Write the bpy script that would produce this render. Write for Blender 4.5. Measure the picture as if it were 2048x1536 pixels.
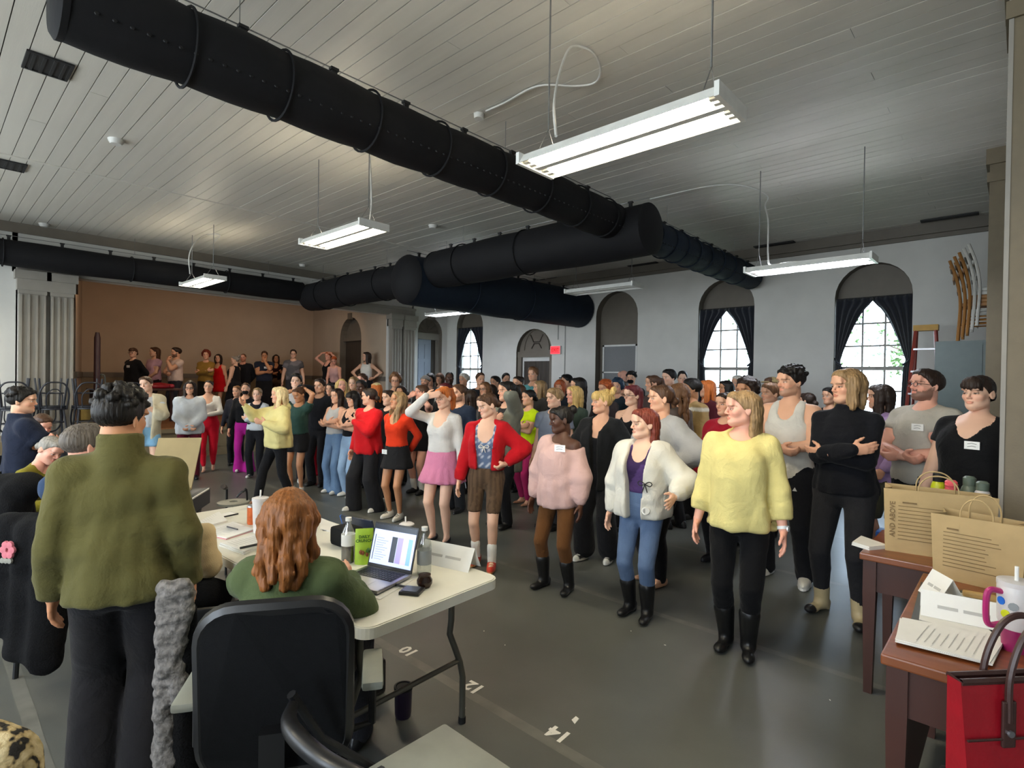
import bpy, bmesh, math, random
import numpy as np
from mathutils import Vector, Matrix

random.seed(7); np.random.seed(7)
S = bpy.context.scene
for o in list(bpy.data.objects): bpy.data.objects.remove(o)
COL = S.collection

# ------------------------------------------------------------------ camera
F = 1100.0; CAMH = 1.65
_th = math.atan(35/2206)                        # roll
_hor = 759.0; _pit = math.atan((768-_hor)/F)    # pitch
_fh = Vector((-1190.0, 1016.0, 0)).normalized()
_az = math.atan(1190/F)
_fh = Vector((-math.cos(_az), math.sin(_az), 0))            # horizontal forward
_rh = Vector((_fh.y, -_fh.x, 0))
_f = (_fh*math.cos(_pit) - Vector((0,0,1))*math.sin(_pit)).normalized()
_u0 = _rh.cross(_f).normalized()
_r = _rh*math.cos(_th) + _u0*math.sin(_th)
_u = -_rh*math.sin(_th) + _u0*math.cos(_th)
CAM = Vector((0, 0, CAMH))
cam_d = bpy.data.cameras.new('camera'); cam_d.sensor_width = 36; cam_d.lens = 36*F/2048
cam_d.clip_start = 0.05; cam_d.clip_end = 200
cam_o = bpy.data.objects.new('camera', cam_d); COL.objects.link(cam_o)
cam_o.matrix_world = Matrix(((_r.x,_u.x,-_f.x,0),(_r.y,_u.y,-_f.y,0),(_r.z,_u.z,-_f.z,CAMH),(0,0,0,1)))
S.camera = cam_o
def ray(u, v): return _f + _r*((u-1024)/F) - _u*((v-768)/F)
def at_z(u, v, z):                               # pixel -> point on a horizontal plane
    r = ray(u, v); return CAM + r*((z-CAMH)/r.z)
def at_x(u, v, x): r = ray(u, v); return CAM + r*(x/r.x)
def at_y(u, v, y): r = ray(u, v); return CAM + r*(y/r.y)
def at_d(u, v, d): return CAM + ray(u, v)*d
def vfoot(u, d):                                 # image row of the floor at depth d
    lo = 700.0; hi = 4000.0
    for _ in range(40):
        m = (lo+hi)/2
        r = ray(u, m)
        if r.z < 0 and -CAMH/r.z < d: hi = m
        else: lo = m
    return lo

# ------------------------------------------------------------------ world, exposure
W = bpy.data.worlds.new('daylight'); S.world = W; W.use_nodes = True
wn = W.node_tree.nodes; wl = W.node_tree.links
bg = wn['Background']
sky = wn.new('ShaderNodeTexSky'); sky.sky_type = 'HOSEK_WILKIE'
sky.sun_direction = Vector((0.5, -0.55, 0.6)).normalized(); sky.turbidity = 3.0; sky.ground_albedo = 0.45
mixw = wn.new('ShaderNodeMix'); mixw.data_type = 'RGBA'; mixw.inputs[0].default_value = 0.45
wl.new(sky.outputs[0], mixw.inputs[6]); mixw.inputs[7].default_value = (0.85, 0.93, 1.0, 1)
wl.new(mixw.outputs[2], bg.inputs[0]); bg.inputs[1].default_value = 16.0
S.view_settings.view_transform = 'Standard'; S.view_settings.look = 'None'
S.view_settings.gamma = 1.0; S.view_settings.use_curve_mapping = False
S.view_settings.exposure = 0.5
cy = S.cycles
cy.use_denoising = True; cy.max_bounces = 6; cy.diffuse_bounces = 4; cy.glossy_bounces = 3
cy.transmission_bounces = 4; cy.transparent_max_bounces = 8; cy.caustics_reflective = False; cy.caustics_refractive = False
cy.sample_clamp_indirect = 6.0

# ------------------------------------------------------------------ helpers
def lin(h):
    if not isinstance(h, str): return tuple(h)
    h = h.lstrip('#'); out = []
    for i in (0, 2, 4):
        c = int(h[i:i+2], 16)/255
        out.append(c/12.92 if c <= 0.04045 else ((c+0.055)/1.055)**2.4)
    return tuple(out)
MATS = {}
def mat(name, col='#808080', rough=0.6, metal=0.0, var=0.08, scale=12.0, bump=0.0, bscale=80.0, spec=0.5, stretch=None, emit=None, coat=0.0, sheen=0.0, trans=0.0):
    if name in MATS: return MATS[name]
    m = bpy.data.materials.new(name); m.use_nodes = True
    n = m.node_tree.nodes; l = m.node_tree.links; b = n['Principled BSDF']
    c = lin(col)
    b.inputs['Roughness'].default_value = rough; b.inputs['Metallic'].default_value = metal
    b.inputs['Specular IOR Level'].default_value = spec
    b.inputs['Coat Weight'].default_value = coat; b.inputs['Sheen Weight'].default_value = sheen
    b.inputs['Transmission Weight'].default_value = trans
    tc = n.new('ShaderNodeTexCoord'); mp = n.new('ShaderNodeMapping'); l.new(tc.outputs['Object'], mp.inputs[0])
    if stretch: mp.inputs['Scale'].default_value = stretch
    nz = n.new('ShaderNodeTexNoise'); nz.inputs['Scale'].default_value = scale; nz.inputs['Detail'].default_value = 4
    l.new(mp.outputs[0], nz.inputs['Vector'])
    rp = n.new('ShaderNodeValToRGB')
    rp.color_ramp.elements[0].position = 0.3; rp.color_ramp.elements[1].position = 0.7
    rp.color_ramp.elements[0].color = (*[max(0, x*(1-var)) for x in c], 1)
    rp.color_ramp.elements[1].color = (*[min(1, x*(1+var)) for x in c], 1)
    l.new(nz.outputs[0], rp.inputs[0]); l.new(rp.outputs[0], b.inputs['Base Color'])
    if bump:
        n2 = n.new('ShaderNodeTexNoise'); n2.inputs['Scale'].default_value = bscale; n2.inputs['Detail'].default_value = 3
        l.new(mp.outputs[0], n2.inputs['Vector'])
        bp = n.new('ShaderNodeBump'); bp.inputs['Strength'].default_value = bump; bp.inputs['Distance'].default_value = 0.01
        l.new(n2.outputs[0], bp.inputs['Height']); l.new(bp.outputs[0], b.inputs['Normal'])
    if emit:
        b.inputs['Emission Color'].default_value = (*lin(emit[0]), 1); b.inputs['Emission Strength'].default_value = emit[1]
    MATS[name] = m; return m
def glass(name, tint='#ffffff', alpha=0.12, rough=0.02):
    if name in MATS: return MATS[name]
    m = bpy.data.materials.new(name); m.use_nodes = True
    n = m.node_tree.nodes; l = m.node_tree.links; n.remove(n['Principled BSDF'])
    t = n.new('ShaderNodeBsdfTransparent'); t.inputs[0].default_value = (*lin(tint), 1)
    g = n.new('ShaderNodeBsdfGlossy'); g.inputs['Roughness'].default_value = rough
    nz = n.new('ShaderNodeTexNoise'); nz.inputs['Scale'].default_value = 3
    ml = n.new('ShaderNodeMath'); ml.operation = 'MULTIPLY'; ml.inputs[1].default_value = alpha*2
    l.new(nz.outputs[0], ml.inputs[0])
    mx = n.new('ShaderNodeMixShader'); l.new(ml.outputs[0], mx.inputs[0]); l.new(t.outputs[0], mx.inputs[1]); l.new(g.outputs[0], mx.inputs[2])
    l.new(mx.outputs[0], n['Material Output'].inputs[0]); MATS[name] = m; return m

def raw(name, V, Fc, m=None, parent=None, smooth=False, loc=None, rot=None, col=None):
    me = bpy.data.meshes.new(name)
    V = np.asarray(V, dtype=np.float32)
    if isinstance(Fc, np.ndarray) and Fc.ndim == 2:
        k = Fc.shape[1]
        me.vertices.add(len(V)); me.vertices.foreach_set('co', V.ravel())
        me.loops.add(Fc.size); me.loops.foreach_set('vertex_index', Fc.astype(np.int32).ravel())
        me.polygons.add(len(Fc)); me.polygons.foreach_set('loop_start', np.arange(0, Fc.size, k, dtype=np.int32))
        me.update(calc_edges=True)
    else:
        me.from_pydata([tuple(map(float, p)) for p in V], [], [tuple(map(int, f)) for f in Fc]); me.update()
    if smooth: me.polygons.foreach_set('use_smooth', np.ones(len(me.polygons), dtype=bool))
    if col is not None:
        a = me.color_attributes.new('Col', 'FLOAT_COLOR', 'POINT')
        c4 = np.ones((len(V), 4), dtype=np.float32); c4[:, :3] = col
        a.data.foreach_set('color', c4.ravel())
    if m: me.materials.append(m if not isinstance(m, str) else MATS[m])
    return link(name, me, parent, loc, rot)
def link(name, me, parent=None, loc=None, rot=None):
    o = bpy.data.objects.new(name, me); COL.objects.link(o)
    if parent is not None: o.parent = parent
    if loc is not None: o.location = loc
    if rot is not None: o.rotation_euler = rot
    return o
def empty(name, loc=(0,0,0), rz=0.0):
    o = bpy.data.objects.new(name, None); COL.objects.link(o); o.location = loc; o.rotation_euler = (0,0,rz)
    o.empty_display_size = 0.1; return o
def tag(o, label=None, cat=None, group=None, kind=None):
    if label: o['label'] = label
    if cat: o['category'] = cat
    if group: o['group'] = group
    if kind: o['kind'] = kind
    return o
def struct(o, label, cat=None): return tag(o, label, cat, kind='structure')

class MB:                                        # mesh builder: many shapes, one mesh
    def __init__(s): s.v = []; s.f = []
    def add(s, V, Fc, M=None):
        k = len(s.v)
        for p in V:
            p = Vector(p); s.v.append(tuple(M @ p) if M is not None else tuple(p))
        s.f += [tuple(i+k for i in f) for f in Fc]; return s
    def box(s, x0, x1, y0, y1, z0, z1, M=None, bev=0.0):
        if bev > 0: 
            return s.rbox(x0, x1, y0, y1, z0, z1, bev, M)
        V = [(x0,y0,z0),(x1,y0,z0),(x1,y1,z0),(x0,y1,z0),(x0,y0,z1),(x1,y0,z1),(x1,y1,z1),(x0,y1,z1)]
        return s.add(V, [(3,2,1,0),(4,5,6,7),(0,1,5,4),(1,2,6,5),(2,3,7,6),(3,0,4,7)], M)
    def rbox(s, x0, x1, y0, y1, z0, z1, b, M=None):
        bm = bmesh.new(); bmesh.ops.create_cube(bm, size=1)
        for v in bm.verts: v.co = Vector(((x0+x1)/2+v.co.x*(x1-x0), (y0+y1)/2+v.co.y*(y1-y0), (z0+z1)/2+v.co.z*(z1-z0)))
        bmesh.ops.bevel(bm, geom=bm.edges[:], offset=b, segments=2, affect='EDGES', profile=0.6)
        bm.verts.index_update()
        s.add([v.co for v in bm.verts], [[v.index for v in f.verts] for f in bm.faces], M); bm.free(); return s
    def prism(s, poly, z0, z1, M=None):          # xy polygon extruded in z
        n = len(poly)
        V = [(x,y,z0) for x,y in poly]+[(x,y,z1) for x,y in poly]
        Fc = [tuple(range(n-1,-1,-1)), tuple(range(n,2*n))]+[(i,(i+1)%n,n+(i+1)%n,n+i) for i in range(n)]
        return s.add(V, Fc, M)
    def tube(s, pts, r, n=8, M=None, cap=True, closed=False):
        pts = [Vector(p) for p in pts]; m = len(pts)
        R = r if isinstance(r, (list, tuple)) else [r]*m
        V = []; up = Vector((0.12,0.23,1)).normalized()
        T0 = None; A = None
        for i, p in enumerate(pts):
            if closed: t = (pts[(i+1)%m]-pts[i-1]).normalized()
            else: t = (pts[min(i+1,m-1)]-pts[max(i-1,0)]).normalized()
            if A is None:
                A = t.cross(up); 
                if A.length < 1e-3: A = t.cross(Vector((1,0,0)))
                A.normalize()
            else:
                A = (A - t*A.dot(t)).normalized()
            B = t.cross(A)
            for k in range(n):
                a = 2*math.pi*k/n; V.append(p+(A*math.cos(a)+B*math.sin(a))*R[i])
        Fc = []
        for i in range(m if closed else m-1):
            j = (i+1)%m
            for k in range(n): Fc.append((i*n+k, i*n+(k+1)%n, j*n+(k+1)%n, j*n+k))
        if cap and not closed: Fc += [tuple(range(n-1,-1,-1)), tuple(range((m-1)*n, m*n))]
        return s.add(V, Fc, M)
    def lathe(s, prof, n=20, M=None, sx=1.0, sy=1.0):   # profile (r,z) about z
        V = []; Fc = []; m = len(prof)
        for r, z in prof:
            for k in range(n):
                a = 2*math.pi*k/n; V.append((r*math.cos(a)*sx, r*math.sin(a)*sy, z))
        for i in range(m-1):
            for k in range(n): Fc.append((i*n+k, i*n+(k+1)%n, (i+1)*n+(k+1)%n, (i+1)*n+k))
        if prof[0][0] > 1e-5: Fc.append(tuple(range(n-1,-1,-1)))
        if prof[-1][0] > 1e-5: Fc.append(tuple(range((m-1)*n, m*n)))
        return s.add(V, Fc, M)
    def grid(s, fn, nu, nv, M=None):             # open surface fn(i/nu, j/nv)
        V = [fn(i/nu, j/nv) for i in range(nu+1) for j in range(nv+1)]
        Fc = [(i*(nv+1)+j, (i+1)*(nv+1)+j, (i+1)*(nv+1)+j+1, i*(nv+1)+j+1) for i in range(nu) for j in range(nv)]
        return s.add(V, Fc, M)
    def build(s, name, m, parent=None, smooth=False, loc=None, rot=None, solid=0.0):
        o = raw(name, s.v, s.f, m, parent, False, loc, rot)
        if smooth:
            me = o.data; me.polygons.foreach_set('use_smooth', np.ones(len(me.polygons), dtype=bool))
            me.set_sharp_from_angle(angle=math.radians(40))
        if solid:
            md = o.modifiers.new('thick', 'SOLIDIFY'); md.thickness = solid; md.offset = 0
        return o
def RZ(a): return Matrix.Rotation(a, 4, 'Z')
def TR(x, y, z): return Matrix.Translation((x, y, z))
def copy_tree(o, parent=None):
    c = o.copy(); COL.objects.link(c); c.parent = parent
    for ch in list(o.children): copy_tree(ch, c)
    return c
def text_obj(name, body, size, m, parent=None, loc=(0,0,0), rot=(0,0,0), align='CENTER', ext=0.0004, bold=0.0):
    cu = bpy.data.curves.new(name, 'FONT'); cu.body = body; cu.size = size; cu.align_x = align; cu.align_y = 'CENTER'
    cu.extrude = ext; cu.offset = bold; cu.resolution_u = 2
    cu.materials.append(m if not isinstance(m, str) else MATS[m])
    o = bpy.data.objects.new(name+'_curve', cu); COL.objects.link(o)
    me = bpy.data.meshes.new_from_object(o.evaluated_get(bpy.context.evaluated_depsgraph_get()))
    me.materials.clear(); me.materials.append(m if not isinstance(m, str) else MATS[m])
    bpy.data.objects.remove(o); bpy.data.curves.remove(cu)
    return link(name, me, parent, loc, rot)
# ================================================================== ROOM
XS = -12.2; YW = 10.4; CZ = 4.1; STZ = 0.60; XB = -16.7; XR = 3.2; YB = -3.2
mat('wall_paint', '#d2d1cd', 0.75, var=0.04, scale=3, bump=0.08, bscale=40)
mat('stage_paint', '#b8a692', 0.75, var=0.05, scale=2, bump=0.08, bscale=40)
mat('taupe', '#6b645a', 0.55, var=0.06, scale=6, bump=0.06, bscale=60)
mat('pilaster_paint', '#8f8a82', 0.55, var=0.05, scale=5, bump=0.05)
mat('ceiling_board', '#c9c5bc', 0.45, var=0.05, scale=2.5, stretch=(0.3,4,1), bump=0.05, bscale=30)
mat('dark_gap', '#2b2a29', 0.9)
mat('marley', '#555753', 0.36, var=0.16, scale=1.6, bump=0.05, bscale=160, spec=0.45)
mat('seam_tape', '#65655f', 0.4, var=0.2, scale=9)
mat('stage_wood', '#8a5a33', 0.45, var=0.2, scale=3, stretch=(1,8,1))
mat('olive_panel', '#7a6d55', 0.5, var=0.08, scale=4)
mat('navy_cloth', '#171c29', 0.85, var=0.15, scale=30, bump=0.2, bscale=200, sheen=0.3)
mat('dark_door', '#3a332d', 0.5, var=0.2, scale=4, stretch=(10,10,0.6))
mat('daylit_door', '#8d98a8', 0.45, var=0.05, scale=4)  # bluish daylight on the keystone door is mixed into its colour
mat('white_frame', '#d8d8d6', 0.45, var=0.04)
mat('window_paint', '#9a9690', 0.5, var=0.05)
mat('screen_grey', '#77797c', 0.6, var=0.05, scale=60)
mat('vent_black', '#161618', 0.6)
mat('conduit', '#a5a5a2', 0.5)
glass('pane_glass', '#f4faff', 0.04)

def slab(name, x0, x1, y0, y1, z0, z1, m, label, cat=None):
    o = MB().box(x0, x1, y0, y1, z0, z1).build(name, MATS[m]); return struct(o, label, cat)
floor = slab('floor', XS, XR, YB, YW, -0.06, -0.004, 'dark_gap', 'dark grey dance floor laid in long vinyl rolls', 'floor')
# vinyl rolls
ys = [YB, -2.84, -1.24, 0.37, 1.97, 3.58, 5.18, 6.78, 8.38, 9.98, YW]
for a, b in zip(ys[:-1], ys[1:]):
    MB().box(XS, XR, a+0.002, b-0.002, -0.004, 0.0).build('vinyl_roll', MATS['marley'], floor)
random.seed(3)
for b in ys[1:-1]:
    V = []; n = 60
    for i in range(n+1):
        x = XS+0.05+(XR-XS-0.1)*i/n; w = random.uniform(-.004,.004)
        V += [(x, b-0.03+w, 0.0008), (x, b+0.03+w*0.7, 0.0008)]
    raw('seam_tape', V, [(2*i,2*i+2,2*i+3,2*i+1) for i in range(n)], MATS['seam_tape'], floor)
mat('white_tape', '#e8e6de', 0.5)
for (u, v), t in zip([(818,1302),(948,1374),(1118,1468)], ['10','12','14']):
    p = at_z(u, v, 0.001)
    text_obj('floor_number', t, 0.115, 'white_tape', floor, (p.x, p.y, 0.0012), (0,0,math.pi+0.05), bold=0.004)
for (u,v,s) in [(928,1418,.012),(1330,1290,.007),(1262,1262,.006),(1010,1290,.006),(1660,1400,.006),(968,1262,.006),(1150,1440,.03)]:
    p = at_z(u,v,.001); MB().prism([(-s,-.3*s),(s*.6,-.5*s),(s,.2*s),(-.2*s,.5*s)],0.0005,0.002,TR(p.x,p.y,0)@RZ(s*900)).build('floor_scrap', MATS['white_tape'], floor)

# ---- arched wall helper: wall in local (s along, z up), front at depth 0, thickness going to +t
def arch_pts(c, w, zs, n=14):
    return [(c-w/2*math.cos(math.pi*i/n), zs+w/2*math.sin(math.pi*i/n)) for i in range(n+1)]
def arch_wall(name, s0, s1, z0, z1, ops, depth, M, m, mrev, label, cat='wall'):
    mb = MB(); rv = MB(); ops = sorted(ops); x = s0; n = 14
    def q(a, b, c, d): mb.add([(a,0,b),(c,0,b),(c,0,d),(a,0,d)], [(0,1,2,3)], M)
    for c, w, zb, zs in ops:
        q(x, z0, c-w/2, z1)
        if zb > z0: q(c-w/2, z0, c+w/2, zb)
        P = arch_pts(c, w, zs, n)
        for (xa, za), (xb, zb2) in zip(P[:-1], P[1:]):
            mb.add([(xa,0,za),(xb,0,zb2),(xb,0,z1),(xa,0,z1)], [(0,1,2,3)], M)
        loop = [(c-w/2, zb)]+P+[(c+w/2, zb)]
        for (xa, za), (xb, zb2) in zip(loop, loop[1:]+loop[:1]):
            rv.add([(xa,0,za),(xa,depth,za),(xb,depth,zb2),(xb,0,zb2)], [(0,1,2,3)], M)
        x = c+w/2
    q(x, z0, s1, z1)
    # back skin keeps the sky out around the openings
    o = mb.build(name, MATS[m]); struct(o, label, cat)
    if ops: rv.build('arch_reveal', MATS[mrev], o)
    return o

MW = TR(0, YW, 0)                                   # window wall: local x = world x, depth -> +y
bays = [-11.25, -8.9, -6.53, -4.13, -1.77]
OW = 1.06
ops = [(-11.25, OW, 0.75, 3.09), (-8.9, 1.16, 0.0, 2.34), (-6.53, OW, 0.5, 3.09), (-4.13, OW, 0.75, 3.09), (-1.77, OW, 0.75, 3.09)]
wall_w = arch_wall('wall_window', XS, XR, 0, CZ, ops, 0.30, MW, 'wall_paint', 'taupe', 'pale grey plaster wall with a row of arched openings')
MB().box(XS, XR, -0.10, 0, CZ-0.16, CZ, MW).box(XS, XR, -0.05, 0, CZ-0.22, CZ-0.16, MW).build('crown_moulding', MATS['taupe'], wall_w)
MB().box(XS, -9.5, -0.025, 0, 0, 0.2, MW).box(-8.3, XR, -0.025, 0, 0, 0.2, MW).build('baseboard_strip', MATS['taupe'], wall_w)
# conduits to the exit sign
for xx, zb in ((-8.13, 2.62), (-7.92, 0.3)):
    MB().tube([(xx, YW-0.012, CZ-.2), (xx, YW-0.012, zb)], 0.012, 6).build('conduit', MATS['conduit'], wall_w)

def make_window(c, w, zb, zs, n, label):
    t = empty('window_%d' % n, (c, YW+0.2, 0)); struct(t, label, 'window')
    mb = MB(); hw = w/2
    MB().add([(p[0]-c, 0.0, p[1]) for p in arch_pts(c, w, zs)], [tuple(range(15))]).build('tympanum', MATS['taupe'], t)
    mb.box(-hw, -hw+.06, -.05, .05, zb, zs).box(hw-.06, hw, -.05, .05, zb, zs).box(-hw, hw, -.05, .05, zs-.06, zs+.0).box(-hw, hw, -.06, .06, zb, zb+.07)
    mb.build('frame', MATS['window_paint'], t)
    MB().box(-hw, hw, -.18, .0, zb-.03, zb+.005).build('sill', MATS['taupe'], t)
    cols = 3; rows = 6; x0 = -hw+.06; x1 = hw-.06; z0 = zb+.07; z1 = zs-.06
    for i in range(1, cols):
        x = x0+(x1-x0)*i/cols; MB().box(x-.013, x+.013, -.02, .02, z0, z1).build('muntin', MATS['window_paint'], t)
    for j in range(1, rows):
        z = z0+(z1-z0)*j/rows; h = .03 if j == 3 else .013
        MB().box(x0, x1, -.022, .022, z-h, z+h).build('muntin', MATS['window_paint'], t)
    pw = (x1-x0)/cols; ph = (z1-z0)/rows
    me = MB().box(-pw/2+.012, pw/2-.012, -.002, .002, -ph/2+.012, ph/2-.012).build('pane', MATS['pane_glass'], t)
    first = True
    for i in range(cols):
        for j in range(rows):
            p = me if first else me.copy()
            if not first: COL.objects.link(p)
            p.parent = t; p.location = (x0+pw*(i+.5), 0, z0+ph*(j+.5)); first = False
    return t
make_window(-11.25, OW, .75, 3.09, 1, 'tall arched sash window beside the stage corner')
make_window(-4.13, OW, .75, 3.09, 2, 'tall arched sash window at the middle of the grey wall')
make_window(-1.77, OW, .75, 3.09, 3, 'tall arched sash window next to the step ladder')

def curtains(c, w, zt, zb, label):
    t = empty('curtains', (c, YW+0.05, 0)); tag(t, label, 'curtains')
    hw = w/2-.01
    MB().tube([(-hw, 0, zt), (hw, 0, zt)], .012, 8).build('rod', MATS['vent_black'], t, True)
    for s in (-1, 1):
        def fn(a, b, s=s):
            z = zt-(zt-zb)*a
            k = min(1, max(0, (zt-.10-z)/1.02))          # 0 at apex .. 1 at tie
            inner = hw*(k**0.62)*0.92 if z > zt-1.12 else hw*(0.80 - 0.04*math.sin((zt-1.12-z)*2))
            inner = min(inner, hw*0.86)
            if z > zt-.10: inner = 0.0
            x = inner+(hw-inner)*b
            fold = .028*math.sin(b*26+a*2+s)*(0.5+0.5*min(1,(hw-inner)/.25))
            return (s*x, fold-.01*math.sin(a*9), z)
        MB().grid(fn, 44, 34).build('curtain_panel', MATS['navy_cloth'], t, True, solid=.006)
        MB().tube([(s*hw*.80, -.035, zt-1.1), (s*hw*.93, -.05, zt-1.05), (s*hw, 0, zt-.98)], .018, 6).build('tieback', MATS['navy_cloth'], t, True)
    return t
curtains(-11.25, OW, 3.07, .30, 'dark tied-back curtains on the window beside the stage corner')
curtains(-4.13, OW, 3.07, .30, 'dark tied-back curtains on the middle window')
curtains(-1.77, OW, 3.07, .30, 'navy tied-back curtains on the window next to the step ladder')

# door bay
def door_bay():
    t = empty('door_1', (-8.9, YW+.12, 0)); struct(t, 'dark plank door under a carved arch by the exit sign', 'door')
    MB().add([(p[0]+8.9, 0, p[1]) for p in arch_pts(-8.9, 1.16, 2.34)], [tuple(range(15))]).build('tympanum', MATS['taupe'], t)
    MB().tube([(p[0]*.8, -.01, p[1]) for p in [(x+8.9, z) for x, z in arch_pts(-8.9, 1.02, 2.40)]], .018, 6).build('arch_moulding', MATS['taupe'], t, True)
    mb = MB()
    mb.tube([(-.20,-.012,2.78),(-.10,-.012,2.60),(.10,-.012,2.60),(.20,-.012,2.78)], .014, 6)
    mb.tube([(-.16,-.012,2.44),(-.08,-.012,2.56),(.08,-.012,2.56),(.16,-.012,2.44)], .014, 6)
    mb.build('tympanum_ornament', MATS['dark_door'], t, True)
    MB().box(-.58,-.46,-.06,.06,0,2.34).box(.46,.58,-.06,.06,0,2.34).box(-.58,.58,-.07,.06,2.22,2.36).build('casing', MATS['taupe'], t)
    MB().box(-.46,.46,.0,.03,2.12,2.22).build('transom_strip', MATS['white_frame'], t)
    MB().box(-.46,-.42,.0,.03,0,2.12).build('side_strip', MATS['white_frame'], t)
    for i in range(7):
        MB().box(-.42+.88*i/7, -.42+.88*(i+1)/7-.008, .02, .05, .01, 2.12).build('door_plank', MATS['dark_door'], t)
    MB().lathe([(.0,0),(.028,.005),(.03,.03),(.015,.045),(.012,.06)], 12, TR(-.33,.0,1.02)@Matrix.Rotation(math.pi/2,4,'X')).build('door_knob', MATS['conduit'], t, True)
door_bay()
# screened bay
def screen_bay():
    t = empty('window_4', (-6.53, YW+.2, 0)); struct(t, 'blanked arched bay with a white-framed grey screen', 'window')
    P = arch_pts(-6.53, OW, 3.09)
    V = [(-OW/2,0,.5)]+[(x+6.53,0,z) for x,z in P]+[(OW/2,0,.5)]
    MB().add(V, [tuple(range(len(V)))]).build('blank_panel', MATS['taupe'], t)
    MB().box(-.44,-.40,-.05,.0,.7,2.46).box(.40,.44,-.05,.0,.7,2.46).box(-.44,.44,-.05,.0,2.42,2.46).box(-.44,.44,-.05,.0,1.83,1.86).box(-.44,.44,-.05,.0,.7,.74).build('screen_frame', MATS['white_frame'], t)
    MB().box(-.40,.40,-.03,-.005,1.86,2.42).build('screen_panel', MATS['screen_grey'], t)
    MB().box(-.40,.40,-.03,-.005,.74,1.83).build('screen_panel', MATS['screen_grey'], t)
screen_bay()

# ---- stage wall (plane x = XS): local s = y ; depth goes to -x
MS = Matrix(((0,-1,0,XS),(1,0,0,0),(0,0,1,0),(0,0,0,1)))   # local (s,t,z) -> world (XS - t, s, z)
PY0, PY1, PZ = 1.85, 8.40, 3.30
arch_wall('wall_stage_corner', 9.15, YW, 0, CZ, [(9.78, .86, 0.0, 2.92)], .22, MS, 'wall_paint', 'taupe', 'narrow wall with an arched doorway next to the stage pilasters')
w2 = arch_wall('wall_stage_end', YB, 1.12, 0, CZ, [], .22, MS, 'wall_paint', 'taupe', 'pale wall beside the fluted pilasters washed by daylight')
lt = struct(MB().box(PY0-.8, PY1+.8, 0, .22, PZ, CZ, MS).build('wall_above_stage', MATS['wall_paint']), 'plaster wall strip above the stage opening', 'wall')
MB().box(PY0-.75, PY1+.78, -.10, 0, PZ+.0, PZ+.16, MS).box(PY0-.75, PY1+.78, -.14, 0, PZ+.16, PZ+.22, MS).build('cornice', MATS['pilaster_paint'], lt)
MB().box(YB, YW, -.06, 0, CZ-.16, CZ, MS).build('crown_moulding', MATS['taupe'], lt)
def side_door():
    t = empty('door_2', (XS-.16, 9.78, 0)); struct(t, 'pale panelled door under an arch with a keystone', 'door')
    M = Matrix(((0,-1,0,0),(1,0,0,0),(0,0,1,0),(0,0,0,1)))
    MB().add([(p[0]-9.78,.02,p[1]) for p in arch_pts(9.78,.86,2.92)], [tuple(range(15))], M).build('tympanum', MATS['taupe'], t)
    fan = MB()
    for k in range(7):
        a = math.pi*(k+.5)/7; fan.tube([(0,0,2.93),(.36*math.cos(a),0,2.93+.36*math.sin(a))], .012, 5, M)
    fan.build('fan_ornament', MATS['taupe'], t, True)
    MB().box(-.1,.1,-.26,-.14,3.3,3.46,M).build('keystone', MATS['taupe'], t)
    MB().box(-.43,-.34,-.04,.04,0,2.92,M).box(.34,.43,-.04,.04,0,2.92,M).box(-.43,.43,-.05,.04,2.74,2.92,M).build('casing', MATS['pilaster_paint'], t)
    MB().box(-.34,.16,.0,.04,.01,2.74,M).build('door_leaf', MATS['daylit_door'], t)
    for x0,x1,z0,z1 in ((-.29,-.11,2.2,2.6),(-.07,.11,2.2,2.6),(-.29,-.11,1.2,2.1),(-.07,.11,1.2,2.1),(-.29,-.11,.2,1.1),(-.07,.11,.2,1.1)):
        MB().box(x0,x1,-.012,.0,z0,z1,M).build('door_panel', MATS['daylit_door'], t)
    MB().box(.16,.34,.03,.06,.01,2.74,M).build('dark_gap_panel', MATS['dark_door'], t)
side_door()

def pilaster(yc, w, n):
    t = empty('trim_%d' % n, (XS, yc, 0)); struct(t, 'fluted pilaster with moulded capital framing the stage', 'pilaster')
    M = Matrix(((0,-1,0,0),(1,0,0,0),(0,0,1,0),(0,0,0,1))); h = w/2
    MB().box(-h,h,-.12,.05,.0,PZ-.3,M).build('shaft', MATS['pilaster_paint'], t)
    k = 3
    for i in range(k+1):
        y = -h+.02+(w-.04)*i/k; MB().box(y-.016,y+.016,-.15,-.12,.35,PZ-.38,M).build('flute_rib', MATS['pilaster_paint'], t)
    MB().box(-h-.02,h+.02,-.17,.05,0,.3,M).box(-h-.01,h+.01,-.155,.05,.3,.35,M).build('plinth', MATS['pilaster_paint'], t)
    MB().box(-h-.01,h+.01,-.15,.05,PZ-.36,PZ-.3,M).box(-h-.03,h+.03,-.17,.05,PZ-.3,PZ-.12,M).box(-h-.06,h+.06,-.2,.05,PZ-.12,PZ+.02,M).build('capital', MATS['pilaster_paint'], t)
pilaster(1.30, .34, 1); pilaster(1.68, .30, 2); pilaster(8.56, .30, 3); pilaster(8.98, .34, 4)
MB().box(1.1,1.86,0,.05,0,PZ,MS).box(8.38,9.16,0,.05,0,PZ,MS)
w3 = struct(MB().box(1.1,1.86,0.0,.08,0,PZ,MS).build('wall_pilaster_back', MATS['wall_paint']), 'wall strip behind the stage pilasters', 'wall')
MB().box(8.38,9.16,0,.08,0,PZ,MS).build('wall_strip', MATS['wall_paint'], w3)

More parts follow.
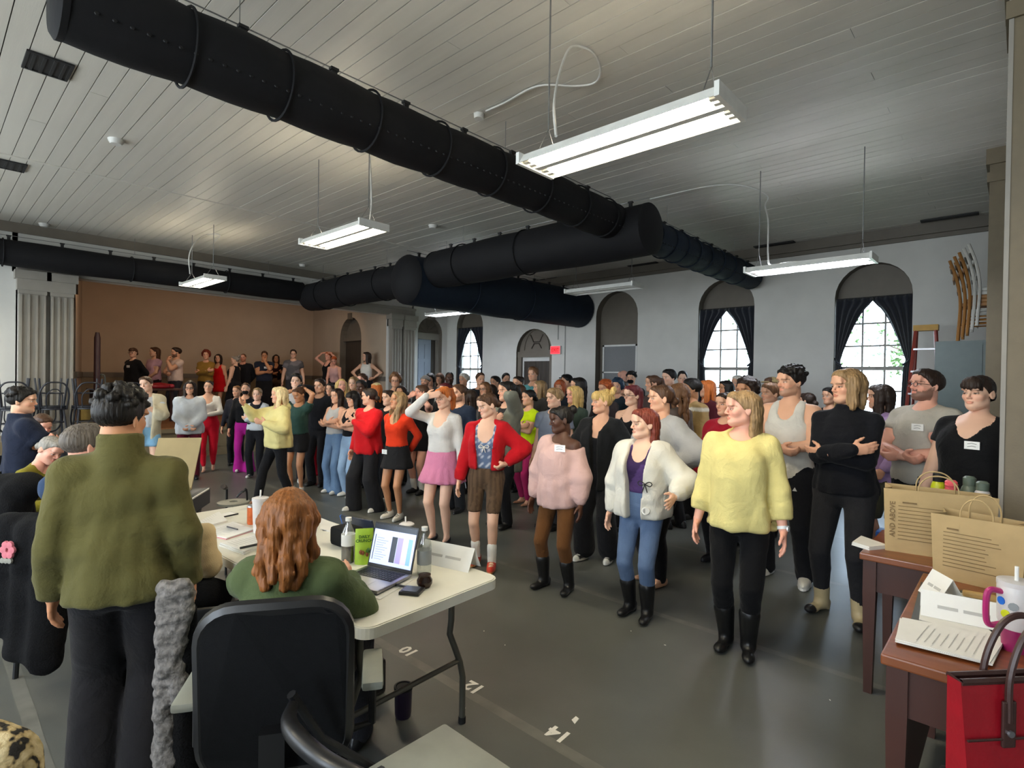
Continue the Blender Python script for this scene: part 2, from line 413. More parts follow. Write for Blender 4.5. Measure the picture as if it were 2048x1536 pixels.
# stage interior
stage = struct(MB().box(XB-.05, XS-.02, 1.2, 9.0, STZ-.08, STZ-.03).build('floor_stage', MATS['dark_gap']), 'raised wooden stage with brown boards', 'stage')
nb = 30
for i in range(nb):
    y0 = 1.2+7.8*i/nb; MB().box(XB, XS+.06, y0, y0+7.8/nb-.004, STZ-.03, STZ).build('stage_plank', MATS['stage_wood'], stage)
MB().box(1.86, 8.40, -.03, .02, 0, STZ-.03, MS).build('stage_front', MATS['olive_panel'], stage)
MB().box(1.86, 8.40, -.06, .0, STZ-.10, STZ-.02, MS).box(1.86, 8.40, -.05, .0, .0, .12, MS).build('stage_trim', MATS['olive_panel'], stage)
for i in range(6):
    y0 = 1.98+i*1.08
    MB().box(y0, y0+.94, -.042, -.028, .18, .44, MS).build('stage_front_panel', MATS['olive_panel'], stage)
wb = struct(MB().box(XB-.1, XB, 1.0, 9.4, STZ, CZ).build('wall_stage_back', MATS['stage_paint']), 'warm tan back wall of the stage', 'wall')
MB().box(XB, XB+.03, 1.0, 9.4, STZ+.95, STZ+1.07).build('chair_rail', MATS['taupe'], wb)
MB().box(XB, XB+.012, 1.0, 9.4, STZ, STZ+.95).build('wainscot', MATS['olive_panel'], wb)
def side_wall(name, p0, p1, doors, label, sgn):
    v = Vector((p1[0]-p0[0], p1[1]-p0[1], 0)); L = v.length; a = math.atan2(v.y, v.x)
    M = TR(p0[0], p0[1], 0)@RZ(a)@Matrix.Scale(sgn, 4, (0,1,0))
    o = arch_wall(name, 0, L, STZ, CZ, doors, .25, M, 'stage_paint', 'taupe', label)
    for c, w, zb, zs in doors:
        V = [(c-w/2,.2,zb)]+[(x,.2,z) for x,z in arch_pts(c,w,zs)]+[(c+w/2,.2,zb)]
        MB().add(V, [tuple(range(len(V)))], M).build('arch_panel', MATS['taupe'], o)
        MB().box(c-w/2+.08, c+w/2-.08, .15, .2, zb, zs-.05, M).build('door_leaf', MATS['dark_door'], o)
        MB().box(c-w/2, c+w/2, .1, .2, zs-.05, zs+.06, M).build('door_head', MATS['taupe'], o)
        MB().box(c-.09, c+.09, -.05, .03, zs+w/2-.06, zs+w/2+.12, M).build('keystone', MATS['taupe'], o)
    MB().box(0, doors[0][0]-doors[0][1]/2, -.03, 0, STZ+.95, STZ+1.07, M).box(doors[0][0]+doors[0][1]/2, L, -.03, 0, STZ+.95, STZ+1.07, M).build('chair_rail', MATS['taupe'], o)
    return o
side_wall('wall_stage_side', (XS-.05, 8.42), (XB, 8.62), [(2.02, 1.25, STZ, 2.75)], 'stage side wall with an arched brown doorway', -1)
side_wall('wall_stage_far_side', (XS-.05, 1.83), (XB, 2.70), [(1.15, .95, STZ, 2.75)], 'stage side wall behind the pilasters', 1)
struct(MB().box(XB-.1, XS, 1.0, 9.4, CZ, CZ+.05).build('ceiling_stage', MATS['stage_paint']), 'plaster ceiling over the stage', 'ceiling')

# other walls (behind and to the right of the viewer)
MBK = Matrix(((-1,0,0,0),(0,-1,0,YB),(0,0,1,0),(0,0,0,1)))
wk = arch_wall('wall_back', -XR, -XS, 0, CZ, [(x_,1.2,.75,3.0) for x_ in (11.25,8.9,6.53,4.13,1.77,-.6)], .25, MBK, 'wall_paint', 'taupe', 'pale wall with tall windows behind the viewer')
struct(MB().box(XR, XR+.1, YB, YW, 0, CZ).build('wall_right', MATS['wall_paint']), 'plain grey end wall', 'wall')

# ---- ceiling: tongue-and-groove boards along x
ceil = slab('ceiling', XS-.02, XR, YB, YW, CZ+.014, CZ+.06, 'dark_gap', 'white painted board ceiling', 'ceiling')
bw = 0.145; y = YB; k = 0; random.seed(11); cache = {}
cuts_all = [(-8.5, -3.1), (-9.4, -2.2), (-7.1, -0.9), (-8.5, -4.3), (-6.0, 0.4)]
while y < YW-.01:
    w = min(bw, YW-y); c = cuts_all[k % 5]; xs = [XS, c[0], c[1], XR] if k % 2 else [XS, c[1], XR]
    for a, b in zip(xs[:-1], xs[1:]):
        dz = random.uniform(-.0015,.0015)
        key = (round(b-a,3), round(w,3))
        if key not in cache:
            o = MB().box(0, b-a-.003, 0.0035, w-.0035, 0, .016).build('ceiling_board', MATS['ceiling_board'], ceil); cache[key] = o
        else:
            o = cache[key].copy(); COL.objects.link(o); o.parent = ceil
        o.location = (a, y, CZ+dz)
    y += bw; k += 1
for xb in (-8.45,):
    MB().box(xb-.02, xb+.02, YB, YW, CZ-.012, CZ).build('ceiling_batten', MATS['ceiling_board'], ceil)

def ceiling_vent(u, v, w, h, label):
    p = at_z(u, v, CZ); t = empty('ceiling_vent', (p.x, p.y, CZ)); tag(t, label, 'vent', 'black ceiling vents')
    MB().box(-w/2, w/2, -h/2, h/2, -.012, -.004).build('backing', MATS['vent_black'], t)
    MB().box(-w/2-.02,w/2+.02,-h/2-.02,-h/2,-.018,-.002).box(-w/2-.02,w/2+.02,h/2,h/2+.02,-.018,-.002).box(-w/2-.02,-w/2,-h/2,h/2,-.018,-.002).box(w/2,w/2+.02,-h/2,h/2,-.018,-.002).build('frame', MATS['vent_black'], t)
    for i in range(4):
        yy = -h/2+h*(i+.5)/4; MB().box(-w/2, w/2, yy-.01, yy+.01, -.02, -.012).build('louvre', MATS['vent_black'], t)
ceiling_vent(96, 130, .30, .25, 'square black vent in the ceiling beyond the open end of the near duct')
ceiling_vent(18, 329, .32, .26, 'square black vent in the ceiling above the fluted pilasters')
for u, v, lv in ((1898,434,'near the window by the ladder'),(1548,488,'between the two tall curtained windows'),(1286,528,'over the screened bay'),(1095,558,'over the plank door')): ceiling_vent(u, v, .62, .10, 'slot-like black ceiling vent '+lv)
mat('white_plastic', '#c9c8c4', 0.4)
def detector(u, v, w):
    p = at_z(u, v, CZ-.02); t = MB().lathe([(.0,-.05),(.05,-.05),(.065,-.03),(.075,0)], 20, TR(p.x,p.y,CZ)).build('smoke_detector', MATS['white_plastic'], None, True)
    tag(t, 'small round white smoke detector '+w, 'detector', 'smoke detectors')
for u, v, w in ((232,283,'near the square ceiling vent'),(88,450,'over the stage duct'),(866,453,'beside the trunk duct'),(605,531,'between the stage duct and trunk duct')): detector(u, v, w)

# ---- columns by the viewer and by the cabinet
def column(n, x0, x1, y0, y1, label):
    t = empty('trim_%d' % n, ((x0+x1)/2, (y0+y1)/2, 0)); struct(t, label, 'column')
    hx = (x1-x0)/2; hy = (y1-y0)/2
    mat('column_tan', '#6f6450', 0.6, var=0.05, bump=.06)
    MB().box(-hx,hx,-hy,hy,0,CZ-.16).build('shaft', MATS['column_tan'], t)
    MB().box(-hx-.006,-hx+.016,-hy-.006,-hy+.012,0,CZ-.16).build('edge_highlight', MATS['pilaster_paint'], t) if n == 5 else None  # pale strip paints the window light along the column edge
    MB().box(-hx-.02,hx+.02,-hy-.02,hy+.02,CZ-.34,CZ-.24).box(-hx-.03,hx+.03,-hy-.03,hy+.03,CZ-.16,CZ).build('capital', MATS['column_tan'], t)
    MB().box(-hx-.02,hx+.02,-hy-.02,hy+.02,0,.22).build('plinth', MATS['column_tan'], t)
column(5, -.078, .45, 4.25, 4.65, 'tan square column with a painted corner highlight behind the desks')
column(6, -.27, .30, 7.5, 8.0, 'dark square column beside the metal cabinet')
struct(MB().box(0.3, XR, 7.6, 7.7, 0, CZ).build('wall_partition', MATS['wall_paint']), 'partition wall behind the square column', 'wall')

# ---- outdoor trees behind the windows
mat('bark','#5a4a3a',.9,var=.3,bump=.3); mat('leaf','#4d6b33',.7,var=.4,scale=5)
def tree(x, y, h, seed, label):
    rnd = random.Random(seed); t = empty('tree', (x,y,-1.0)); tag(t, label, 'tree', 'trees outside the windows')
    tips = []; mb = MB(); mb.tube([(0,0,0),(.05,.03,h*.4),(0,.08,h*.8),(.1,.1,h)], [.14,.11,.07,.02], 7)
    for i in range(16):
        z = h*rnd.uniform(.3,.95); a = rnd.uniform(0,6.28); L = rnd.uniform(.8,1.9)*(1.15-z/h*.5)
        e = Vector((math.cos(a)*L, math.sin(a)*L, z+L*.5)); mb.tube([(0,.05,z),(e.x*.5,e.y*.5,z+L*.3),e], [.045,.03,.01], 5); tips.append((Vector((0,0,z)),e))
    mb.build('trunk', MATS['bark'], t, True)
    V=[];Fc=[]
    for b,e in tips:
        for k in range(110):
            p = b.lerp(e, rnd.uniform(.3,1.1))+Vector([rnd.gauss(0,.28) for _ in range(3)])
            d1 = Vector([rnd.gauss(0,1) for _ in range(3)]).normalized()*.07; d2 = d1.cross(Vector([rnd.gauss(0,1) for _ in range(3)])).normalized()*.035
            n=len(V); V += [p-d1,p+d2,p+d1,p-d2]; Fc.append((n,n+1,n+2,n+3))
    o = raw('leaves', V, Fc, MATS['leaf'], t); o['kind']='stuff'
tree(-1.2, 15.0, 6.5, 1, 'leafy tree outside the window next to the step ladder')
tree(-4.6, 15.5, 6.0, 2, 'leafy tree outside the middle window')
ground = struct(MB().box(-40, 30, YW+.6, 60, -1.1, -1.0).build('ground', mat('lawn','#7d8468',.9,var=.2,scale=1)), 'pale lawn outside the windows', 'ground')

# daylight portals in the openings
def portal(x, y, z, sx, sz, rz):
    l = bpy.data.lights.new('window_portal','AREA'); l.shape='RECTANGLE'; l.size=sx; l.size_y=sz; l.cycles.is_portal=True
    o = bpy.data.objects.new('window_portal', l); COL.objects.link(o); o.location=(x,y,z); o.rotation_euler=(math.pi/2,0,rz)
for x in (-11.25,-4.13,-1.77): portal(x, YW+.28, 1.9, OW, 2.4, math.pi)
for x in (-11.25,-8.9,-6.53,-4.13,-1.77,.6): portal(x, YB-.27, 2.1, 1.2, 2.9, 0)
# ================================================================== DUCTS
mat('duct_black', '#141417', 0.75, var=0.12, scale=5, bump=0.25, bscale=14, spec=.25)
mat('duct_blue', '#192331', 0.7, var=0.12, scale=5, bump=0.25, bscale=14, spec=.25)
mat('cable_steel', '#7d7d7d', 0.4, 0.6)
def duct(label, p0, p1, r, zc, m, rings, clips, dome0=False, dome1=False, nseg=20, holes=True, group=None):
    p0 = Vector((*p0, zc)); p1 = Vector((*p1, zc)); v = (p1-p0); L = v.length; a = math.atan2(v.y, v.x)
    t = empty('duct_run', p0, a); t.parent = NET; t['label'] = label
    xs = [0]+list(rings)+[L]
    rnd = random.Random(int(L*100))
    for s0, s1 in zip(xs[:-1], xs[1:]):          # one fabric section between two rings
        mb = MB(); n = 28; V = []; m_ = max(4, int((s1-s0)/.18))
        for i in range(m_+1):
            x = s0+(s1-s0)*i/m_; sag = .012*math.sin(math.pi*i/m_)
            for k in range(n):
                an = 2*math.pi*k/n; rr = r-.012+sag+.006*math.sin(3*an+x*2.2)+rnd.uniform(-.002,.002)
                V.append((x, rr*math.cos(an), rr*math.sin(an)))
        Fc = [(i*n+k, i*n+(k+1)%n, (i+1)*n+(k+1)%n, (i+1)*n+k) for i in range(m_) for k in range(n)]
        raw('duct_section', V, Fc, MATS[m], t, True)
    def end(x, s, dome):
        prof = [(r-.008, 0), (r*.9, .05), (r*.6, .14), (0.001, .19)] if dome else [(r-.008, 0), (r*.97, .03), (r*.85, .05), (0.001, .06)]
        MB().lathe(prof, 28, TR(x,0,0)@Matrix.Rotation(s*math.pi/2,4,'Y')).build('end_cap', MATS['duct_black' if dome else m], t, True)
    end(0, -1, dome0); end(L, 1, dome1)
    for x in rings:
        MB().tube([(x, (r+.004)*math.cos(2*math.pi*k/28), (r+.004)*math.sin(2*math.pi*k/28)) for k in range(28)], .009, 6, closed=True).build('ring', MATS[m], t, True)
    x = .25
    while x < L-.1:
        MB().box(x-.02,x+.02,-.012,.012,r-.01,r+.055).box(x-.03,x+.03,-.018,.018,r+.045,r+.065).build('hanger_clip', MATS['vent_black'], t); x += clips
    MB().tube([(0,0,r+.06),(L,0,r+.06)], .005, 5).build('suspension_cable', MATS['cable_steel'], t)
    if holes:
        hb = MB()
        for i in range(int(L/.075)):
            xx = .1+i*.075
            for an in (-2.62, ):
                c = Vector((xx, r*math.cos(an)*1.0, r*math.sin(an))); hb.lathe([(.011,-.004),(.011,.004)], 6, TR(*c)@Matrix.Rotation(-an+math.pi/2,4,'X'))
        o = hb.build('perforations', MATS['vent_black'], t); o['kind'] = 'stuff'
    # drop wires to the ceiling
    x = .85
    while x < L:
        MB().tube([(x,0,r+.06),(x,0,CZ-zc-.02)], .003, 4).build('drop_wire', MATS['cable_steel'], t); x += 2.4
    return t
YT = 5.85
NET = empty('fabric_duct_network', (0,0,0)); tag(NET, 'black fabric air ducts joined in one network hung under the white ceiling', 'air duct')
duct('long black fabric air duct with an open-room end running to the trunk duct', (-3.6, .50), (-3.6, YT-.28), .215, 3.55, 'duct_black', [.55,1.1,1.75,2.4,3.05,3.7,4.35,4.9], .62)
duct('ringed blue-black fabric duct from the trunk towards the middle window', (-3.6, YT+.28), (-3.6, 10.15), .215, 3.55, 'duct_blue', [.35,.75,1.1,1.5,1.9,2.35,2.8,3.3], .52)
duct('thick black trunk duct linking the long near duct and the fat supply duct', (-3.25, YT), (-7.1, YT), .31, 3.45, 'duct_black', [1.9,3.2], .55, holes=False)
duct('black trunk duct between the fat supply duct and the stage duct', (-7.95, YT+.15), (-11.7, YT+.15), .31, 3.42, 'duct_black', [.9,2.2,3.1], .5, holes=False)
duct('fat navy supply duct running to the blanked arch bay', (-7.5, YT-.35), (-7.5, 10.33), .42, 3.28, 'duct_blue', [1.3,2.8], .5, dome0=True, holes=False)
duct('black fabric duct hung along the front of the stage', (-11.75, -.6), (-11.75, YT-.1), .215, 3.52, 'duct_black', [1.5,3.2,4.8], .66, holes=False)

# ================================================================== LIGHTS
mat('fixture_white', '#dcdcd8', 0.35, spec=.6)
mat('tube_glow', '#ffffff', emit=('#fff1d2', 56.0)); mat('tube_glow_cool', '#ffffff', emit=('#eef3ff', 56.0)); mat('tube_off', '#e6e6e2', 0.3)
def fixture(u, v, z, label, glow, wires=True, cord=None):
    p = at_z(u, v, z); t = empty('fluorescent_light', (p.x, p.y, z)); tag(t, label, 'ceiling light', 'hanging fluorescent lights')
    L = .61; w = .165
    hs = MB()
    hs.box(-L,L,-.022,.022,-.005,.05)                           # centre spine
    for s in (-1, 1):
        a0, a1 = sorted((s*.022, s*.062)); hs.box(-L,L,a0,a1,.044,.05)        # inner roof, slot beyond it
        a0, a1 = sorted((s*.088, s*.128)); hs.box(-L,L,a0,a1,.044,.05)
        V = [(-L,s*.128,.044),(L,s*.128,.044),(L,s*w,-.012),(-L,s*w,-.012),(-L,s*.128,.050),(L,s*.128,.050),(L,s*(w+.005),-.012),(-L,s*(w+.005),-.012)]
        hs.add(V, [(0,1,2,3),(7,6,5,4),(3,2,6,7),(0,4,5,1)])
        V = [(-L,s*.022,.044),(L,s*.022,.044),(L,s*.022,-.005),(-L,s*.022,-.005)]
    hs.build('reflector', MATS['fixture_white'], t)
    for s in (-1, 1):
        MB().box(s*L-.012,s*L+.012,-w-.006,w+.006,-.016,.054).build('end_plate', MATS['fixture_white'], t)
        for y in (-.115,-.062,.062,.115):
            MB().box(s*(L-.035)-.02,s*(L-.035)+.02,y-.014,y+.014,-.004,.04).build('lamp_holder', MATS['fixture_white'], t)
    for y in (-.115,-.062,.062,.115):
        MB().tube([(-L+.05,y,.012),(L-.05,y,.012)], .0125, 8).build('lamp_tube', MATS[glow], t, True)
    for s in (-1, 1):
        mb = MB(); x = s*(L-.1)
        mb.tube([(x,-.1,.05),(x,0,.22)], .003, 4); mb.tube([(x,.1,.05),(x,0,.22)], .003, 4)
        mb.tube([(x,0,.22),(x,0,CZ-z-.02)], .0055, 5); mb.build('hanging_chain', MATS['cable_steel'], t)
    if cord:
        MB().tube(cord, .009, 6).build('power_cord', MATS['white_plastic'], t, True)
    return t
def spline(pts, n=6):
    P = [Vector(p) for p in pts]; P = [P[0]*2-P[1]]+P+[P[-1]*2-P[-2]]; out = []
    for i in range(1, len(P)-2):
        for k in range(n):
            t = k/n; a, b, c, d = P[i-1:i+3]
            out.append(.5*((2*b)+(c-a)*t+(2*a-5*b+4*c-d)*t*t+(3*b-a-3*c+d)*t**3))
    out.append(P[-2]); return out
def rel(u, v, z, pts): c = at_z(u, v, z); return [(Vector(q)-c) for q in pts]
c0 = rel(1240,284,2.97,[at_z(1112,272,3.03),at_z(1108,210,3.3),at_z(1118,150,3.7),at_z(1135,103,3.98),at_z(1152,92,4.06),at_z(1185,105,4.07),at_z(1201,138,4.07),at_z(1190,165,4.08),at_z(1150,172,4.08),at_z(1075,172,4.08),at_z(1010,205,4.08),at_z(972,222,4.08)])
fixture(1240, 284, 2.97, 'big lit fluorescent fixture hung beyond the long near duct', 'tube_glow', cord=spline(c0))
c1 = rel(683,474,3.13,[at_z(740,440,3.2),at_z(743,410,3.4),at_z(742,360,3.7),at_z(740,315,4.07)])
fixture(683, 474, 3.13, 'lit fluorescent fixture hung between the long duct and the trunk duct', 'tube_glow', cord=spline(c1))
c2 = rel(404,565,3.2,[at_z(380,548,3.25),at_z(378,515,3.5),at_z(388,488,3.75),at_z(410,470,4.07),at_z(440,470,4.08),at_z(430,482,4.07)])
fixture(404, 565, 3.2, 'lit fluorescent fixture hung in front of the stage duct', 'tube_glow', cord=spline(c2))
fixture(896, 628, 3.1, 'small lit fluorescent fixture in front of the keystone door', 'tube_glow_cool')
c4 = rel(1615,534,2.92,[at_z(1620,525,2.99),at_z(1580,524,3.0),at_z(1542,530,2.98),at_z(1536,510,3.1),at_z(1536,440,3.6),at_z(1530,412,3.9),at_z(1534,392,4.06),at_z(1490,372,4.08),at_z(1420,372,4.08),at_z(1300,398,4.08)])
fixture(1615, 534, 2.92, 'lit fluorescent fixture hung near the arched windows', 'tube_glow_cool', cord=spline(c4))
fixture(1205, 580, 3.06, 'unlit fluorescent fixture hung below the blue-black duct', 'tube_off')
for k, (x_, y_) in enumerate(((-1.7,-1.4),(-5.3,-1.2),(-10.0,-1.0))):  # unseen fixtures added beyond the frame to light the foreground
    r_ = fixture(1240, 284, 3.05, ['added lit fluorescent fixture out of view nearest the viewer','added lit fluorescent fixture out of view in the middle of its row','added lit fluorescent fixture out of view towards the stage end'][k], 'tube_glow'); r_.location = (x_, y_, 3.05)
jb = at_z(958, 228, CZ); tag(MB().lathe([(.0,-.045),(.045,-.045),(.05,0)], 12, TR(jb.x,jb.y,CZ)).build('junction_box', MATS['white_plastic'], None, True), 'small round white junction box on the ceiling feeding the big light', 'junction box')

# exit sign
ex = at_y(1111, 700, YW-.07)
t = empty('exit_sign', (ex.x-.02, YW-.005, ex.z)); tag(t, 'small lit red exit sign on the wall beside the plank door', 'sign')
mat('exit_red', '#ff2a30', 0.4, emit=('#ff2630', 1.6)); mat('exit_letter', '#7a0a10', .5)
MB().box(-.15,.15,-.05,0,-.10,.10).build('housing', MATS['white_frame'], t)
MB().box(-.14,.14,-.054,-.05,-.09,.09).build('face', MATS['exit_red'], t)
text_obj('lettering', 'EXIT', .115, 'exit_letter', t, (0,-.0555,0), (math.pi/2,0,0), bold=.003)
# ================================================================== PEOPLE LIBRARY
# bodies and clothes are grown as smooth implicit surfaces on a grid and meshed with surface nets
def col_mat(name, rough, bump=0.0, bscale=120.0, var=0.1, sheen=0.0, sss=0.0, stretch=None, spec=0.4, nscale=9.0):
    m = bpy.data.materials.new(name); m.use_nodes = True
    n = m.node_tree.nodes; l = m.node_tree.links; b = n['Principled BSDF']
    a = n.new('ShaderNodeAttribute'); a.attribute_name = 'Col'
    tc = n.new('ShaderNodeTexCoord'); mp = n.new('ShaderNodeMapping'); l.new(tc.outputs['Object'], mp.inputs[0])
    if stretch: mp.inputs['Scale'].default_value = stretch
    nz = n.new('ShaderNodeTexNoise'); nz.inputs['Scale'].default_value = nscale; nz.inputs['Detail'].default_value = 4
    l.new(mp.outputs[0], nz.inputs['Vector'])
    mr = n.new('ShaderNodeMapRange'); mr.inputs[1].default_value = .3; mr.inputs[2].default_value = .7
    mr.inputs[3].default_value = 1-var; mr.inputs[4].default_value = 1+var
    l.new(nz.outputs[0], mr.inputs[0])
    mx = n.new('ShaderNodeMix'); mx.data_type = 'RGBA'; mx.blend_type = 'MULTIPLY'; mx.inputs[0].default_value = 1
    l.new(a.outputs['Color'], mx.inputs[6]); l.new(mr.outputs[0], mx.inputs[7]); l.new(mx.outputs[2], b.inputs['Base Color'])
    b.inputs['Roughness'].default_value = rough; b.inputs['Sheen Weight'].default_value = sheen; b.inputs['Specular IOR Level'].default_value = spec
    if sss:
        b.inputs['Subsurface Weight'].default_value = sss; b.inputs['Subsurface Radius'].default_value = (.012,.005,.003); b.inputs['Subsurface Scale'].default_value = 1.0
    if bump:
        n2 = n.new('ShaderNodeTexNoise'); n2.inputs['Scale'].default_value = bscale; l.new(mp.outputs[0], n2.inputs['Vector'])
        bp = n.new('ShaderNodeBump'); bp.inputs['Strength'].default_value = bump; bp.inputs['Distance'].default_value = .006
        l.new(n2.outputs[0], bp.inputs['Height']); l.new(bp.outputs[0], b.inputs['Normal'])
    if name == 'cloth':
        n3 = n.new('ShaderNodeTexNoise'); n3.inputs['Scale'].default_value = 7; n3.inputs['Detail'].default_value = 3; n3.inputs['Distortion'].default_value = 1.2
        b2 = n.new('ShaderNodeBump'); b2.inputs['Strength'].default_value = .45; b2.inputs['Distance'].default_value = .03
        l.new(mp.outputs[0], n3.inputs['Vector']); l.new(n3.outputs[0], b2.inputs['Height']); l.new(bp.outputs[0], b2.inputs['Normal']); l.new(b2.outputs[0], b.inputs['Normal'])
    MATS[name] = m; return m
col_mat('skin', .5, .05, 200, .05, spec=.35)
col_mat('cloth', .88, .25, 160, .07, sheen=.06, spec=.12)
col_mat('leather', .35, .1, 60, .1)
col_mat('hair', .5, .7, 34, .32, stretch=(3.2,3.2,.28), spec=.3, nscale=26.0)
mat('lens_frame', '#1a1a1c', .3)

class Grid:
    def __init__(s, lo, hi, h):
        lo = np.array(lo, float); hi = np.array(hi, float); s.h = h; s.o = lo
        s.n = np.maximum(4, np.ceil((hi-lo)/h).astype(int)+1)
        s.ax = [lo[i]+h*np.arange(s.n[i]) for i in range(3)]
        s.D = np.full(tuple(s.n), .12, np.float32)
    def sl(s, lo, hi, pad):
        r = []
        for i in range(3):
            a = int(max(0, math.floor((lo[i]-pad-s.o[i])/s.h))); b = int(min(s.n[i], math.ceil((hi[i]+pad-s.o[i])/s.h)+1))
            if b-a < 1: return None
            r.append(slice(a, b))
        return tuple(r)
    def xyz(s, q): return (s.ax[0][q[0]][:,None,None], s.ax[1][q[1]][None,:,None], s.ax[2][q[2]][None,None,:])
    def put(s, q, d, k, op='u'):
        A = s.D[q]
        if op == 'u':
            if k > 0:
                h = np.maximum(k-np.abs(A-d), 0)/k; s.D[q] = np.minimum(A, d)-h*h*k*.25
            else: s.D[q] = np.minimum(A, d)
        else:                                       # subtract
            d = -d
            if k > 0:
                h = np.maximum(k-np.abs(A-d), 0)/k; s.D[q] = np.maximum(A, d)+h*h*k*.25
            else: s.D[q] = np.maximum(A, d)
    def cone(s, p0, p1, r0, r1, k=.02, op='u'):
        p0 = np.array(p0, float); p1 = np.array(p1, float); R = max(r0, r1)
        q = s.sl(np.minimum(p0,p1)-R, np.maximum(p0,p1)+R, k+.03)
        if q is None: return
        X, Y, Z = s.xyz(q); v = p1-p0; L2 = max(1e-9, v@v)
        t = np.clip(((X-p0[0])*v[0]+(Y-p0[1])*v[1]+(Z-p0[2])*v[2])/L2, 0, 1)
        d = np.sqrt((X-p0[0]-t*v[0])**2+(Y-p0[1]-t*v[1])**2+(Z-p0[2]-t*v[2])**2)-(r0+t*(r1-r0))
        s.put(q, d, k, op)
    def chain(s, P, R, k=.02):
        for i in range(len(P)-1): s.cone(P[i], P[i+1], R[i], R[i+1], k if i == 0 else .012)
    def ell(s, c, r, k=.02, op='u', M=None):
        c = np.array(c, float); r = np.array(r, float); R = max(r)
        q = s.sl(c-R, c+R, k+.03)
        if q is None: return
        X, Y, Z = s.xyz(q); X = X-c[0]; Y = Y-c[1]; Z = Z-c[2]
        if M is not None:
            X, Y, Z = (M[0,0]*X+M[1,0]*Y+M[2,0]*Z, M[0,1]*X+M[1,1]*Y+M[2,1]*Z, M[0,2]*X+M[1,2]*Y+M[2,2]*Z)
        q1 = np.sqrt((X/r[0])**2+(Y/r[1])**2+(Z/r[2])**2); q2 = np.sqrt((X/r[0]**2)**2+(Y/r[1]**2)**2+(Z/r[2]**2)**2)
        d = q1*(q1-1)/np.maximum(q2, 1e-6)
        s.put(q, d, k, op)
    def loft(s, T, zs, a, b, oy, k=.02, z0=None, z1=None, fold=None, op='u', rnd=.03):
        # stacked ellipses in torso frame T (4x4: local->person); zs ascending
        Ti = np.linalg.inv(T); R = max(max(a), max(b))+.03
        z0 = zs[0] if z0 is None else z0; z1 = zs[-1] if z1 is None else z1
        cs = np.array([(T@np.array([x,y,z,1]))[:3] for x in (-R,R) for y in (-R,R) for z in (z0,z1)])
        q = s.sl(cs.min(0), cs.max(0), k+.02)
        if q is None: return
        X, Y, Z = s.xyz(q)
        x = Ti[0,0]*X+Ti[0,1]*Y+Ti[0,2]*Z+Ti[0,3]; y = Ti[1,0]*X+Ti[1,1]*Y+Ti[1,2]*Z+Ti[1,3]; z = Ti[2,0]*X+Ti[2,1]*Y+Ti[2,2]*Z+Ti[2,3]
        zf = np.linspace(zs[0], zs[-1], 60)
        def sm(v):
            w = np.interp(zf, zs, v); kk = np.array([1,2,3,2,1])/9; return np.convolve(np.pad(w,2,mode='edge'), kk, 'valid')
        A = np.interp(z, zf, sm(a)); B = np.interp(z, zf, sm(b)); O = np.interp(z, zf, sm(oy))
        yy = y-O
        if fold is not None:
            amp, nf, ph, zf0, zf1 = fold
            th = np.arctan2(yy/B, x/A); w = amp*np.sin(nf*th+ph+2.2*np.sin(th*2+ph))*np.clip((zf0-z)/max(1e-3,(zf0-zf1)), 0, 1)
            A = A+w; B = B+w
        e = (np.sqrt((np.abs(x)/A)**2.3+(np.abs(yy)/B)**2.3)**(1/1.15)-1)
        e = (((np.abs(x)/A)**2.3+(np.abs(yy)/B)**2.3)**(1/2.3)-1)*np.minimum(A, B)
        c = np.maximum(z-z1, z0-z)
        d = np.minimum(np.maximum(e+rnd, c+rnd), 0)+np.sqrt(np.maximum(e+rnd,0)**2+np.maximum(c+rnd,0)**2)-rnd
        s.put(q, d.astype(np.float32), k, op)
    def cutz(s, z, above=True, T=None):             # remove everything above / below z
        Z = s.ax[2][None,None,:]
        d = (Z-z) if above else (z-Z)
        s.D = np.maximum(s.D, d.astype(np.float32))
    def noise(s, amp, f, seed=0):
        r = np.random.RandomState(seed); X, Y, Z = s.xyz((slice(None),)*3); w = 0
        for i in range(4):
            d = r.normal(size=3); d /= np.linalg.norm(d); ff = f*r.uniform(.6,1.6)
            w = w+np.sin(ff*(d[0]*X+d[1]*Y+d[2]*Z)+r.uniform(0,6)+1.5*np.sin(ff*.5*(d[1]*X-d[0]*Y+d[2]*Z)))
        s.D = s.D+(amp*.35*w).astype(np.float32)
    def mesh(s):
        D = s.D; D = np.pad(D, 1, constant_values=.05); o = s.o-s.h; h = s.h
        I = D < 0
        cnt = np.zeros(tuple(np.array(D.shape)-1), np.int8)
        for dx in (0,1):
            for dy in (0,1):
                for dz in (0,1):
                    cnt += I[dx:D.shape[0]-1+dx, dy:D.shape[1]-1+dy, dz:D.shape[2]-1+dz]
        act = (cnt > 0) & (cnt < 8)
        if not act.any(): return np.zeros((0,3)), np.zeros((0,4), int)
        idx = np.full(act.shape, -1, np.int64); c = np.argwhere(act); idx[act] = np.arange(len(c))
        acc = np.zeros((len(c),3)); num = np.zeros(len(c))
        cor = [(0,0,0),(1,0,0),(0,1,0),(1,1,0),(0,0,1),(1,0,1),(0,1,1),(1,1,1)]
        vals = [D[c[:,0]+a, c[:,1]+b, c[:,2]+e] for a,b,e in cor]
        for i in range(8):
            for j in range(i+1, 8):
                df = [cor[j][k]-cor[i][k] for k in range(3)]
                if sum(map(abs, df)) != 1: continue
                va, vb = vals[i], vals[j]; m = (va < 0) != (vb < 0)
                t = va[m]/(va[m]-vb[m]); base = np.array(cor[i], float)
                acc[m] += base+t[:,None]*np.array(df, float); num[m] += 1
        V = (c+acc/num[:,None])*h+o
        Fs = []
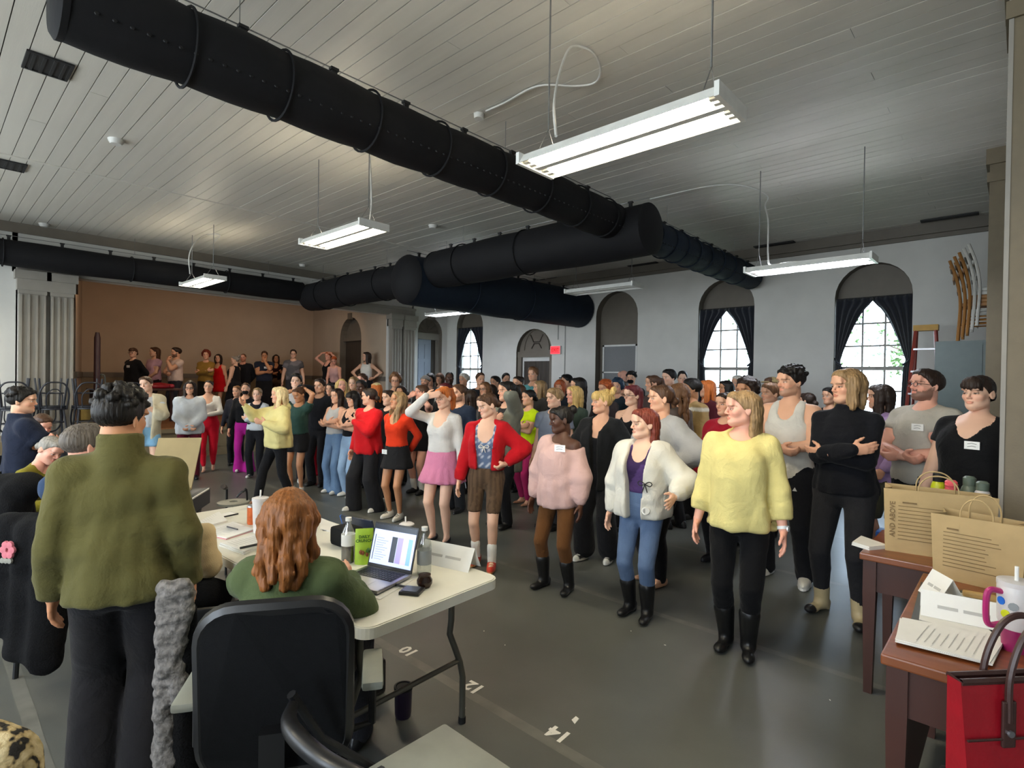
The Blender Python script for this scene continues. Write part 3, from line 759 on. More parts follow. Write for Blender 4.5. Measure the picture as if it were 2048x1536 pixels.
        for axs in range(3):
            n = D.shape; a = [slice(1,n[0]-1),slice(1,n[1]-1),slice(1,n[2]-1)]
            lo = list(a); hi = list(a); lo[axs] = slice(0,n[axs]-1); hi[axs] = slice(1,n[axs])
            ch = I[tuple(lo)] != I[tuple(hi)]; e = np.argwhere(ch)
            if not len(e): continue
            off = np.ones(3, int); off[axs] = 0; e = e+off
            u = (axs+1)%3; w = (axs+2)%3
            du = np.zeros(3,int); du[u] = 1; dw = np.zeros(3,int); dw[w] = 1
            q = [idx[tuple((e-du-dw).T)], idx[tuple((e-dw).T)], idx[tuple(e.T)], idx[tuple((e-du).T)]]
            f = np.stack(q, 1); ins = I[tuple(e.T)]
            f[ins] = f[ins][:, ::-1]
            Fs.append(f)
        Fc = np.concatenate(Fs); Fc = Fc[(Fc >= 0).all(1)]
        return V, Fc

def Rz(a): c, s = math.cos(a), math.sin(a); return np.array([[c,-s,0],[s,c,0],[0,0,1.]])
def Rx(a): c, s = math.cos(a), math.sin(a); return np.array([[1,0,0],[0,c,-s],[0,s,c.real]])
def Ry(a): c, s = math.cos(a), math.sin(a); return np.array([[c,0,s],[0,1.,0],[-s,0,c]])

# ---------------------------------------------------------------- head template (face +y, eyes at z=0, chin -.112, crown +.113)
HEADS = {}
def head_tpl(sex, h):
    key = (sex, h)
    if key in HEADS: return HEADS[key]
    g = Grid((-.10,-.125,-.20), (.10,.13,.125), h); m = sex == 'm'
    g.ell((0,-.014,.032), (.073,.092,.082), .0)
    g.ell((0,.026,-.035), (.060 if m else .056,.062,.078), .03)
    jw = .048 if m else .041
    g.cone((jw,.0,-.062), (.014,.066,-.094), .022, .019, .03); g.cone((-jw,.0,-.062), (-.014,.066,-.094), .022, .019, .03)
    for s in (-1,1):
        g.ell((s*.036,.055,-.022), (.026,.026,.024), .02)
        g.ell((s*.030,.088 if m else .085,.024), (.024,.012 if m else .010,.009 if m else .006), .014)
    g.ell((0,.080,.055), (.045,.022,.035), .03)
    for s in (-1,1):
        g.ell((s*.032,.098,.0), (.018,.012,.012), .012, 'd')
        g.ell((s*.032,.0775,.0), (.0150,.0135,.0115), .004)
    g.cone((0,.087,.014), (0,.1075,-.026), .008, .0112 if m else .0095, .012)
    for s in (-1,1): g.ell((s*.0115,.0965,-.031), (.0070,.008,.0065), .006)
    g.ell((0,.0900,-.0555), (.021,.0085,.0048), .006); g.ell((0,.0893,-.0645), (.018,.0085,.0056), .006)
    g.ell((0,.098,-.0602), (.019,.004,.0013), .003, 'd')
    g.ell((0,.080,-.097), (.019,.016,.014), .02)
    for s in (-1,1):
        g.ell((s*.076,-.012,-.008), (.008,.019,.031), .008, 'u', Rz(s*.35))
        g.ell((s*.085,-.007,-.004), (.006,.010,.017), .006, 'd', Rz(s*.35))
    nr = .058 if m else .049
    g.cone((0,-.022,-.06), (0,-.034,-.20), nr, nr+.004, .02)
    V, Fc = g.mesh(); HEADS[key] = (V, Fc); return V, Fc
def head_cols(V, skin, hair, lips, beard, eye, brow=True):
    c = np.tile(np.array(skin), (len(V),1)); x, y, z = V[:,0], V[:,1], V[:,2]; ax = np.abs(x)
    def mix(m, col, a=1.0): c[m] = c[m]*(1-a)+np.array(col)*a
    front = y > .04
    mix(front & (((ax-.036)/.03)**2+((z+.028)/.025)**2 < 1), np.clip(np.array(skin)*np.array([1.12,.86,.84]),0,1), .4)
    mix((y > .09) & (ax < .016) & (z < -.015) & (z > -.045), np.clip(np.array(skin)*np.array([1.08,.88,.85]),0,1), .4)
    if beard:
        zb_ = np.interp(y, [-.01,.01,.04,.065,.085,.11], [.0,-.012,-.040,-.050,-.047,-.040])
        bm = (z < zb_) & (y > -.006) & (z > -.128) & ~((ax < .021) & (z > -.071) & (z < -.049) & (y > .07))
        mix(bm, hair, beard*np.clip(.55+0*z[bm], 0, 1)[:,None] if False else beard)
        mix((y > .08) & (ax < .03) & (z < -.040) & (z > -.051), hair, beard)
    mix(front & ((ax/.0225)**2+((z+.0602)/.0095)**2 < 1) & (y > .076), lips, .7)
    e = front & (((ax-.032)/.0175)**2+((z-.0015)/.0078)**2 < 1) & (y > .07)
    mix(e, np.array(skin)*.32, .75)
    w = front & (((ax-.032)/.0138)**2+((z+.0012)/.0048)**2 < 1) & (y > .07); mix(w, (.50,.45,.41), 1)
    mix(w & ((ax-.032)**2+(z+.0005)**2 < .0066**2), eye, 1)
    if brow: mix(front & (ax > .012) & (ax < .053) & (np.abs(z-(.0235-((ax-.034)/.02)**2*.004)) < .0034), np.array(hair)*.8, .6)
    return c
# ---------------------------------------------------------------- hand template (wrist at 0, fingers +z, palm faces -y, thumb +x)
HANDS = {}
def hand_tpl(pose, h):
    key = (pose, h)
    if key in HANDS: return HANDS[key]
    g = Grid((-.075,-.085,-.05), (.09,.06,.22), h)
    fr = max(.0082, h*1.05)
    g.cone((0,0,-.05), (0,0,.0), .027, .025, .0)
    M = np.eye(3)
    g.ell((0.0,0,.045), (.041,.016,.052), .02); g.ell((.022,-.006,.03), (.018,.017,.032), .015)
    curl = {'relax':.38,'fist':1.35,'flat':.07,'spread':.12,'grip':.95}[pose]
    for i, (x, L, z) in enumerate(((.029,.072,.086),(.0095,.080,.091),(-.010,.074,.088),(-.028,.058,.080))):
        sp = (1.5-i)*(.16 if pose == 'spread' else .05 if pose != 'fist' else .0)
        p = np.array([x,0,z]); a = curl*(.55+.12*i)
        Ls = [L*.46,L*.31,L*.23]; P = [np.array([x*.85,0,z-.03]), p]
        for k in range(3):
            p = p+Ls[k]*np.array([math.sin(sp)*math.cos(a), -math.sin(a), math.cos(a)*math.cos(sp)]); P.append(p); a += curl*(.85 if k == 0 else .6)
        f = fr*(1 if i < 3 else .88)
        g.chain(P, [f*1.1,f*1.05,f,f*.92,f*.8], .008)
    tp = np.array([.030,-.004,.018]); d = np.array([.72,-.35,.60]) if pose != 'fist' else np.array([.35,-.75,.55]); d /= np.linalg.norm(d)
    p1 = tp+d*.034; d2 = d*.6+np.array([-.05,-.25,.75]) if pose != 'fist' else np.array([-.6,-.5,.5]); d2 /= np.linalg.norm(d2); p2 = p1+d2*.03; p3 = p2+d2*.022
    g.chain([tp,p1,p2,p3], [fr*1.55,fr*1.2,fr*1.05,fr*.85], .012)
    V, Fc = g.mesh(); HANDS[key] = (V, Fc); return V, Fc
# ---------------------------------------------------------------- hair templates (head space)
HAIRS = {}
def hair_tpl(style, h, seed=0):
    key = (style, h, seed)
    if key in HAIRS: return HAIRS[key]
    parts = style.split('+'); s0 = parts[0]; fl = set(parts[1:])
    long = s0 in ('long','wavy'); L = {'long':-.34,'wavy':-.33,'lay':-.23,'bob':-.13,'half':-.30,'mid':-.20}.get(s0, -.10)
    g = Grid((-.17,-.22,min(L,-.16)-.05), (.17,.15,.19), h)
    th = {'short':.011,'buzz':.004,'curly':.030,'curlytop':.014,'afro':.045,'tied':.006,'long':.012,'wavy':.016,'lay':.016,'bob':.014,'mid':.014,'half':.010,'shag':.020,'side':.017}.get(s0, .012)
    g.ell((0,-.016,.034), (.073+th,.094+th,.083+th), 0)
    if s0 in ('short','side','shag'): g.ell((0.01,.03,.088), (.06,.055,.03+th*.4), .03)
    if s0 != 'buzz': g.ell((0,.062,.076), (.056,.036,.036+th*.4), .02)
    if 'bangs' in fl: g.ell((0,.080,.052), (.060,.030,.044), .015)
    if s0 == 'side': g.ell((-.02,.045,.092), (.055,.05,.030), .02)
    if s0 in ('curly','afro','curlytop'):
        r = np.random.RandomState(seed+5)
        for i in range(110):
            d = r.normal(size=3); d /= np.linalg.norm(d)
            if d[1] > .55 and d[2] < .25: continue
            if d[2] < (-.55 if s0 != 'curlytop' else .22): continue
            tk = .026 if s0 == 'curlytop' else th; c = np.array([0,-.016,.034])+d*np.array([.073+tk*.8,.094+tk*.8,.083+tk*.9]); rr = r.uniform(.014,.024); g.ell(c, (rr,rr,rr), .008)
    # hair line
    X, Y, Z = g.xyz((slice(None),)*3)
    recede = .012 if 'recede' in fl else 0
    if s0 in ('short','buzz','curlytop','side','shag'):
        lo = -.02 if s0 == 'shag' else 0
        f = np.interp(Y, [-.14,-.09,-.05,-.012,.006,.024,.046,.07,.10,.14], [-.095+lo,-.085+lo,-.055+lo,-.028,-.012,.012,.042,.062+recede,.070+recede*2,.075])
    elif s0 == 'tied' or s0 == 'afro' or s0 == 'curly':
        f = np.interp(Y, [-.14,-.09,-.05,-.012,.006,.024,.046,.07,.10,.14], [-.085,-.08,-.06,-.028,-.01,.015,.046,.068,.074,.08])
        if s0 == 'curly': f = f-np.where(Y < .02, .035, 0)
    else:
        f = np.interp(Y, [-.14,-.05,.0,.022,.032,.046,.07,.10,.14], [L,L,L,-.10,-.02,.040,.068,.074,.08])
    if 'bangs' in fl: f = np.minimum(f, np.where((Y > .05) & (np.abs(X) < .062), .022+.006*np.sin(X*160), 9))
    cut = (f-Z)*.75
    if s0 == 'half':
        f = np.interp(Y, [-.14,-.09,-.05,-.012,.006,.024,.046,.07,.10,.14], [-.16,-.15,-.10,-.028,-.01,.015,.046,.068,.074,.08])
        g.D = np.maximum(g.D, ((f-Z)*.75).astype(np.float32)+0*X.astype(np.float32))
    # drape
    if s0 in ('long','wavy','bob','mid','half','lay'):
        k = .03; w0 = .083+th; amp = .010 if s0 in ('wavy','lay') else .004
        n = 8; wid = 1.10 if s0 in ('long','wavy') else 1.22 if s0 == 'lay' else 1.0
        for i in range(n):
            am = {'half':1.15,'long':2.45,'wavy':2.55,'bob':2.5,'mid':2.4,'lay':2.3}.get(s0, 2.6); a = -am+2*am*i/(n-1); cx = math.sin(a)*w0*.80; cy = -.018-math.cos(a)*w0*.86
            if cy > .028: cy = .028
            zend = L+.02*math.cos(i*2.1+seed)
            P = [np.array([cx*.9,cy*.85,.05])]; m_ = 6
            for j in range(1, m_+1):
                t = j/m_; z = .05+(zend-.05)*t; sp = 1+ (wid-1)*t*1.2-(.30*t*t if s0 != 'bob' else .1*t)*(1 if abs(a) < 1.4 else .3)
                back = -.012*t if abs(a) < 1.6 else (.012*t)
                P.append(np.array([cx*sp+amp*math.sin(j*2.0+i), cy*(1-.15*t)+back+amp*math.cos(j*1.7+i*2), z]))
            g.chain(P, list(np.linspace(.030,.021,len(P))), .022)
        f2 = np.interp(Y, [-.14,.0,.022,.034,.05,.07,.10,.14], [-9,-9,-9,-.05 if long else -.06,.036,.064,.072,.078])
        if 'bangs' in fl: f2 = np.minimum(f2, np.where((Y > .05) & (np.abs(X) < .062), .022+.006*np.sin(X*160), 9))
        if s0 == 'half': f2 = f2*0-9
        cut = np.where((np.abs(X) > .050) & (Z < .03), np.minimum(-1, f2*0-1), (f2-Z)*.75) if True else cut
        # keep the face clear
        g.D = np.maximum(g.D, cut.astype(np.float32))
        g.ell((0,.075,-.045), (.058,.062,.088), .012, 'd')
        g.ell((0,.045,-.16), (.048,.055,.09), .012, 'd')
    else:
        g.D = np.maximum(g.D, cut.astype(np.float32))
    if 'bun' in fl: g.ell((0,-.118,.075), (.042,.036,.040), .012)
    if 'lowbun' in fl: g.ell((0,-.115,-.02), (.040,.034,.036), .012)
    if 'topbun' in fl:
        r = np.random.RandomState(3)
        for i in range(14):
            d = r.normal(size=3)*.026; g.ell(np.array([0,-.085,.105])+d, (.028,.026,.026), .012)
    if 'pony' in fl or 'ponylong' in fl:
        e = -.30 if 'ponylong' in fl else -.16
        g.chain([(0,-.095,.06),(0,-.135,.05),(0,-.150,-.03),(.005,-.135,-.13),(.0,-.115,e)], [.026,.028,.036,.032,.012], .015)
    if 'locks' in fl:
        for s in (-1,1): g.chain([(s*.060,.062,.055),(s*.074,.045,-.01),(s*.072,.04,-.085)], [.010,.010,.005], .01)
    # strands
    if s0 in ('short','shag','side','curlytop','buzz'): g.D = g.D+(np.clip(.01-Z, 0, .1)*np.clip((.02-Y)/.05, 0, 1)*(.16+th*4)).astype(np.float32)
    th_ = np.arctan2(X, -(Y+.016)); st = .0022*np.sin(th_*34+Z*18)+.0016*np.sin(th_*61-Z*40)
    if s0 not in ('buzz',): g.D = g.D+st.astype(np.float32)
    V, Fc = g.mesh(); HAIRS[key] = (V, Fc); return V, Fc

SK = {'fair':'#e3b79d','light':'#d9a688','tan':'#c08a66','olive':'#b98460','brown':'#7d4f35','dark':'#4f3224','pink':'#e2a892'}
HC = {'black':'#15110f','dark':'#2a1d16','brown':'#4a3222','mid':'#6b4a30','dirty':'#8f7350','blond':'#c9a868','pale':'#dcc493','red':'#a8532a','ginger':'#c0692f','auburn':'#6e2f22','grey':'#8d8880','wine':'#5a1f24','blue':'#22364a','salt':'#5e564e','white':'#c9c4ba'}
ARMS = {  # wrist (x outward, y forward, z) in units of height, elbow pole, hand pose
 'down':((.155,.030,.485),(.25,-1,-.1),'relax'), 'hip':((.118,.045,.600),(1,-.35,0),'fist'), 'back':((.06,-.10,.53),(1,-.5,0),'relax'),
 'cross':((-.060,.142,.692),(.9,.1,-1),'relax'), 'cross2':((-.045,.120,.668),(.9,.1,-1),'relax'), 'clasp':((.010,.125,.545),(1,-.3,-.2),'grip'),
 'chin':((.025,.125,.815),(.35,.6,-1),'fist'), 'chest':((-.01,.125,.735),(.9,.2,-1),'relax'), 'head':((.085,.035,.985),(1,.35,.1),'flat'),
 'brow':((.055,.115,.945),(.8,.6,-.4),'flat'), 'ear':((.07,.07,.90),(.9,.5,-.5),'grip'), 'belly':((-.01,.125,.625),(1,0,-.4),'grip'),
 'out':((.20,.12,.62),(.6,-1,-.3),'spread'), 'point':((.02,.22,.88),(.5,.3,-1),'spread'), 'wave':((.10,.20,.74),(.7,0,-1),'spread'),
 'pocket':((.135,.06,.53),(.9,-.6,0),'fist'), 'neck':((.04,-.02,.90),(.6,.9,.2),'grip'), 'desk':((.05,.24,.62),(.8,-.2,-.6),'relax'), 'mouth':((.015,.11,.84),(.5,.4,-1),'grip'),
}
def unit(v): v = np.array(v, float); return v/max(1e-9, np.linalg.norm(v))
def ik(a, b, l1, l2, pole):
    v = b-a; d = np.linalg.norm(v)
    if d > (l1+l2)*.995: b = a+v/d*(l1+l2)*.995; v = b-a; d = np.linalg.norm(v)
    x = (l1*l1-l2*l2+d*d)/(2*d); y = math.sqrt(max(0, l1*l1-x*x)); u = v/d
    p = unit(pole); p = unit(p-u*(p@u)); return a+u*x+p*y, b

N_TRI = [0]; SPOTS = []
def person(u, vtop, d=None, fv=None, zb=0.0, label='', fa=0, hd=None, hp=0.0, hr=0.0, sex='f', w=1.0, skin='fair', hair=('long','brown'), beard=0,
           top=None, jacket=None, bottom=None, shoes=None, arms=('down','down'), lean=(0,0), feet=None, group=None, H=None, sit=None, lod=None, extra=(), pos=None, lips=None, sx=None):
    if hd is None: hd = fa
    if sx is not None: d = sx/ray(u, vtop).x
    if d is None: r = ray(u, fv); d = -CAMH/r.z if zb == 0 else (zb-CAMH)/r.z
    if fv is None and sit is None and pos is None:     # keep people from standing inside one another
        for dd in (0,.15,.3,.45,.6,-.15,.8,-.3,1.0,1.25,1.5):
            q = at_d(u, vtop, d+dd); inside = (q.y < YW-.3) if zb == 0 else True
            if inside and all((q.x-a)**2+(q.y-b)**2 > .52**2 for a, b in SPOTS): d = d+dd; break
    pt = at_d(u, vtop, d); SPOTS.append((pt.x, pt.y)); base = Vector((pt.x, pt.y, zb)) if pos is None else Vector((pos[0], pos[1], zb))
    if H is None: H = pt.z-zb
    hb = H
    H = H/(1.0+({'afro':.02,'curly':.012,'curlytop':.012}.get(hair[0].split('+')[0], .006) if hair else 0))
    if sit is not None: H = sit
    if lod is None: lod = 0 if d < 4.1 else 1 if d < 7.2 else 2 if d < 8.8 else 3
    hv = (.0132, .0205, .028, .033)[lod]; hh = (.0050, .0078, .0112, .0138)[lod]; hn = (.0058,.0084,.0110,.0125)[lod]; hhr = (.0068, .0098, .0135, .0160)[lod]
    c = Vector((CAM.x-base.x, CAM.y-base.y, 0)).normalized(); lf = Vector((c.y, -c.x, 0))   # viewer's left
    lf = Vector((c.y, -c.x, 0))
    vd = -c; lf = Vector((-vd.y, vd.x, 0))
    def ang(a): a = math.radians(a); q = c*math.cos(a)+lf*math.sin(a); return math.atan2(q.y, q.x)-math.pi/2
    rz = ang(fa); hy = ang(hd)-rz
    if sit is not None and lean[0]: base = base-Vector((-math.sin(rz), math.cos(rz), 0))*(.495*H*math.sin(math.radians(lean[0])))
    t = empty('person', base, rz); tag(t, label, 'person', group)
    m = sex == 'm'; ws = w*(H/1.68)
    sk = lin(SK[skin]) if skin in SK else lin(skin)
    hc = lin(HC.get(hair[1], hair[1])) if hair else (.1,.08,.06)
    # ---------------- skeleton (person space, facing +y)
    hipz = .505*H if sit is None else pt.z-zb-.495*H*math.cos(math.radians(lean[0]))
    P0 = np.array([0,0,hipz])
    lx, ly = math.radians(lean[0]), math.radians(lean[1])            # forward, sideways lean
    RT = Ry(ly)@Rx(-lx)
    zero = .505*H
    def tz(p): return RT@(np.array(p, float)-np.array([0,0,zero]))+P0
    T = np.eye(4); T[:3,:3] = RT; T[:3,3] = P0-RT@np.array([0,0,zero])
    sw = (.104 if m else .090)*H*(.70+.30*w)
    sh = [tz((s*sw,-.012*H,.792*H)) for s in (1,-1)]
    ul, fl = .168*H, .150*H
    arm = []
    for i, s in enumerate((1,-1)):
        a = arms[i]
        if isinstance(a, str): wv, pole, hpz = ARMS[a]
        else: wv, pole, hpz = a
        wx = wv[0]
        if a in ('down','pocket'): wx = wx*(.6+.4*w)
        wr = tz((s*wx*H, wv[1]*H, wv[2]*H)); el, wr = ik(sh[i], wr, ul, fl, RT@np.array([s*pole[0], pole[1], pole[2]]))
        arm.append((sh[i], el, wr, hpz, a))
    if feet is None: feet = ((.058,.0,-6),(.058,.03,-6))
    leg = []
    for i, s in enumerate((1,-1)):
        hp_ = P0+RT@np.array([s*.055*H*(.75+.25*w), 0, -.005*H])
        if sit is None:
            an = np.array([s*feet[i][0]*H, feet[i][1]*H, .047*H]); kn, an = ik(hp_, an, .245*H, .225*H, (s*.08,1,0))
        else:
            kn = hp_+np.array([s*.06,.44,-.02]); an = kn+np.array([0,.02,-max(.2,kn[2]-.08)])
        leg.append((hp_, kn, an, math.radians(feet[i][2])*s))
    # ---------------- torso profile
    zs = np.array([.455,.49,.53,.58,.63,.69,.74,.785,.815,.835,.86])*H
    if m:
        a = np.array([.10,.148,.160,.152,.146,.158,.170,.158,.112,.070,.054]); b = np.array([.08,.105,.112,.106,.102,.110,.118,.100,.078,.062,.054])
    else:
        a = np.array([.10,.160,.170,.150,.128,.136,.144,.132,.094,.058,.046]); b = np.array([.08,.112,.116,.103,.093,.100,.108,.092,.070,.056,.046])
    oy = np.array([-.01,-.012,-.012,-.004,.0,.002,.004,-.006,-.016,-.022,-.026])
    a = a*ws; b = b*(ws*(.55+.45*w)); a[-2:] /= max(1,w**.6); b[-2:] /= max(1,w**.6)
    rl = np.array([.080,.053,.050,.030])*ws if not m else np.array([.082,.057,.052,.034])*ws
    ra = np.array([.047,.040,.036,.0265])*(ws**.8)*(1.18 if m else 1.0)
    bust = None if m else (.058*ws, .086*ws+.012, .722*H, .058*ws)
    hsc = H*.1335/.225; hsc = max(.90, min(1.06, hsc))
    chin = .112*hsc
    hcen = tz((0,-.005*H,0))*0+tz((0,-.012*H,1.0*H-.113*hsc))
    RH = RT@Rz(hy)@Rx(math.radians(-hp))@Ry(math.radians(hr))
    nb = tz((0,-.022*H,.835*H))
    # bounding box
    pts = np.array([p for x in arm for p in x[:3]]+[p for x in leg for p in x[:3]]+[hcen]+[nb])
    lo = pts.min(0)-.17*max(1,w); hi = pts.max(0)+.17*max(1,w); lo[2] = 0 if sit is None else 0; hi[2] = max(hcen[2]-.06, max(x[2][2] for x in arm)+.05)
    lo[0] = min(lo[0], -.24*w); hi[0] = max(hi[0], .24*w); lo[1] = min(lo[1],-.24*w); hi[1] = max(hi[1],.24*w)
    def grid(z0=None, z1=None):
        l2 = lo.copy(); h2 = hi.copy()
        if z0 is not None: l2[2] = z0
        if z1 is not None: h2[2] = z1
        return Grid(l2, h2, hv)
    GV = []
    def emit(name, V, Fc, matn, col, parent=t):
        if matn == 'cloth' and name in ('top','dress','jacket','cardigan','blazer','hoodie','skirt','trousers','shorts'): GV.append((np.asarray(V)-T[:3,3])@T[:3,:3])
        if len(Fc) == 0: return None
        N_TRI[0] += 2*len(Fc)
        return raw(name, V, Fc, MATS[matn], parent, True, col=col)
    # ---------------- body (skin)
    g = grid()
    g.loft(T, zs, a, b, oy, .0)
    if bust:
        for s in (1,-1): g.ell(tz((s*bust[0], bust[1]-.03, bust[2])), (bust[3]*.95,bust[3]*.85,bust[3]), .04)
    for i, s in enumerate((1,-1)):
        S0, E, Wr, _, _ = arm[i]
        g.cone(tz((s*.022*H,-.018*H,.830*H)), S0+np.array([0,0,.004*H]), .028*ws, ra[0]*.98, .045)
        g.cone(S0, E, ra[0], ra[1], .03); g.cone(E, (E+Wr)/2, ra[1], ra[2], .006); g.cone((E+Wr)/2, Wr, ra[2], ra[3], .006)
        hp_, K, A, _ = leg[i]
        g.cone(hp_, K, rl[0], rl[1], .035); c1 = K+(A-K)*.32+np.array([0,-.012,0]); g.cone(K, c1, rl[1]*.97, rl[2], .008); g.cone(c1, A, rl[2], rl[3], .006)
        fdir = np.array([math.sin(leg[i][3])*-1, math.cos(leg[i][3]), 0])
        g.cone(A+np.array([0,0,-.02]), A+fdir*.08+np.array([0,0,.026-A[2]]), .030*ws**.5, .020, .02)
    g.cone(nb, hcen+RH@np.array([0,-.02,-.09]), (.056 if m else .046)*ws**.4, (.055 if m else .047)*hsc, .02)
    V, Fc = g.mesh(); C = np.tile(np.array(sk), (len(V),1))
    HV, HF = head_tpl(sex, hh)
    lp = lin(lips) if lips else tuple(np.clip(np.array(sk)*np.array([.92,.52,.50]),0,1))
    HCc = head_cols(HV, sk, hc, lp, beard, lin('#2f2117'))
    HVp = (HV*hsc)@RH.T+hcen
    kt = np.clip((-.085-HV[:,2])/.115, 0, 1)[:,None]; na_ = hcen+RH@np.array([0,-.022,-.085])*hsc      # neck foot tucks into the body
    HVp = HVp*(1-.42*kt)+.42*kt*(na_*(1-kt)+nb*kt)
    Vs = [V, HVp]; Fs = [Fc, HF+len(V)]; Cs = [C, HCc]; off = len(V)+len(HVp)
    for i, s in enumerate((1,-1)):
        S0, E, Wr, pz, an_ = arm[i]
        hV, hF = hand_tpl(pz, hn); dz = unit(Wr-E)
        if an_ == 'hip': dz = unit(RT@np.array([-s*.75,.45,-.45]))
        if an_ in ('down','pocket'): dz = unit(dz*.8+np.array([0,.12,-.4]))
        if an_ in ('cross','cross2'): dz = unit(RT@np.array([-s*.9,-.28,.16 if an_ == 'cross' else -.02]))
        if an_ in ('head','brow'): dz = unit(np.array([-s*.8,-.3,.15]))
        if an_ == 'chin': dz = unit(np.array([-s*.2,-.35,.8]))
        # palm normal: towards the body, thumb forward/up
        tgt = tz((0,.05*H,(Wr[2]-P0[2])/1.0+zero)) if an_ in ('down','pocket','out','back') else tz((0,-.05*H,.74*H if an_ not in ('head','brow','ear','chin','mouth','neck') else .93*H))
        pn = tgt-Wr; pn = unit(pn-dz*(pn@dz)); ym = -pn; xm = np.cross(ym, dz)
        # thumb side chosen so that a right hand stays a right hand
        if s < 0: hV = hV*np.array([-1,1,1]); hF = hF[:, ::-1]
        # right hand: palm -y, fingers +z, thumb +x  (mirror for left)
        M3 = np.stack([-xm if False else xm, ym, dz], 1)
        if np.linalg.det(M3) < 0: M3[:,0] *= -1
        hs = H/1.70*(1.03 if m else .95)
        Vs.append((hV*hs)@M3.T+Wr); Fs.append(hF+off); Cs.append(np.tile(np.array(sk)*np.array([1.0,.94,.92]), (len(hV),1))); off += len(hV)
    emit('body', np.concatenate(Vs), np.concatenate(Fs), 'skin', np.concatenate(Cs))
    # ---------------- hair
    if hair:
        seed = int(u) % 3 if lod < 2 else 0
        V, Fc = hair_tpl(hair[0], hhr, seed if hair[0].startswith(('curly','afro')) else 0)
        emit('hair', (V*hsc)@RH.T+hcen, Fc, 'hair', np.tile(np.array(hc), (len(V),1)))
    # ---------------- garments
    def garment(name, spec, seed, bustk=True, under=0.0):
        q = dict(sl=1.0, ease=.016, hem=.50, neck=.035, nd=.02, loose=.5, fold=.0, flare=0.0, tank=False, open=0.0, collar=0, hood=0, mat='cloth', cuff=None, strap=.05, off=0.0, band=None, puff=1.0)
        q.update(spec); e = q['ease']+under; col = np.array(lin(q['c']))
        zb_ = q['hem']*H
        g = grid(z0=max(0, min(tz((0,0,zb_))[2]-.10, min(x[2][2] for x in arm)-.02) if q['sl'] > .6 else tz((0,0,zb_))[2]-.12))
        z2 = np.concatenate([[zb_-.01], zs[zs > zb_]]) if zb_ >= zs[0] else np.concatenate([[zb_-.01], zs])
        ek = e*np.interp(z2/H, [.70,.78,.83], [1,.75,.5]); A = np.interp(z2, zs, a)+ek; B = np.interp(z2, zs, b)+ek*1.05; O = np.interp(z2, zs, oy)
        if zb_ < .5*H: A = np.where(z2 < .5*H, np.maximum(A, np.interp(.5*H, zs, a)+e), A); B = np.where(z2 < .5*H, np.maximum(B, np.interp(.5*H, zs, b)+e), B)
        below = z2 < .72*H; ac = np.interp(.73*H, zs, a)+e; bc = np.interp(.73*H, zs, b)+e+(.03*ws if bust else .0)
        A = np.where(below, np.maximum(A, A*(1-q['loose'])+q['loose']*ac), A); B = np.where(below, np.maximum(B, B*(1-q['loose'])+q['loose']*bc), B)
        fl_ = q['flare']*np.clip((.72*H-z2)/(.72*H-zb_), 0, 1); A = A+fl_; B = B+fl_
        zt = .842*H
        g.loft(T, z2, A, B, O, 0.0, z0=zb_, z1=zt, fold=(q['fold'], 9, seed, .74*H, zb_) if q['fold'] and q['loose'] > .3 else None, rnd=.02)
        if bust and bustk:
            for s in (1,-1): g.ell(tz((s*bust[0], bust[1]-.03, bust[2])), np.array((bust[3]*.95,bust[3]*.85,bust[3]))+e, .045)
        ends = []
        for i, s in enumerate((1,-1)):
            S0, E, Wr, _, an_ = arm[i]
            g.cone(tz((s*.022*H,-.018*H,.828*H)), S0+np.array([0,0,.004*H-e*.25]), .028*ws+e*.6, ra[0]*.98+e*.75, .045)
            if q['tank']: continue
            S0 = S0-np.array([0,0,e*.2]); L = q['sl']; r0 = ra[0]+e*.8; r1 = ra[1]+e*1.1; r2 = (ra[3]+e*.9) if q['cuff'] is None else q['cuff']
            pf = q['puff']
            if L <= .5:
                Pm = S0+(E-S0)*(L/.5); g.cone(S0, Pm, r0, (r0+(r1-r0)*L/.5)*1.08+.004, .028)
                ends.append((Pm, unit(E-S0), r0+.03))
            else:
                g.cone(S0, E, r0, r1*pf, .028); t2 = (L-.5)/.5; Pm = E+(Wr-E)*t2
                mid = E+(Pm-E)*.6; g.cone(E, mid, r1*pf, (r1*.45+r2*.55)*pf*1.05, .006); g.cone(mid, Pm, (r1*.45+r2*.55)*pf*1.05, r2+(1-t2)*(r1-r2)*.5, .006); ends.append((Pm, unit(Wr-E), r2+(1-t2)*(r1-r2)*.5+.010)) if an_ in ('down','hip','out','back','pocket') or L < .95 else None
        if q['hood']: g.ell(tz((0,-.075*H,.835*H)), (.105*ws,.055*ws,.075*ws), .03)
        if q['mat'] == 'cloth': g.noise(min(.009, e*.32), 24, seed); g.noise(min(.004, e*.2), 60, seed+3)
        for Pm, nv_, R_ in ends:                      # flat sleeve ends
            q3 = g.sl(Pm-R_, Pm+R_, 0)
            if q3 is None: continue
            X, Y, Z = g.xyz(q3); X = X-Pm[0]; Y = Y-Pm[1]; Z = Z-Pm[2]
            g.put(q3, np.maximum(np.sqrt(X*X+Y*Y+Z*Z)-R_, -(X*nv_[0]+Y*nv_[1]+Z*nv_[2])).astype(np.float32), 0, 'd')
        # neckline
        n = q['neck']
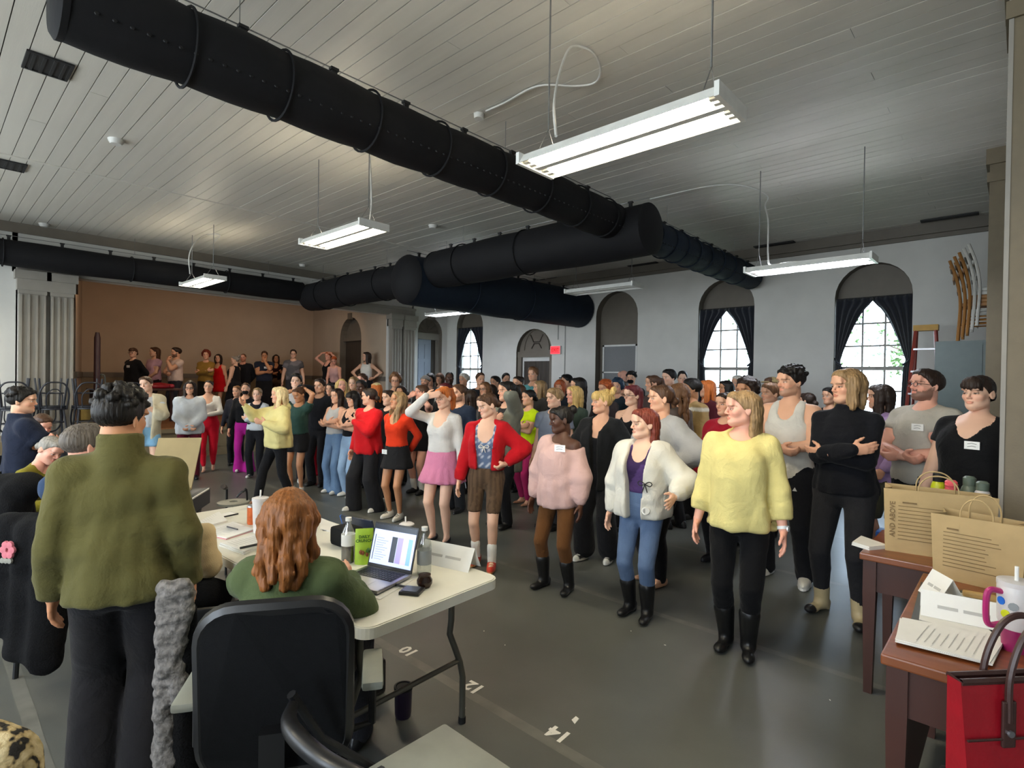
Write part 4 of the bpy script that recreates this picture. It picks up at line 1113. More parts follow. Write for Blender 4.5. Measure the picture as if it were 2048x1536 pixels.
        if not q['collar']:
            g.ell(tz((0,.026+q['nd']*.5,.866*H)), (.050*ws**.5+n, .052*ws**.5+n*.7+q['nd']*.6, .03+n*.75+q['nd']*1.1), .006, 'd')
            if q['nd'] > .03: g.ell(tz((0,.07,.835*H-q['nd'])), (.03+q['nd']*.55,.12,.035+q['nd']), .01, 'd')
        else:
            nr_ = (.056 if m else .046)*ws**.4; cd = hcen-nb; tp_ = nb+cd*q.get('cl', .30); u_ = unit(cd)
            g.cone(nb-u_*.03, tp_+u_*.02, nr_+.028, nr_+.026, .02)
            q3 = g.sl(tp_-.14, tp_+.14, 0); X, Y, Z = g.xyz(q3); X = X-tp_[0]; Y = Y-tp_[1]; Z = Z-tp_[2]
            g.put(q3, np.maximum(np.sqrt(X*X+Y*Y+Z*Z)-.13, -(X*u_[0]+Y*u_[1]+Z*u_[2])).astype(np.float32), 0, 'd')
        if q['tank']:
            q3 = (slice(None),)*3; X,Y,Z = g.xyz(q3); Ti = np.linalg.inv(T)
            x = np.abs(Ti[0,0]*X+Ti[0,1]*Y+Ti[0,2]*Z+Ti[0,3]); z = (Ti[2,0]*X+Ti[2,1]*Y+Ti[2,2]*Z+Ti[2,3])/H
            so = q['strap']*H+.028*ws
            xo = np.interp(z, [.70,.722,.745,.775,.86], [.5*w,.19*ws,.142*ws,so+.012,so]); g.put(q3, (xo-x+0*z).astype(np.float32), .008, 'd')
        if q['off']:                                  # off-shoulder neckline on one side
            s = q['off']; g.ell(tz((s*.085*H,.0,.845*H)), (.115,.16,.105), .012, 'd')
        if q['open']:                                 # open front
            q3 = g.sl((-.5,-.1,0),(.5,.6,2.2),0); X,Y,Z = g.xyz(q3); Ti = np.linalg.inv(T)
            x = Ti[0,0]*X+Ti[0,1]*Y+Ti[0,2]*Z+Ti[0,3]; y = Ti[1,0]*X+Ti[1,1]*Y+Ti[1,2]*Z+Ti[1,3]; z = Ti[2,0]*X+Ti[2,1]*Y+Ti[2,2]*Z+Ti[2,3]
            wd = q['open']*(.75+.5*np.clip((z-zb_)/(.82*H-zb_),0,1)); dd = np.maximum(np.abs(x)-wd, .015-y); g.put(q3, (dd+0*z).astype(np.float32), .006, 'd')
        # flat hem
        Ti = np.linalg.inv(T); X,Y,Z = g.xyz((slice(None),)*3); zz = Ti[2,0]*X+Ti[2,1]*Y+Ti[2,2]*Z+Ti[2,3]
        V, Fc = g.mesh(); C = np.tile(col, (len(V),1))
        zl = (V-T[:3,3])@T[:3,:3]
        if q['band']: C[(zl[:,2] < zb_+.03)] = np.array(lin(q['band']))
        if 'stripe' in q: C[(np.abs(zl[:,2]-.79*H) < .02)] = np.array(lin(q['stripe']))
        if 'dots' in q:
            dd = (np.sin(zl[:,0]*105)*np.sin(zl[:,2]*105)) > .42; C[dd] = np.array(lin(q['dots']))
        if 'print' in q:
            pr = (np.abs(zl[:,0]) < .07) & (np.abs(zl[:,2]-.70*H) < .05) & (zl[:,1] > 0) & (np.sin(zl[:,2]*150)+np.sin(zl[:,0]*90) > .3); C[pr] = np.array(lin(q['print']))
        if 'blotch' in q:
            bl = np.sin(zl[:,0]*17+seed)+np.sin(zl[:,2]*19+zl[:,0]*9)+np.sin(zl[:,1]*23) > .5; C[bl] = np.array(lin(q['blotch']))
        return emit(name, V, Fc, q['mat'], C)
    sd = int(u) % 17
    wz = .60*H
    # bottoms
    if bottom:
        q = dict(kind='slim', wz=.615, ease=.010, len=1.0, mat='cloth', fold=.0, ribs=0); q.update(bottom); e = q['ease']; col = np.array(lin(q['c'])); kd = q['kind']
        wz = q['wz']*H
        g = grid(z0=0, z1=tz((0,0,wz))[2]+.12)
        if kd in ('skirt','pleat'):
            hz = q.get('hem', .36)*H; z2 = np.array([hz,.42*H,.49*H,.53*H,.58*H,wz]) if hz < .40*H else np.array([hz,.49*H,.53*H,.58*H,wz])
            A = np.interp(z2, zs, a)+e; B = np.interp(z2, zs, b)+e; O = np.interp(z2, zs, oy)
            fr_ = q.get('flare', .05); ah = np.interp(.515*H,zs,a)+e; bh = np.interp(.515*H,zs,b)+e
            lowm = z2 < .515*H; A = np.where(lowm, ah+fr_*(.515*H-z2)/(.515*H-hz), A); B = np.where(lowm, bh+fr_*(.515*H-z2)/(.515*H-hz), B)
            g.loft(T if sit is None else np.eye(4), z2, A, B, O, 0, z0=hz, z1=wz, fold=(q.get('amp',.012), q.get('nf',11), sd, .55*H, hz) if kd == 'pleat' else (.005,6,sd,.5*H,hz), rnd=.012)
        else:
            keep = (zs > .45*H) & (zs < wz+.02*H); z2 = np.concatenate([zs[keep], [wz+.02]]) if zs[keep].size else zs[:4]
            z2 = np.unique(z2); A = np.interp(z2, zs, a)+e; B = np.interp(z2, zs, b)+e; O = np.interp(z2, zs, oy)
            g.loft(T, z2, A, B, O, 0, z1=wz, rnd=.015)
            for i in (0,1):
                hp_, K, An, _ = leg[i]; R0 = rl[0]+e; R1 = rl[1]+e; R2 = rl[2]+e*.9; R3 = rl[3]+e*.8
                if kd == 'wide': R0, R1, R2, R3 = R0+.012, rl[1]+.040, rl[1]+.046, rl[1]+.052
                if kd == 'straight': R0, R1, R2, R3 = R0+.004, rl[1]+.014, rl[1]+.012, rl[1]+.010
                if kd == 'flare': R1, R2, R3 = rl[1]+.010, rl[1]+.014, rl[1]+.050
                if kd == 'shorts': R1 = rl[1]+q.get('sw', .045)
                L = q['len']; c1 = K+(An-K)*.35
                if kd not in ('slim','bike'): c1 = K+(An-K)*.5
                else: c1 = c1+np.array([0,-.010,0])
                if L <= .5:
                    f = L/.5; g.cone(hp_, hp_+(K-hp_)*f, R0, R0+(R1-R0)*f, .03)
                else:
                    En = An+np.array([0,0,-.012 if L >= 1 else 0]); En = K+(En-K)*min(1,(L-.5)/.5)
                    if kd in ('wide','flare') and L >= 1: En = En+np.array([0,0,-.02*H])
                    g.cone(hp_, K, R0, R1, .03); g.cone(K, K+(c1-K)*min(1,(L-.5)/.5), R1, R2, .006)
                    if (L-.5)/.5 > .4: g.cone(c1, En, R2, R3 if L > .9 else R2*.93, .006)
            if e > .012: g.noise(.004, 24, sd); g.noise(.0025, 55, sd+2)
            elif kd != 'bike': g.noise(.0022, 22, sd)
            if L <= .5 and sit is None:                # level leg openings
                zc_ = min(leg[0][0][2]+(leg[0][1][2]-leg[0][0][2])*L/.5, leg[1][0][2]+(leg[1][1][2]-leg[1][0][2])*L/.5)-.0; g.cutz(zc_-.012, False)
        V, Fc = g.mesh(); C = np.tile(col, (len(V),1))
        if q['ribs']: C[np.sin(np.arctan2(V[:,1], np.abs(V[:,0])-.055*H)*15) > .55] *= .62
        if 'hi' in q: C[V[:,2] > .47*H] = np.array(lin(q['hi']))
        if 'camo' in q: C[np.sin(V[:,0]*38)+np.sin(V[:,2]*31+V[:,1]*20)+np.sin(V[:,1]*44) > .5] = np.array(lin(q['camo']))
        if 'side' in q: C[(np.abs(V[:,0]) > .055*H) & (np.abs(V[:,1]-.0) < .012) & (V[:,2] < .5*H)] = np.array(lin(q['side']))
        nm = 'skirt' if kd in ('skirt','pleat') else 'shorts' if q['len'] <= .55 else 'trousers'
        emit(nm, V, Fc, q['mat'], C)
    if top: garment('dress' if top.get('hem', .5) < .42 else 'top', top, sd)
    if jacket: garment(jacket.get('name','jacket'), jacket, sd+4, True, .012)
    # ---------------- shoes
    if shoes:
        q = dict(kind='sneaker', c='#e8e6e0', sole=None, mat='leather'); q.update(shoes); kd = q['kind']
        for i, s in enumerate((1,-1)):
            hp_, K, A, ya = leg[i]; gs = Grid((-.08,-.14,-.005), (.08,.22,.45 if kd in ('boot','tallboot') else .22), max(.009, hv*.70))
            fs = H/1.70*(1.08 if m else 1.0); hl = .035 if kd in ('heelboot','boot') else 0
            if kd in ('boot','tallboot','heelboot'):
                sv = Rz(-ya)@unit(K-A)*(.20 if kd != 'heelboot' else .09)*fs; gs.cone((0,.0,.06*fs), sv+np.array([0,-.004,A[2]]), .047*fs, .066*fs if kd != 'heelboot' else .052*fs, .02)
                gs.ell((0,.015,.05*fs), (.040*fs,.060*fs,.045*fs), .02); gs.ell((0,.115*fs,.032*fs), (.040*fs,.070*fs,.030*fs), .03)
                gs.cone((0,-.045*fs,.0), (0,-.045*fs,.05), .028*fs, .034*fs, .01)
            elif kd == 'flat':
                gs.ell((0,.045,.022*fs), (.036*fs,.125*fs,.022*fs), .01); gs.ell((0,-.035*fs,.04*fs), (.034*fs,.045*fs,.035*fs), .02); gs.ell((0,.03,.085*fs), (.03*fs,.07*fs,.045*fs), .01, 'd')
            else:
                gs.ell((0,.045*fs,.034*fs), (.043*fs,.138*fs,.036*fs), .0); gs.ell((0,-.01,.065*fs), (.038*fs,.062*fs,.042*fs), .03); gs.ell((0,.045*fs,.012), (.046*fs,.142*fs,.018*fs), .006)
                gs.cone((0,-.005,.12*fs), (0,-.005,.16*fs), .026, .03, .008, 'd')
            gs.cutz(0.0, False)
            V, Fc = gs.mesh(); C = np.tile(np.array(lin(q['c'])), (len(V),1))
            if q['sole']: C[V[:,2] < .022] = np.array(lin(q['sole']))
            if 'toe' in q: C[(V[:,1] > .125*fs)] = np.array(lin(q['toe']))
            if 'lace' in q: C[(np.abs(V[:,0]) < .018) & (V[:,1] > .02) & (V[:,1] < .11) & (V[:,2] > .055) & (np.sin(V[:,1]*260) > -.2)] = np.array(lin(q['lace']))
            R3 = Rz(ya); o3 = np.array([A[0], A[1], 0 if sit is None else max(0, A[2]-.08)])
            emit('shoe', V@R3.T+o3, Fc, q['mat'], C)
            if q.get('sock'):
                g2 = Grid(A-np.array([.07,.07,.06]), A+np.array([.07,.07,.16]), hv*.75); v = K-A; z1 = q.get('sz', .10)
                g2.cone(A+np.array([0,0,-.03]), A+unit(v)*z1, rl[3]+.010, rl[3]+.016, .01); V, Fc = g2.mesh(); emit('sock', V, Fc, 'cloth', np.tile(np.array(lin(q['sock'])), (len(V),1)))
    # ---------------- extras
    def hx(p): return RH@(np.array(p, float)*hsc)+hcen
    def surf(x, z):                                 # front of the clothes at torso position (x, z)
        best = None
        for Vl in GV:
            mk = (np.abs(Vl[:,0]-x) < .03) & (np.abs(Vl[:,2]-z) < .03)
            if mk.any(): y_ = float(Vl[mk,1].max()); best = y_ if best is None else max(best, y_)
        return best if best is not None else float(np.interp(z, zs, b))+.03
    for ex in extra:
        k = ex if isinstance(ex, str) else ex[0]
        if k == 'glasses':
            mb = MB()
            for s in (-1,1):
                mb.tube([hx((s*.033+.021*math.cos(q_), .104, -.002+.017*math.sin(q_))) for q_ in np.linspace(0,2*math.pi,14)[:-1]], .0022, 5, closed=True)
                mb.tube([hx((s*.054,.102,.004)), hx((s*.078,.06,.006)), hx((s*.080,-.005,.004))], .002, 5)
            mb.tube([hx((-.012,.106,.002)), hx((.012,.106,.002))], .002, 5); mb.build('glasses', MATS['lens_frame'], t, True)
        elif k == 'tag':
            x, z = ex[1], ex[2]; g = None
            yb = surf(x, z*H)
            pc = [tz((x+dx, surf(x+dx*.8, z*H)+.004+dy, z*H+dz)) for dx,dz in ((-.042,-.026),(.042,-.026),(.042,.026),(-.042,.026)) for dy in (0,)]
            pc2 = [p-RT@np.array([0,.004,0]) for p in pc]
            MB().add(pc+pc2, [(0,1,2,3),(7,6,5,4),(0,4,5,1),(1,5,6,2),(2,6,7,3),(3,7,4,0)]).build('name_tag', mat('tag_white','#f2f1ee',.6), t)
            sc = MB()
            for j in range(2):
                ce = [tz((x+dx, surf(x+dx*.8, z*H)+.0055, z*H+dz)) for dx,dz in ((-.026+.004*j,.010-.018*j),(.0,.014-.018*j),(.024,.008-.018*j))]; sc.tube(ce, .0014, 4)
            sc.build('tag_writing', MATS['lens_frame'], t)
        elif k == 'patch':                            # round or pointed emblem on the clothes: x, z, r, colour, corners
            x, z, r, cl, nc = ex[1:6]; yb = surf(x, z*H)+.003
            P = [tz((x+r*math.sin(2*math.pi*j/nc), yb+(surf(x+r*.7*math.sin(2*math.pi*j/nc), z*H)-yb+.003), z*H+r*math.cos(2*math.pi*j/nc))) for j in range(nc)]
            P2 = [p-RT@np.array([0,.006,0]) for p in P]
            MB().add(P+P2, [tuple(range(nc-1,-1,-1)), tuple(range(nc,2*nc))]+[(j,(j+1)%nc,nc+(j+1)%nc,nc+j) for j in range(nc)]).build('emblem', mat('emblem_'+cl, cl, .6), t)
        elif k == 'bow':
            x, z, r, cl = ex[1:5]; mb = MB(); yb = surf(x, z*H)+.006
            for s_ in (-1,1):
                mb.tube(spline([tz((x+s_*dx*r, yb, z*H+dz*r)) for dx,dz in ((0,0),(.6,.35),(1,.1),(.7,-.25),(0,0))]), .0035, 5); mb.tube([tz((x,yb,z*H)), tz((x+s_*.35*r,yb,z*H-1.1*r))], .0035, 5)
            mb.build('bow', mat('bow_'+cl, cl, .7), t, True)
        elif k == 'mask':
            g = Grid((-.09,-.02,-.14), (.09,.14,.0), max(.006, hh)); g.ell((0,.058,-.062), (.058,.056,.046), 0); V, Fc = g.mesh()
            emit('face_mask', (V*hsc)@RH.T+hcen, Fc, 'cloth', np.tile(np.array(lin(ex[1])), (len(V),1)))
        elif k in ('cap','beanie','scarf'):
            g = Grid((-.12,-.15,-.06), (.12,.19,.15), max(.007, hhr)); g.ell((0,-.014,.036), (.089,.110,.098), 0)
            X,Y,Z = g.xyz((slice(None),)*3); ln = .050 if k == 'cap' else .034 if k == 'beanie' else .02
            g.D = np.maximum(g.D, (ln+np.clip(Y,-.1,.1)*.25-Z).astype(np.float32)+0*X.astype(np.float32))
            if k == 'cap': g.ell((0,.105,.060), (.066,.062,.010), .008)
            if k == 'beanie': 
                for q_ in np.linspace(0,2*math.pi,16)[:-1]: g.ell((.086*math.cos(q_),-.014+.106*math.sin(q_),.04+.1*math.sin(q_)*.25), (.02,.02,.02), .015)
            V, Fc = g.mesh(); emit({'cap':'cap','beanie':'beanie','scarf':'head_scarf'}[k], (V*hsc)@RH.T+hcen, Fc, 'cloth', np.tile(np.array(lin(ex[1])), (len(V),1)))
        elif k == 'watch':
            i = ex[1]; S0, E, Wr, _, _ = arm[i]; ax_ = unit(Wr-E); p1 = Wr-ax_*.025; MB().tube([p1-ax_*.009, p1+ax_*.009], ra[3]+.006, 14).build('watch_band', mat('watch_'+ex[2], ex[2], .4), t, True)
            o_ = unit(p1-tz((0,0,p1[2]))*np.array([1,1,1])+np.array([0,.03,0])); pc = p1+o_*(ra[3]+.006)
            MB().tube([pc-o_*.004, pc+o_*.004], .017, 8).build('watch_case', mat('watch_case','#dfe3e6',.25,.3), t, True)
    return t
# ================================================================== PROPS
mat('table_white', '#d9d6c8', .45, var=.03, bump=.03, bscale=120)
mat('table_leg', '#5a5850', .4, .3); mat('rubber', '#141414', .7)
mat('paper', '#e6e4de', .7, var=.03); mat('paper_pink', '#c98f94', .6); mat('ink', '#4c4c50', .7); mat('ink_faint', '#b5b3ae', .7)
mat('black_plastic', '#141416', .35, var=.1); mat('black_mesh', '#0d0e10', .8, var=.15, scale=60, bump=.2, bscale=300, spec=.15)
mat('alu', '#9b9a9e', .35, .85); mat('key_black', '#1b1c20', .5); mat('screen_bg', '#aebbe0', .3, emit=('#aebfe8', .9)); mat('screen_dark', '#1b2230', .3, emit=('#141a26', .6))
mat('screen_violet', '#8a80d8', .3, emit=('#8a80d8', .9)); mat('screen_pink', '#c8a8d0', .3, emit=('#c8a8d4', .9)); mat('screen_blue', '#6f9ad0', .3, emit=('#6f9ad0', .9)); mat('screen_line', '#7c88b0', .3, emit=('#8090c0', .6))
glass('clear_plastic', '#eef2f2', .22, .08); mat('cola', '#1a0d08', .25); mat('label_white', '#d8d8d4', .5); mat('label_red', '#c03028', .5); mat('label_grey', '#8b8f90', .5)
mat('pouch_green', '#9ec23a', .4, var=.15, scale=20); mat('pouch_dark', '#2f5a1c', .5); mat('almond', '#7a3f1c', .6)
mat('amber', '#2b160c', .2, var=.4, scale=40); mat('wood_desk', '#7a4322', .35, var=.22, scale=3, stretch=(1,9,1), coat=.2); mat('wood_dark', '#3f2118', .4, var=.2, scale=3, stretch=(1,8,1))
mat('kraft', '#b3986a', .75, var=.08, scale=8, bump=.15, bscale=30); mat('kraft_in', '#8a6d45', .8); mat('kraft_ink', '#7a6240', .8); mat('desk_blotter', '#3f4443', .5)
mat('red_leather', '#8e0f1c', .42, var=.1, bump=.1, bscale=90); mat('brown_leather', '#3a2420', .4, bump=.1)
mat('magenta_plastic', '#a82a68', .3); mat('steel_white', '#cfcac8', .3); mat('coral', '#e8606a', .4); mat('lime_plastic', '#c6cc20', .4); mat('sage', '#5c6a5e', .4)
mat('fleece', '#0b0b0d', .95, var=.2, scale=60, bump=.6, bscale=140, spec=.2); mat('grey_fur', '#6b6764', .95, var=.55, scale=45, bump=.8, bscale=60)
mat('beige_canvas', '#c9b288', .8, var=.06, bump=.2, bscale=200); mat('tan_board', '#9b8a62', .6, var=.05)
mat('locker_green', '#4f5c5b', .45, var=.05, spec=.5); mat('ladder_red', '#8c3a30', .45); mat('ladder_yellow', '#b88a28', .5); mat('chair_white', '#c9c7c0', .4); mat('chair_wood', '#9a6a35', .45, var=.15, scale=4, stretch=(6,6,1)); mat('cafe_black', '#23252e', .45, var=.1); mat('post_red', '#3a1614', .5)
mat('grey_vinyl', '#8f9188', .35, var=.06, bump=.15, bscale=9)

def frame_from(A, C, z):                          # matrix: origin A, x axis towards C
    v = Vector((C.x-A.x, C.y-A.y, 0)).normalized(); return Matrix(((v.x,-v.y,0,A.x),(v.y,v.x,0,A.y),(0,0,1,z),(0,0,0,1)))
def put(name, M, label, cat, group=None):
    o = bpy.data.objects.new(name, None); COL.objects.link(o); o.empty_display_size = .1; o.matrix_world = M; return tag(o, label, cat, group)

# ---- folding table -------------------------------------------------
TZ = .74
A = at_z(728, 1262, TZ); Cc = at_z(392, 1085, TZ)
MT = frame_from(A, Cc, 0)                         # x: along the near edge to the far end; y: negative = away from viewer?
inv = MT.inverted(); Bp = inv @ at_z(950, 1150, TZ); sgn = 1 if Bp.y > 0 else -1
TW = .74; TL = 2.25
t = put('folding_table', MT, 'long white folding table covered with papers and a laptop', 'table')
def rr(x0, x1, y0, y1, r, n=6):
    P = []
    for cx, cy, a0 in ((x1-r,y1-r,0),(x0+r,y1-r,90),(x0+r,y0+r,180),(x1-r,y0+r,270)):
        for i in range(n+1): a = math.radians(a0+90*i/n); P.append((cx+r*math.cos(a), cy+r*math.sin(a)))
    return P
y0, y1 = sorted((0, sgn*TW))
mb = MB(); mb.prism(rr(0,TL,y0,y1,.06), TZ-.045, TZ-.004); mb.prism(rr(.006,TL-.006,y0+.006,y1-.006,.055), TZ-.004, TZ); mb.build('table_top', MATS['table_white'], t)
MB().box(.12,TL-.12,y0+.06,y0+.09,TZ-.075,TZ-.045).box(.12,TL-.12,y1-.09,y1-.06,TZ-.075,TZ-.045).build('apron_rail', MATS['table_leg'], t)
for xe, sx in ((.20, 1), (TL-.20, -1)):
    for yy, so in ((y0+.12, -1), (y1-.12, 1)):
        pts = [(xe,yy,TZ-.05),(xe,yy,.52),(xe,yy-so*.01,.46),(xe,yy+so*.06,.30),(xe,yy+so*.08,.22),(xe,yy+so*.08,.02)]
        MB().tube(pts, .015, 10).build('leg', MATS['table_leg'], t, True)
        MB().tube([(xe,yy+so*.08,.03),(xe,yy+so*.08,.0)], .018, 10).build('foot_cap', MATS['rubber'], t, True)
    MB().tube([(xe,y0+.12-.055,.31),(xe,y1-.12+.055,.31)], .012, 8).build('cross_bar', MATS['table_leg'], t, True)
    MB().tube([(xe,y0+.12,.62),(xe,y1-.12,.62)], .010, 8).build('cross_bar', MATS['table_leg'], t, True)
    MB().tube([(xe,(y0+y1)/2,.62),(xe+sx*.34,(y0+y1)/2,TZ-.05)], .006, 6).build('brace', MATS['table_leg'], t, True)
def onT(u, v, rz=0, z=TZ): p = at_z(u, v, z); return TR(p.x, p.y, z)@RZ(rz)
TA = math.atan2(MT[1][0], MT[0][0])               # table yaw
def flatquad(name, px, z, th, m, parent=None, label=None, cat=None, group=None):
    P = [at_z(u, v, z) for u, v in px]; c = sum(P, Vector())/len(P)
    ar = sum(P[i].x*P[(i+1)%len(P)].y-P[(i+1)%len(P)].x*P[i].y for i in range(len(P)))
    if ar < 0: P = P[::-1]
    o = MB().prism([(p.x-c.x, p.y-c.y) for p in P], 0, th).build(name, MATS[m], parent); o.location = (c.x, c.y, z)
    if label: tag(o, label, cat, group)
    return o
def stack(px, n, label, m='paper', cat='papers', th=.004, z=TZ, lines=True, name='paper_stack'):
    P = [at_z(u, v, z) for u, v in px]; c = sum(P, Vector())/len(P); t = empty(name, (c.x,c.y,z)); tag(t, label, cat)
    ar = sum(P[i].x*P[(i+1)%4].y-P[(i+1)%4].x*P[i].y for i in range(4))
    if ar < 0: P = P[::-1]
    Q = [Vector((p.x-c.x, p.y-c.y)) for p in P]
    for k in range(n):
        a = .03*math.sin(k*2.3); s = 1-.012*k
        MB().prism([((q.x*math.cos(a)-q.y*math.sin(a))*s, (q.x*math.sin(a)+q.y*math.cos(a))*s) for q in Q], k*th, k*th+th*.8).build('sheet', MATS[m if k == 0 else 'paper'], t)
    if lines:
        e1 = (Q[1]-Q[0]); e2 = (Q[3]-Q[0]); 
        for j in range(9):
            a0 = Q[0]+e1*.14+e2*(.12+.085*j); a1 = Q[0]+e1*(.55+.3*random.random())+e2*(.12+.085*j); w = e2.normalized()*.0012
            raw('text_line', [(a0.x-w.x,a0.y-w.y,n*th+.0006),(a1.x-w.x,a1.y-w.y,n*th+.0006),(a1.x+w.x,a1.y+w.y,n*th+.0006),(a0.x+w.x,a0.y+w.y,n*th+.0006)], [(0,1,2,3)], MATS['ink_faint'], t)
    return t
stack([(388,1052),(398,1060),(456,1044),(436,1026)], 3, 'loose white score pages beside the pale smartphone')
nb_ = stack([(398,1068),(452,1080),(508,1062),(468,1046)], 2, 'open pink-covered notebook with a pen on it', 'paper_pink', 'notebook', .006, name='notebook')
MB().tube([(-.05,.01,.018),(.05,.03,.018)], .004, 6).build('pen', MATS['ink'], nb_)
stack([(438,1092),(488,1110),(532,1092),(520,1073)], 4, 'thick stack of white pages beside the green sweater', 'paper', 'papers', .005)
tag(MB().tube([(-.03,-.05,0),(.03,.05,0)], .006, 8).build('marker_pen', MATS['key_black'], None, True), 'grey marker pen lying on the thick page stack', 'pen').matrix_world = onT(503,1091,.6,TZ+.026)
ph = put('smartphone', onT(448,1032,TA+.2), 'pale smartphone lying near the score pages', 'phone')
MB().rbox(-.04,.04,-.075,.075,0,.009,.003).build('case', MATS['black_plastic'], ph); MB().box(-.034,.034,-.068,.068,.009,.0095).build('screen', MATS['paper'], ph)
# tumbler
tb = put('tumbler', onT(520,1064), 'tall white insulated tumbler with straw on the table', 'tumbler')
MB().lathe([(.0,0),(.036,0),(.037,.02),(.043,.17),(.044,.19)], 24).build('cup', MATS['steel_white'], tb, True); MB().lathe([(.046,.185),(.046,.200),(.03,.205),(.0,.205)], 24).build('lid', MATS['steel_white'], tb, True); MB().tube([(.0,0,.2),(.004,0,.245)], .005, 8).build('straw', MATS['paper'], tb, True)
cn = put('drink_can', onT(503,1048), 'slim orange drink can beside the white tumbler', 'can')
mat('can_orange','#d06a3a',.3,.3,var=.3,scale=30); MB().lathe([(.0,0),(.022,0),(.026,.008),(.026,.105)], 18).build('can_body', MATS['can_orange'], cn, True); MB().lathe([(.026,.105),(.022,.116),(.02,.118),(.0,.115)], 18).build('can_top', MATS['alu'], cn, True)
stack([(640,1060),(668,1066),(677,1052),(640,1036)], 2, 'white handout with red mark at the far table edge', lines=False)
# black pouch/tablet pile
bg_ = put('camera_bag', onT(690,1088,TA), 'black padded camera bag on the table behind the cola bottle', 'bag')
MB().rbox(-.10,.06,-.06,.06,0,.10,.02).build('bag_body', MATS['black_mesh'], bg_, True); MB().tube(spline([(-.08,-.065,.05),(-.02,-.10,.02),(.05,-.08,.03),(.07,0,.08)]), .008, 6).build('strap', MATS['black_plastic'], bg_, True)
tbt = put('tablet', onT(722,1072,TA+.2), 'dark tablet with a blue edge propped behind the green pouch', 'tablet')
mat('blue_edge','#2a6fd0',.3); Mq = Matrix.Rotation(-.35,4,'X'); MB().rbox(-.12,.12,-.006,.006,0,.12,.003,Mq).build('tablet_body', MATS['screen_dark'], tbt); MB().box(.117,.122,-.007,.007,.0,.12,Mq).build('edge_trim', MATS['blue_edge'], tbt)
cg = put('eyeglasses', onT(660,1062,.4), 'folded eyeglasses on the far table edge', 'glasses')
MB().tube([(-.03+.02*math.cos(a),.015*math.sin(a),.003) for a in np.linspace(0,6.28,12)[:-1]], .002, 5, closed=True).tube([(.03+.02*math.cos(a),.015*math.sin(a),.003) for a in np.linspace(0,6.28,12)[:-1]], .002, 5, closed=True).tube([(-.01,0,.003),(.01,0,.003)],.002,5).build('rims', MATS['black_plastic'], cg, True)
def bottle(u, v, label, liquid, lab):
    b = put('plastic_bottle', onT(u, v), label, 'bottle')
    MB().lathe([(.0,.004),(.030,0),(.033,.012),(.033,.13),(.030,.152),(.014,.185),(.013,.205)], 20).build('bottle_wall', MATS['clear_plastic'], b, True)
    if liquid: MB().lathe([(.0,.005),(.0295,.004),(.031,.014),(.031,.075),(.0,.075)], 20).build('drink', MATS['cola'], b, True)
    MB().lathe([(.0338,.085 if liquid else .05),(.0338,.14 if liquid else .115)], 20).build('label', MATS[lab], b, True)
    if liquid: MB().lathe([(.012,-.0345),(.012,-.0335),(.0,-.0345)], 12, TR(0,0,.118)@Matrix.Rotation(math.pi/2,4,'X')@TR(0,0,0)).build('logo_disc', MATS['label_red'], b)
    MB().lathe([(.015,.203),(.015,.220),(.0,.221)], 16).build('cap', MATS['label_white'], b, True)
bottle(696, 1124, 'half-full cola bottle with a pale label beside the green pouch', True, 'label_white')
bottle(848, 1148, 'clear water bottle with a grey label in front of the folded name card', False, 'label_grey')
pk = put('snack_pouch', onT(728,1126,TA+math.pi*.5-1.0), 'green snack pouch with DAILY CRUNCH lettering next to the laptop', 'snack pouch')
toC = Vector((-pk.matrix_world[0][3], -pk.matrix_world[1][3], 0)); pk.matrix_world = onT(728,1126, math.atan2(toC.y,toC.x)+math.pi/2)
def pf(a, b): 
    z = .17*a; w = .045*(1-.06*a); x = w*math.cos(2*math.pi*b); d = .028*(1-a)**.6+.001; return (x, d*math.sin(2*math.pi*b), z)
MB().grid(pf, 12, 24).build('pouch_body', MATS['pouch_green'], pk, True)
text_obj('lettering', 'DAILY\nCRUNCH', .019, 'pouch_dark', pk, (0,-.0225,.125), (math.pi/2-.12,0,0), bold=.0006)
for dx, dz in ((-.016,.062),(-.006,.058),(.014,.05)): MB().lathe([(0,-.013),(.007,-.006),(.008,.003),(0,.013)], 8, TR(dx,-.0275+.004*abs(dx)*30,dz)).build('almond_picture', MATS['almond'], pk, True)
MB().lathe([(0,-.016),(.012,-.004),(.012,.004),(0,.016)], 10, TR(.02,-.023,.066)).build('leaf_picture', MATS['pouch_dark'], pk, True)
ic = put('iced_cup', onT(813,1082), 'iced drink cup with a domed lid and straw behind the laptop', 'cup')
MB().lathe([(.0,0),(.028,0),(.040,.09)], 20).build('cup', MATS['clear_plastic'], ic, True); MB().lathe([(.042,.09),(.042,.096),(.03,.103),(.0,.105)], 20).build('lid', MATS['steel_white'], ic, True); MB().tube([(-.004,0,.02),(-.012,0,.135)], .004, 8).build('straw', MATS['paper'], ic, True)
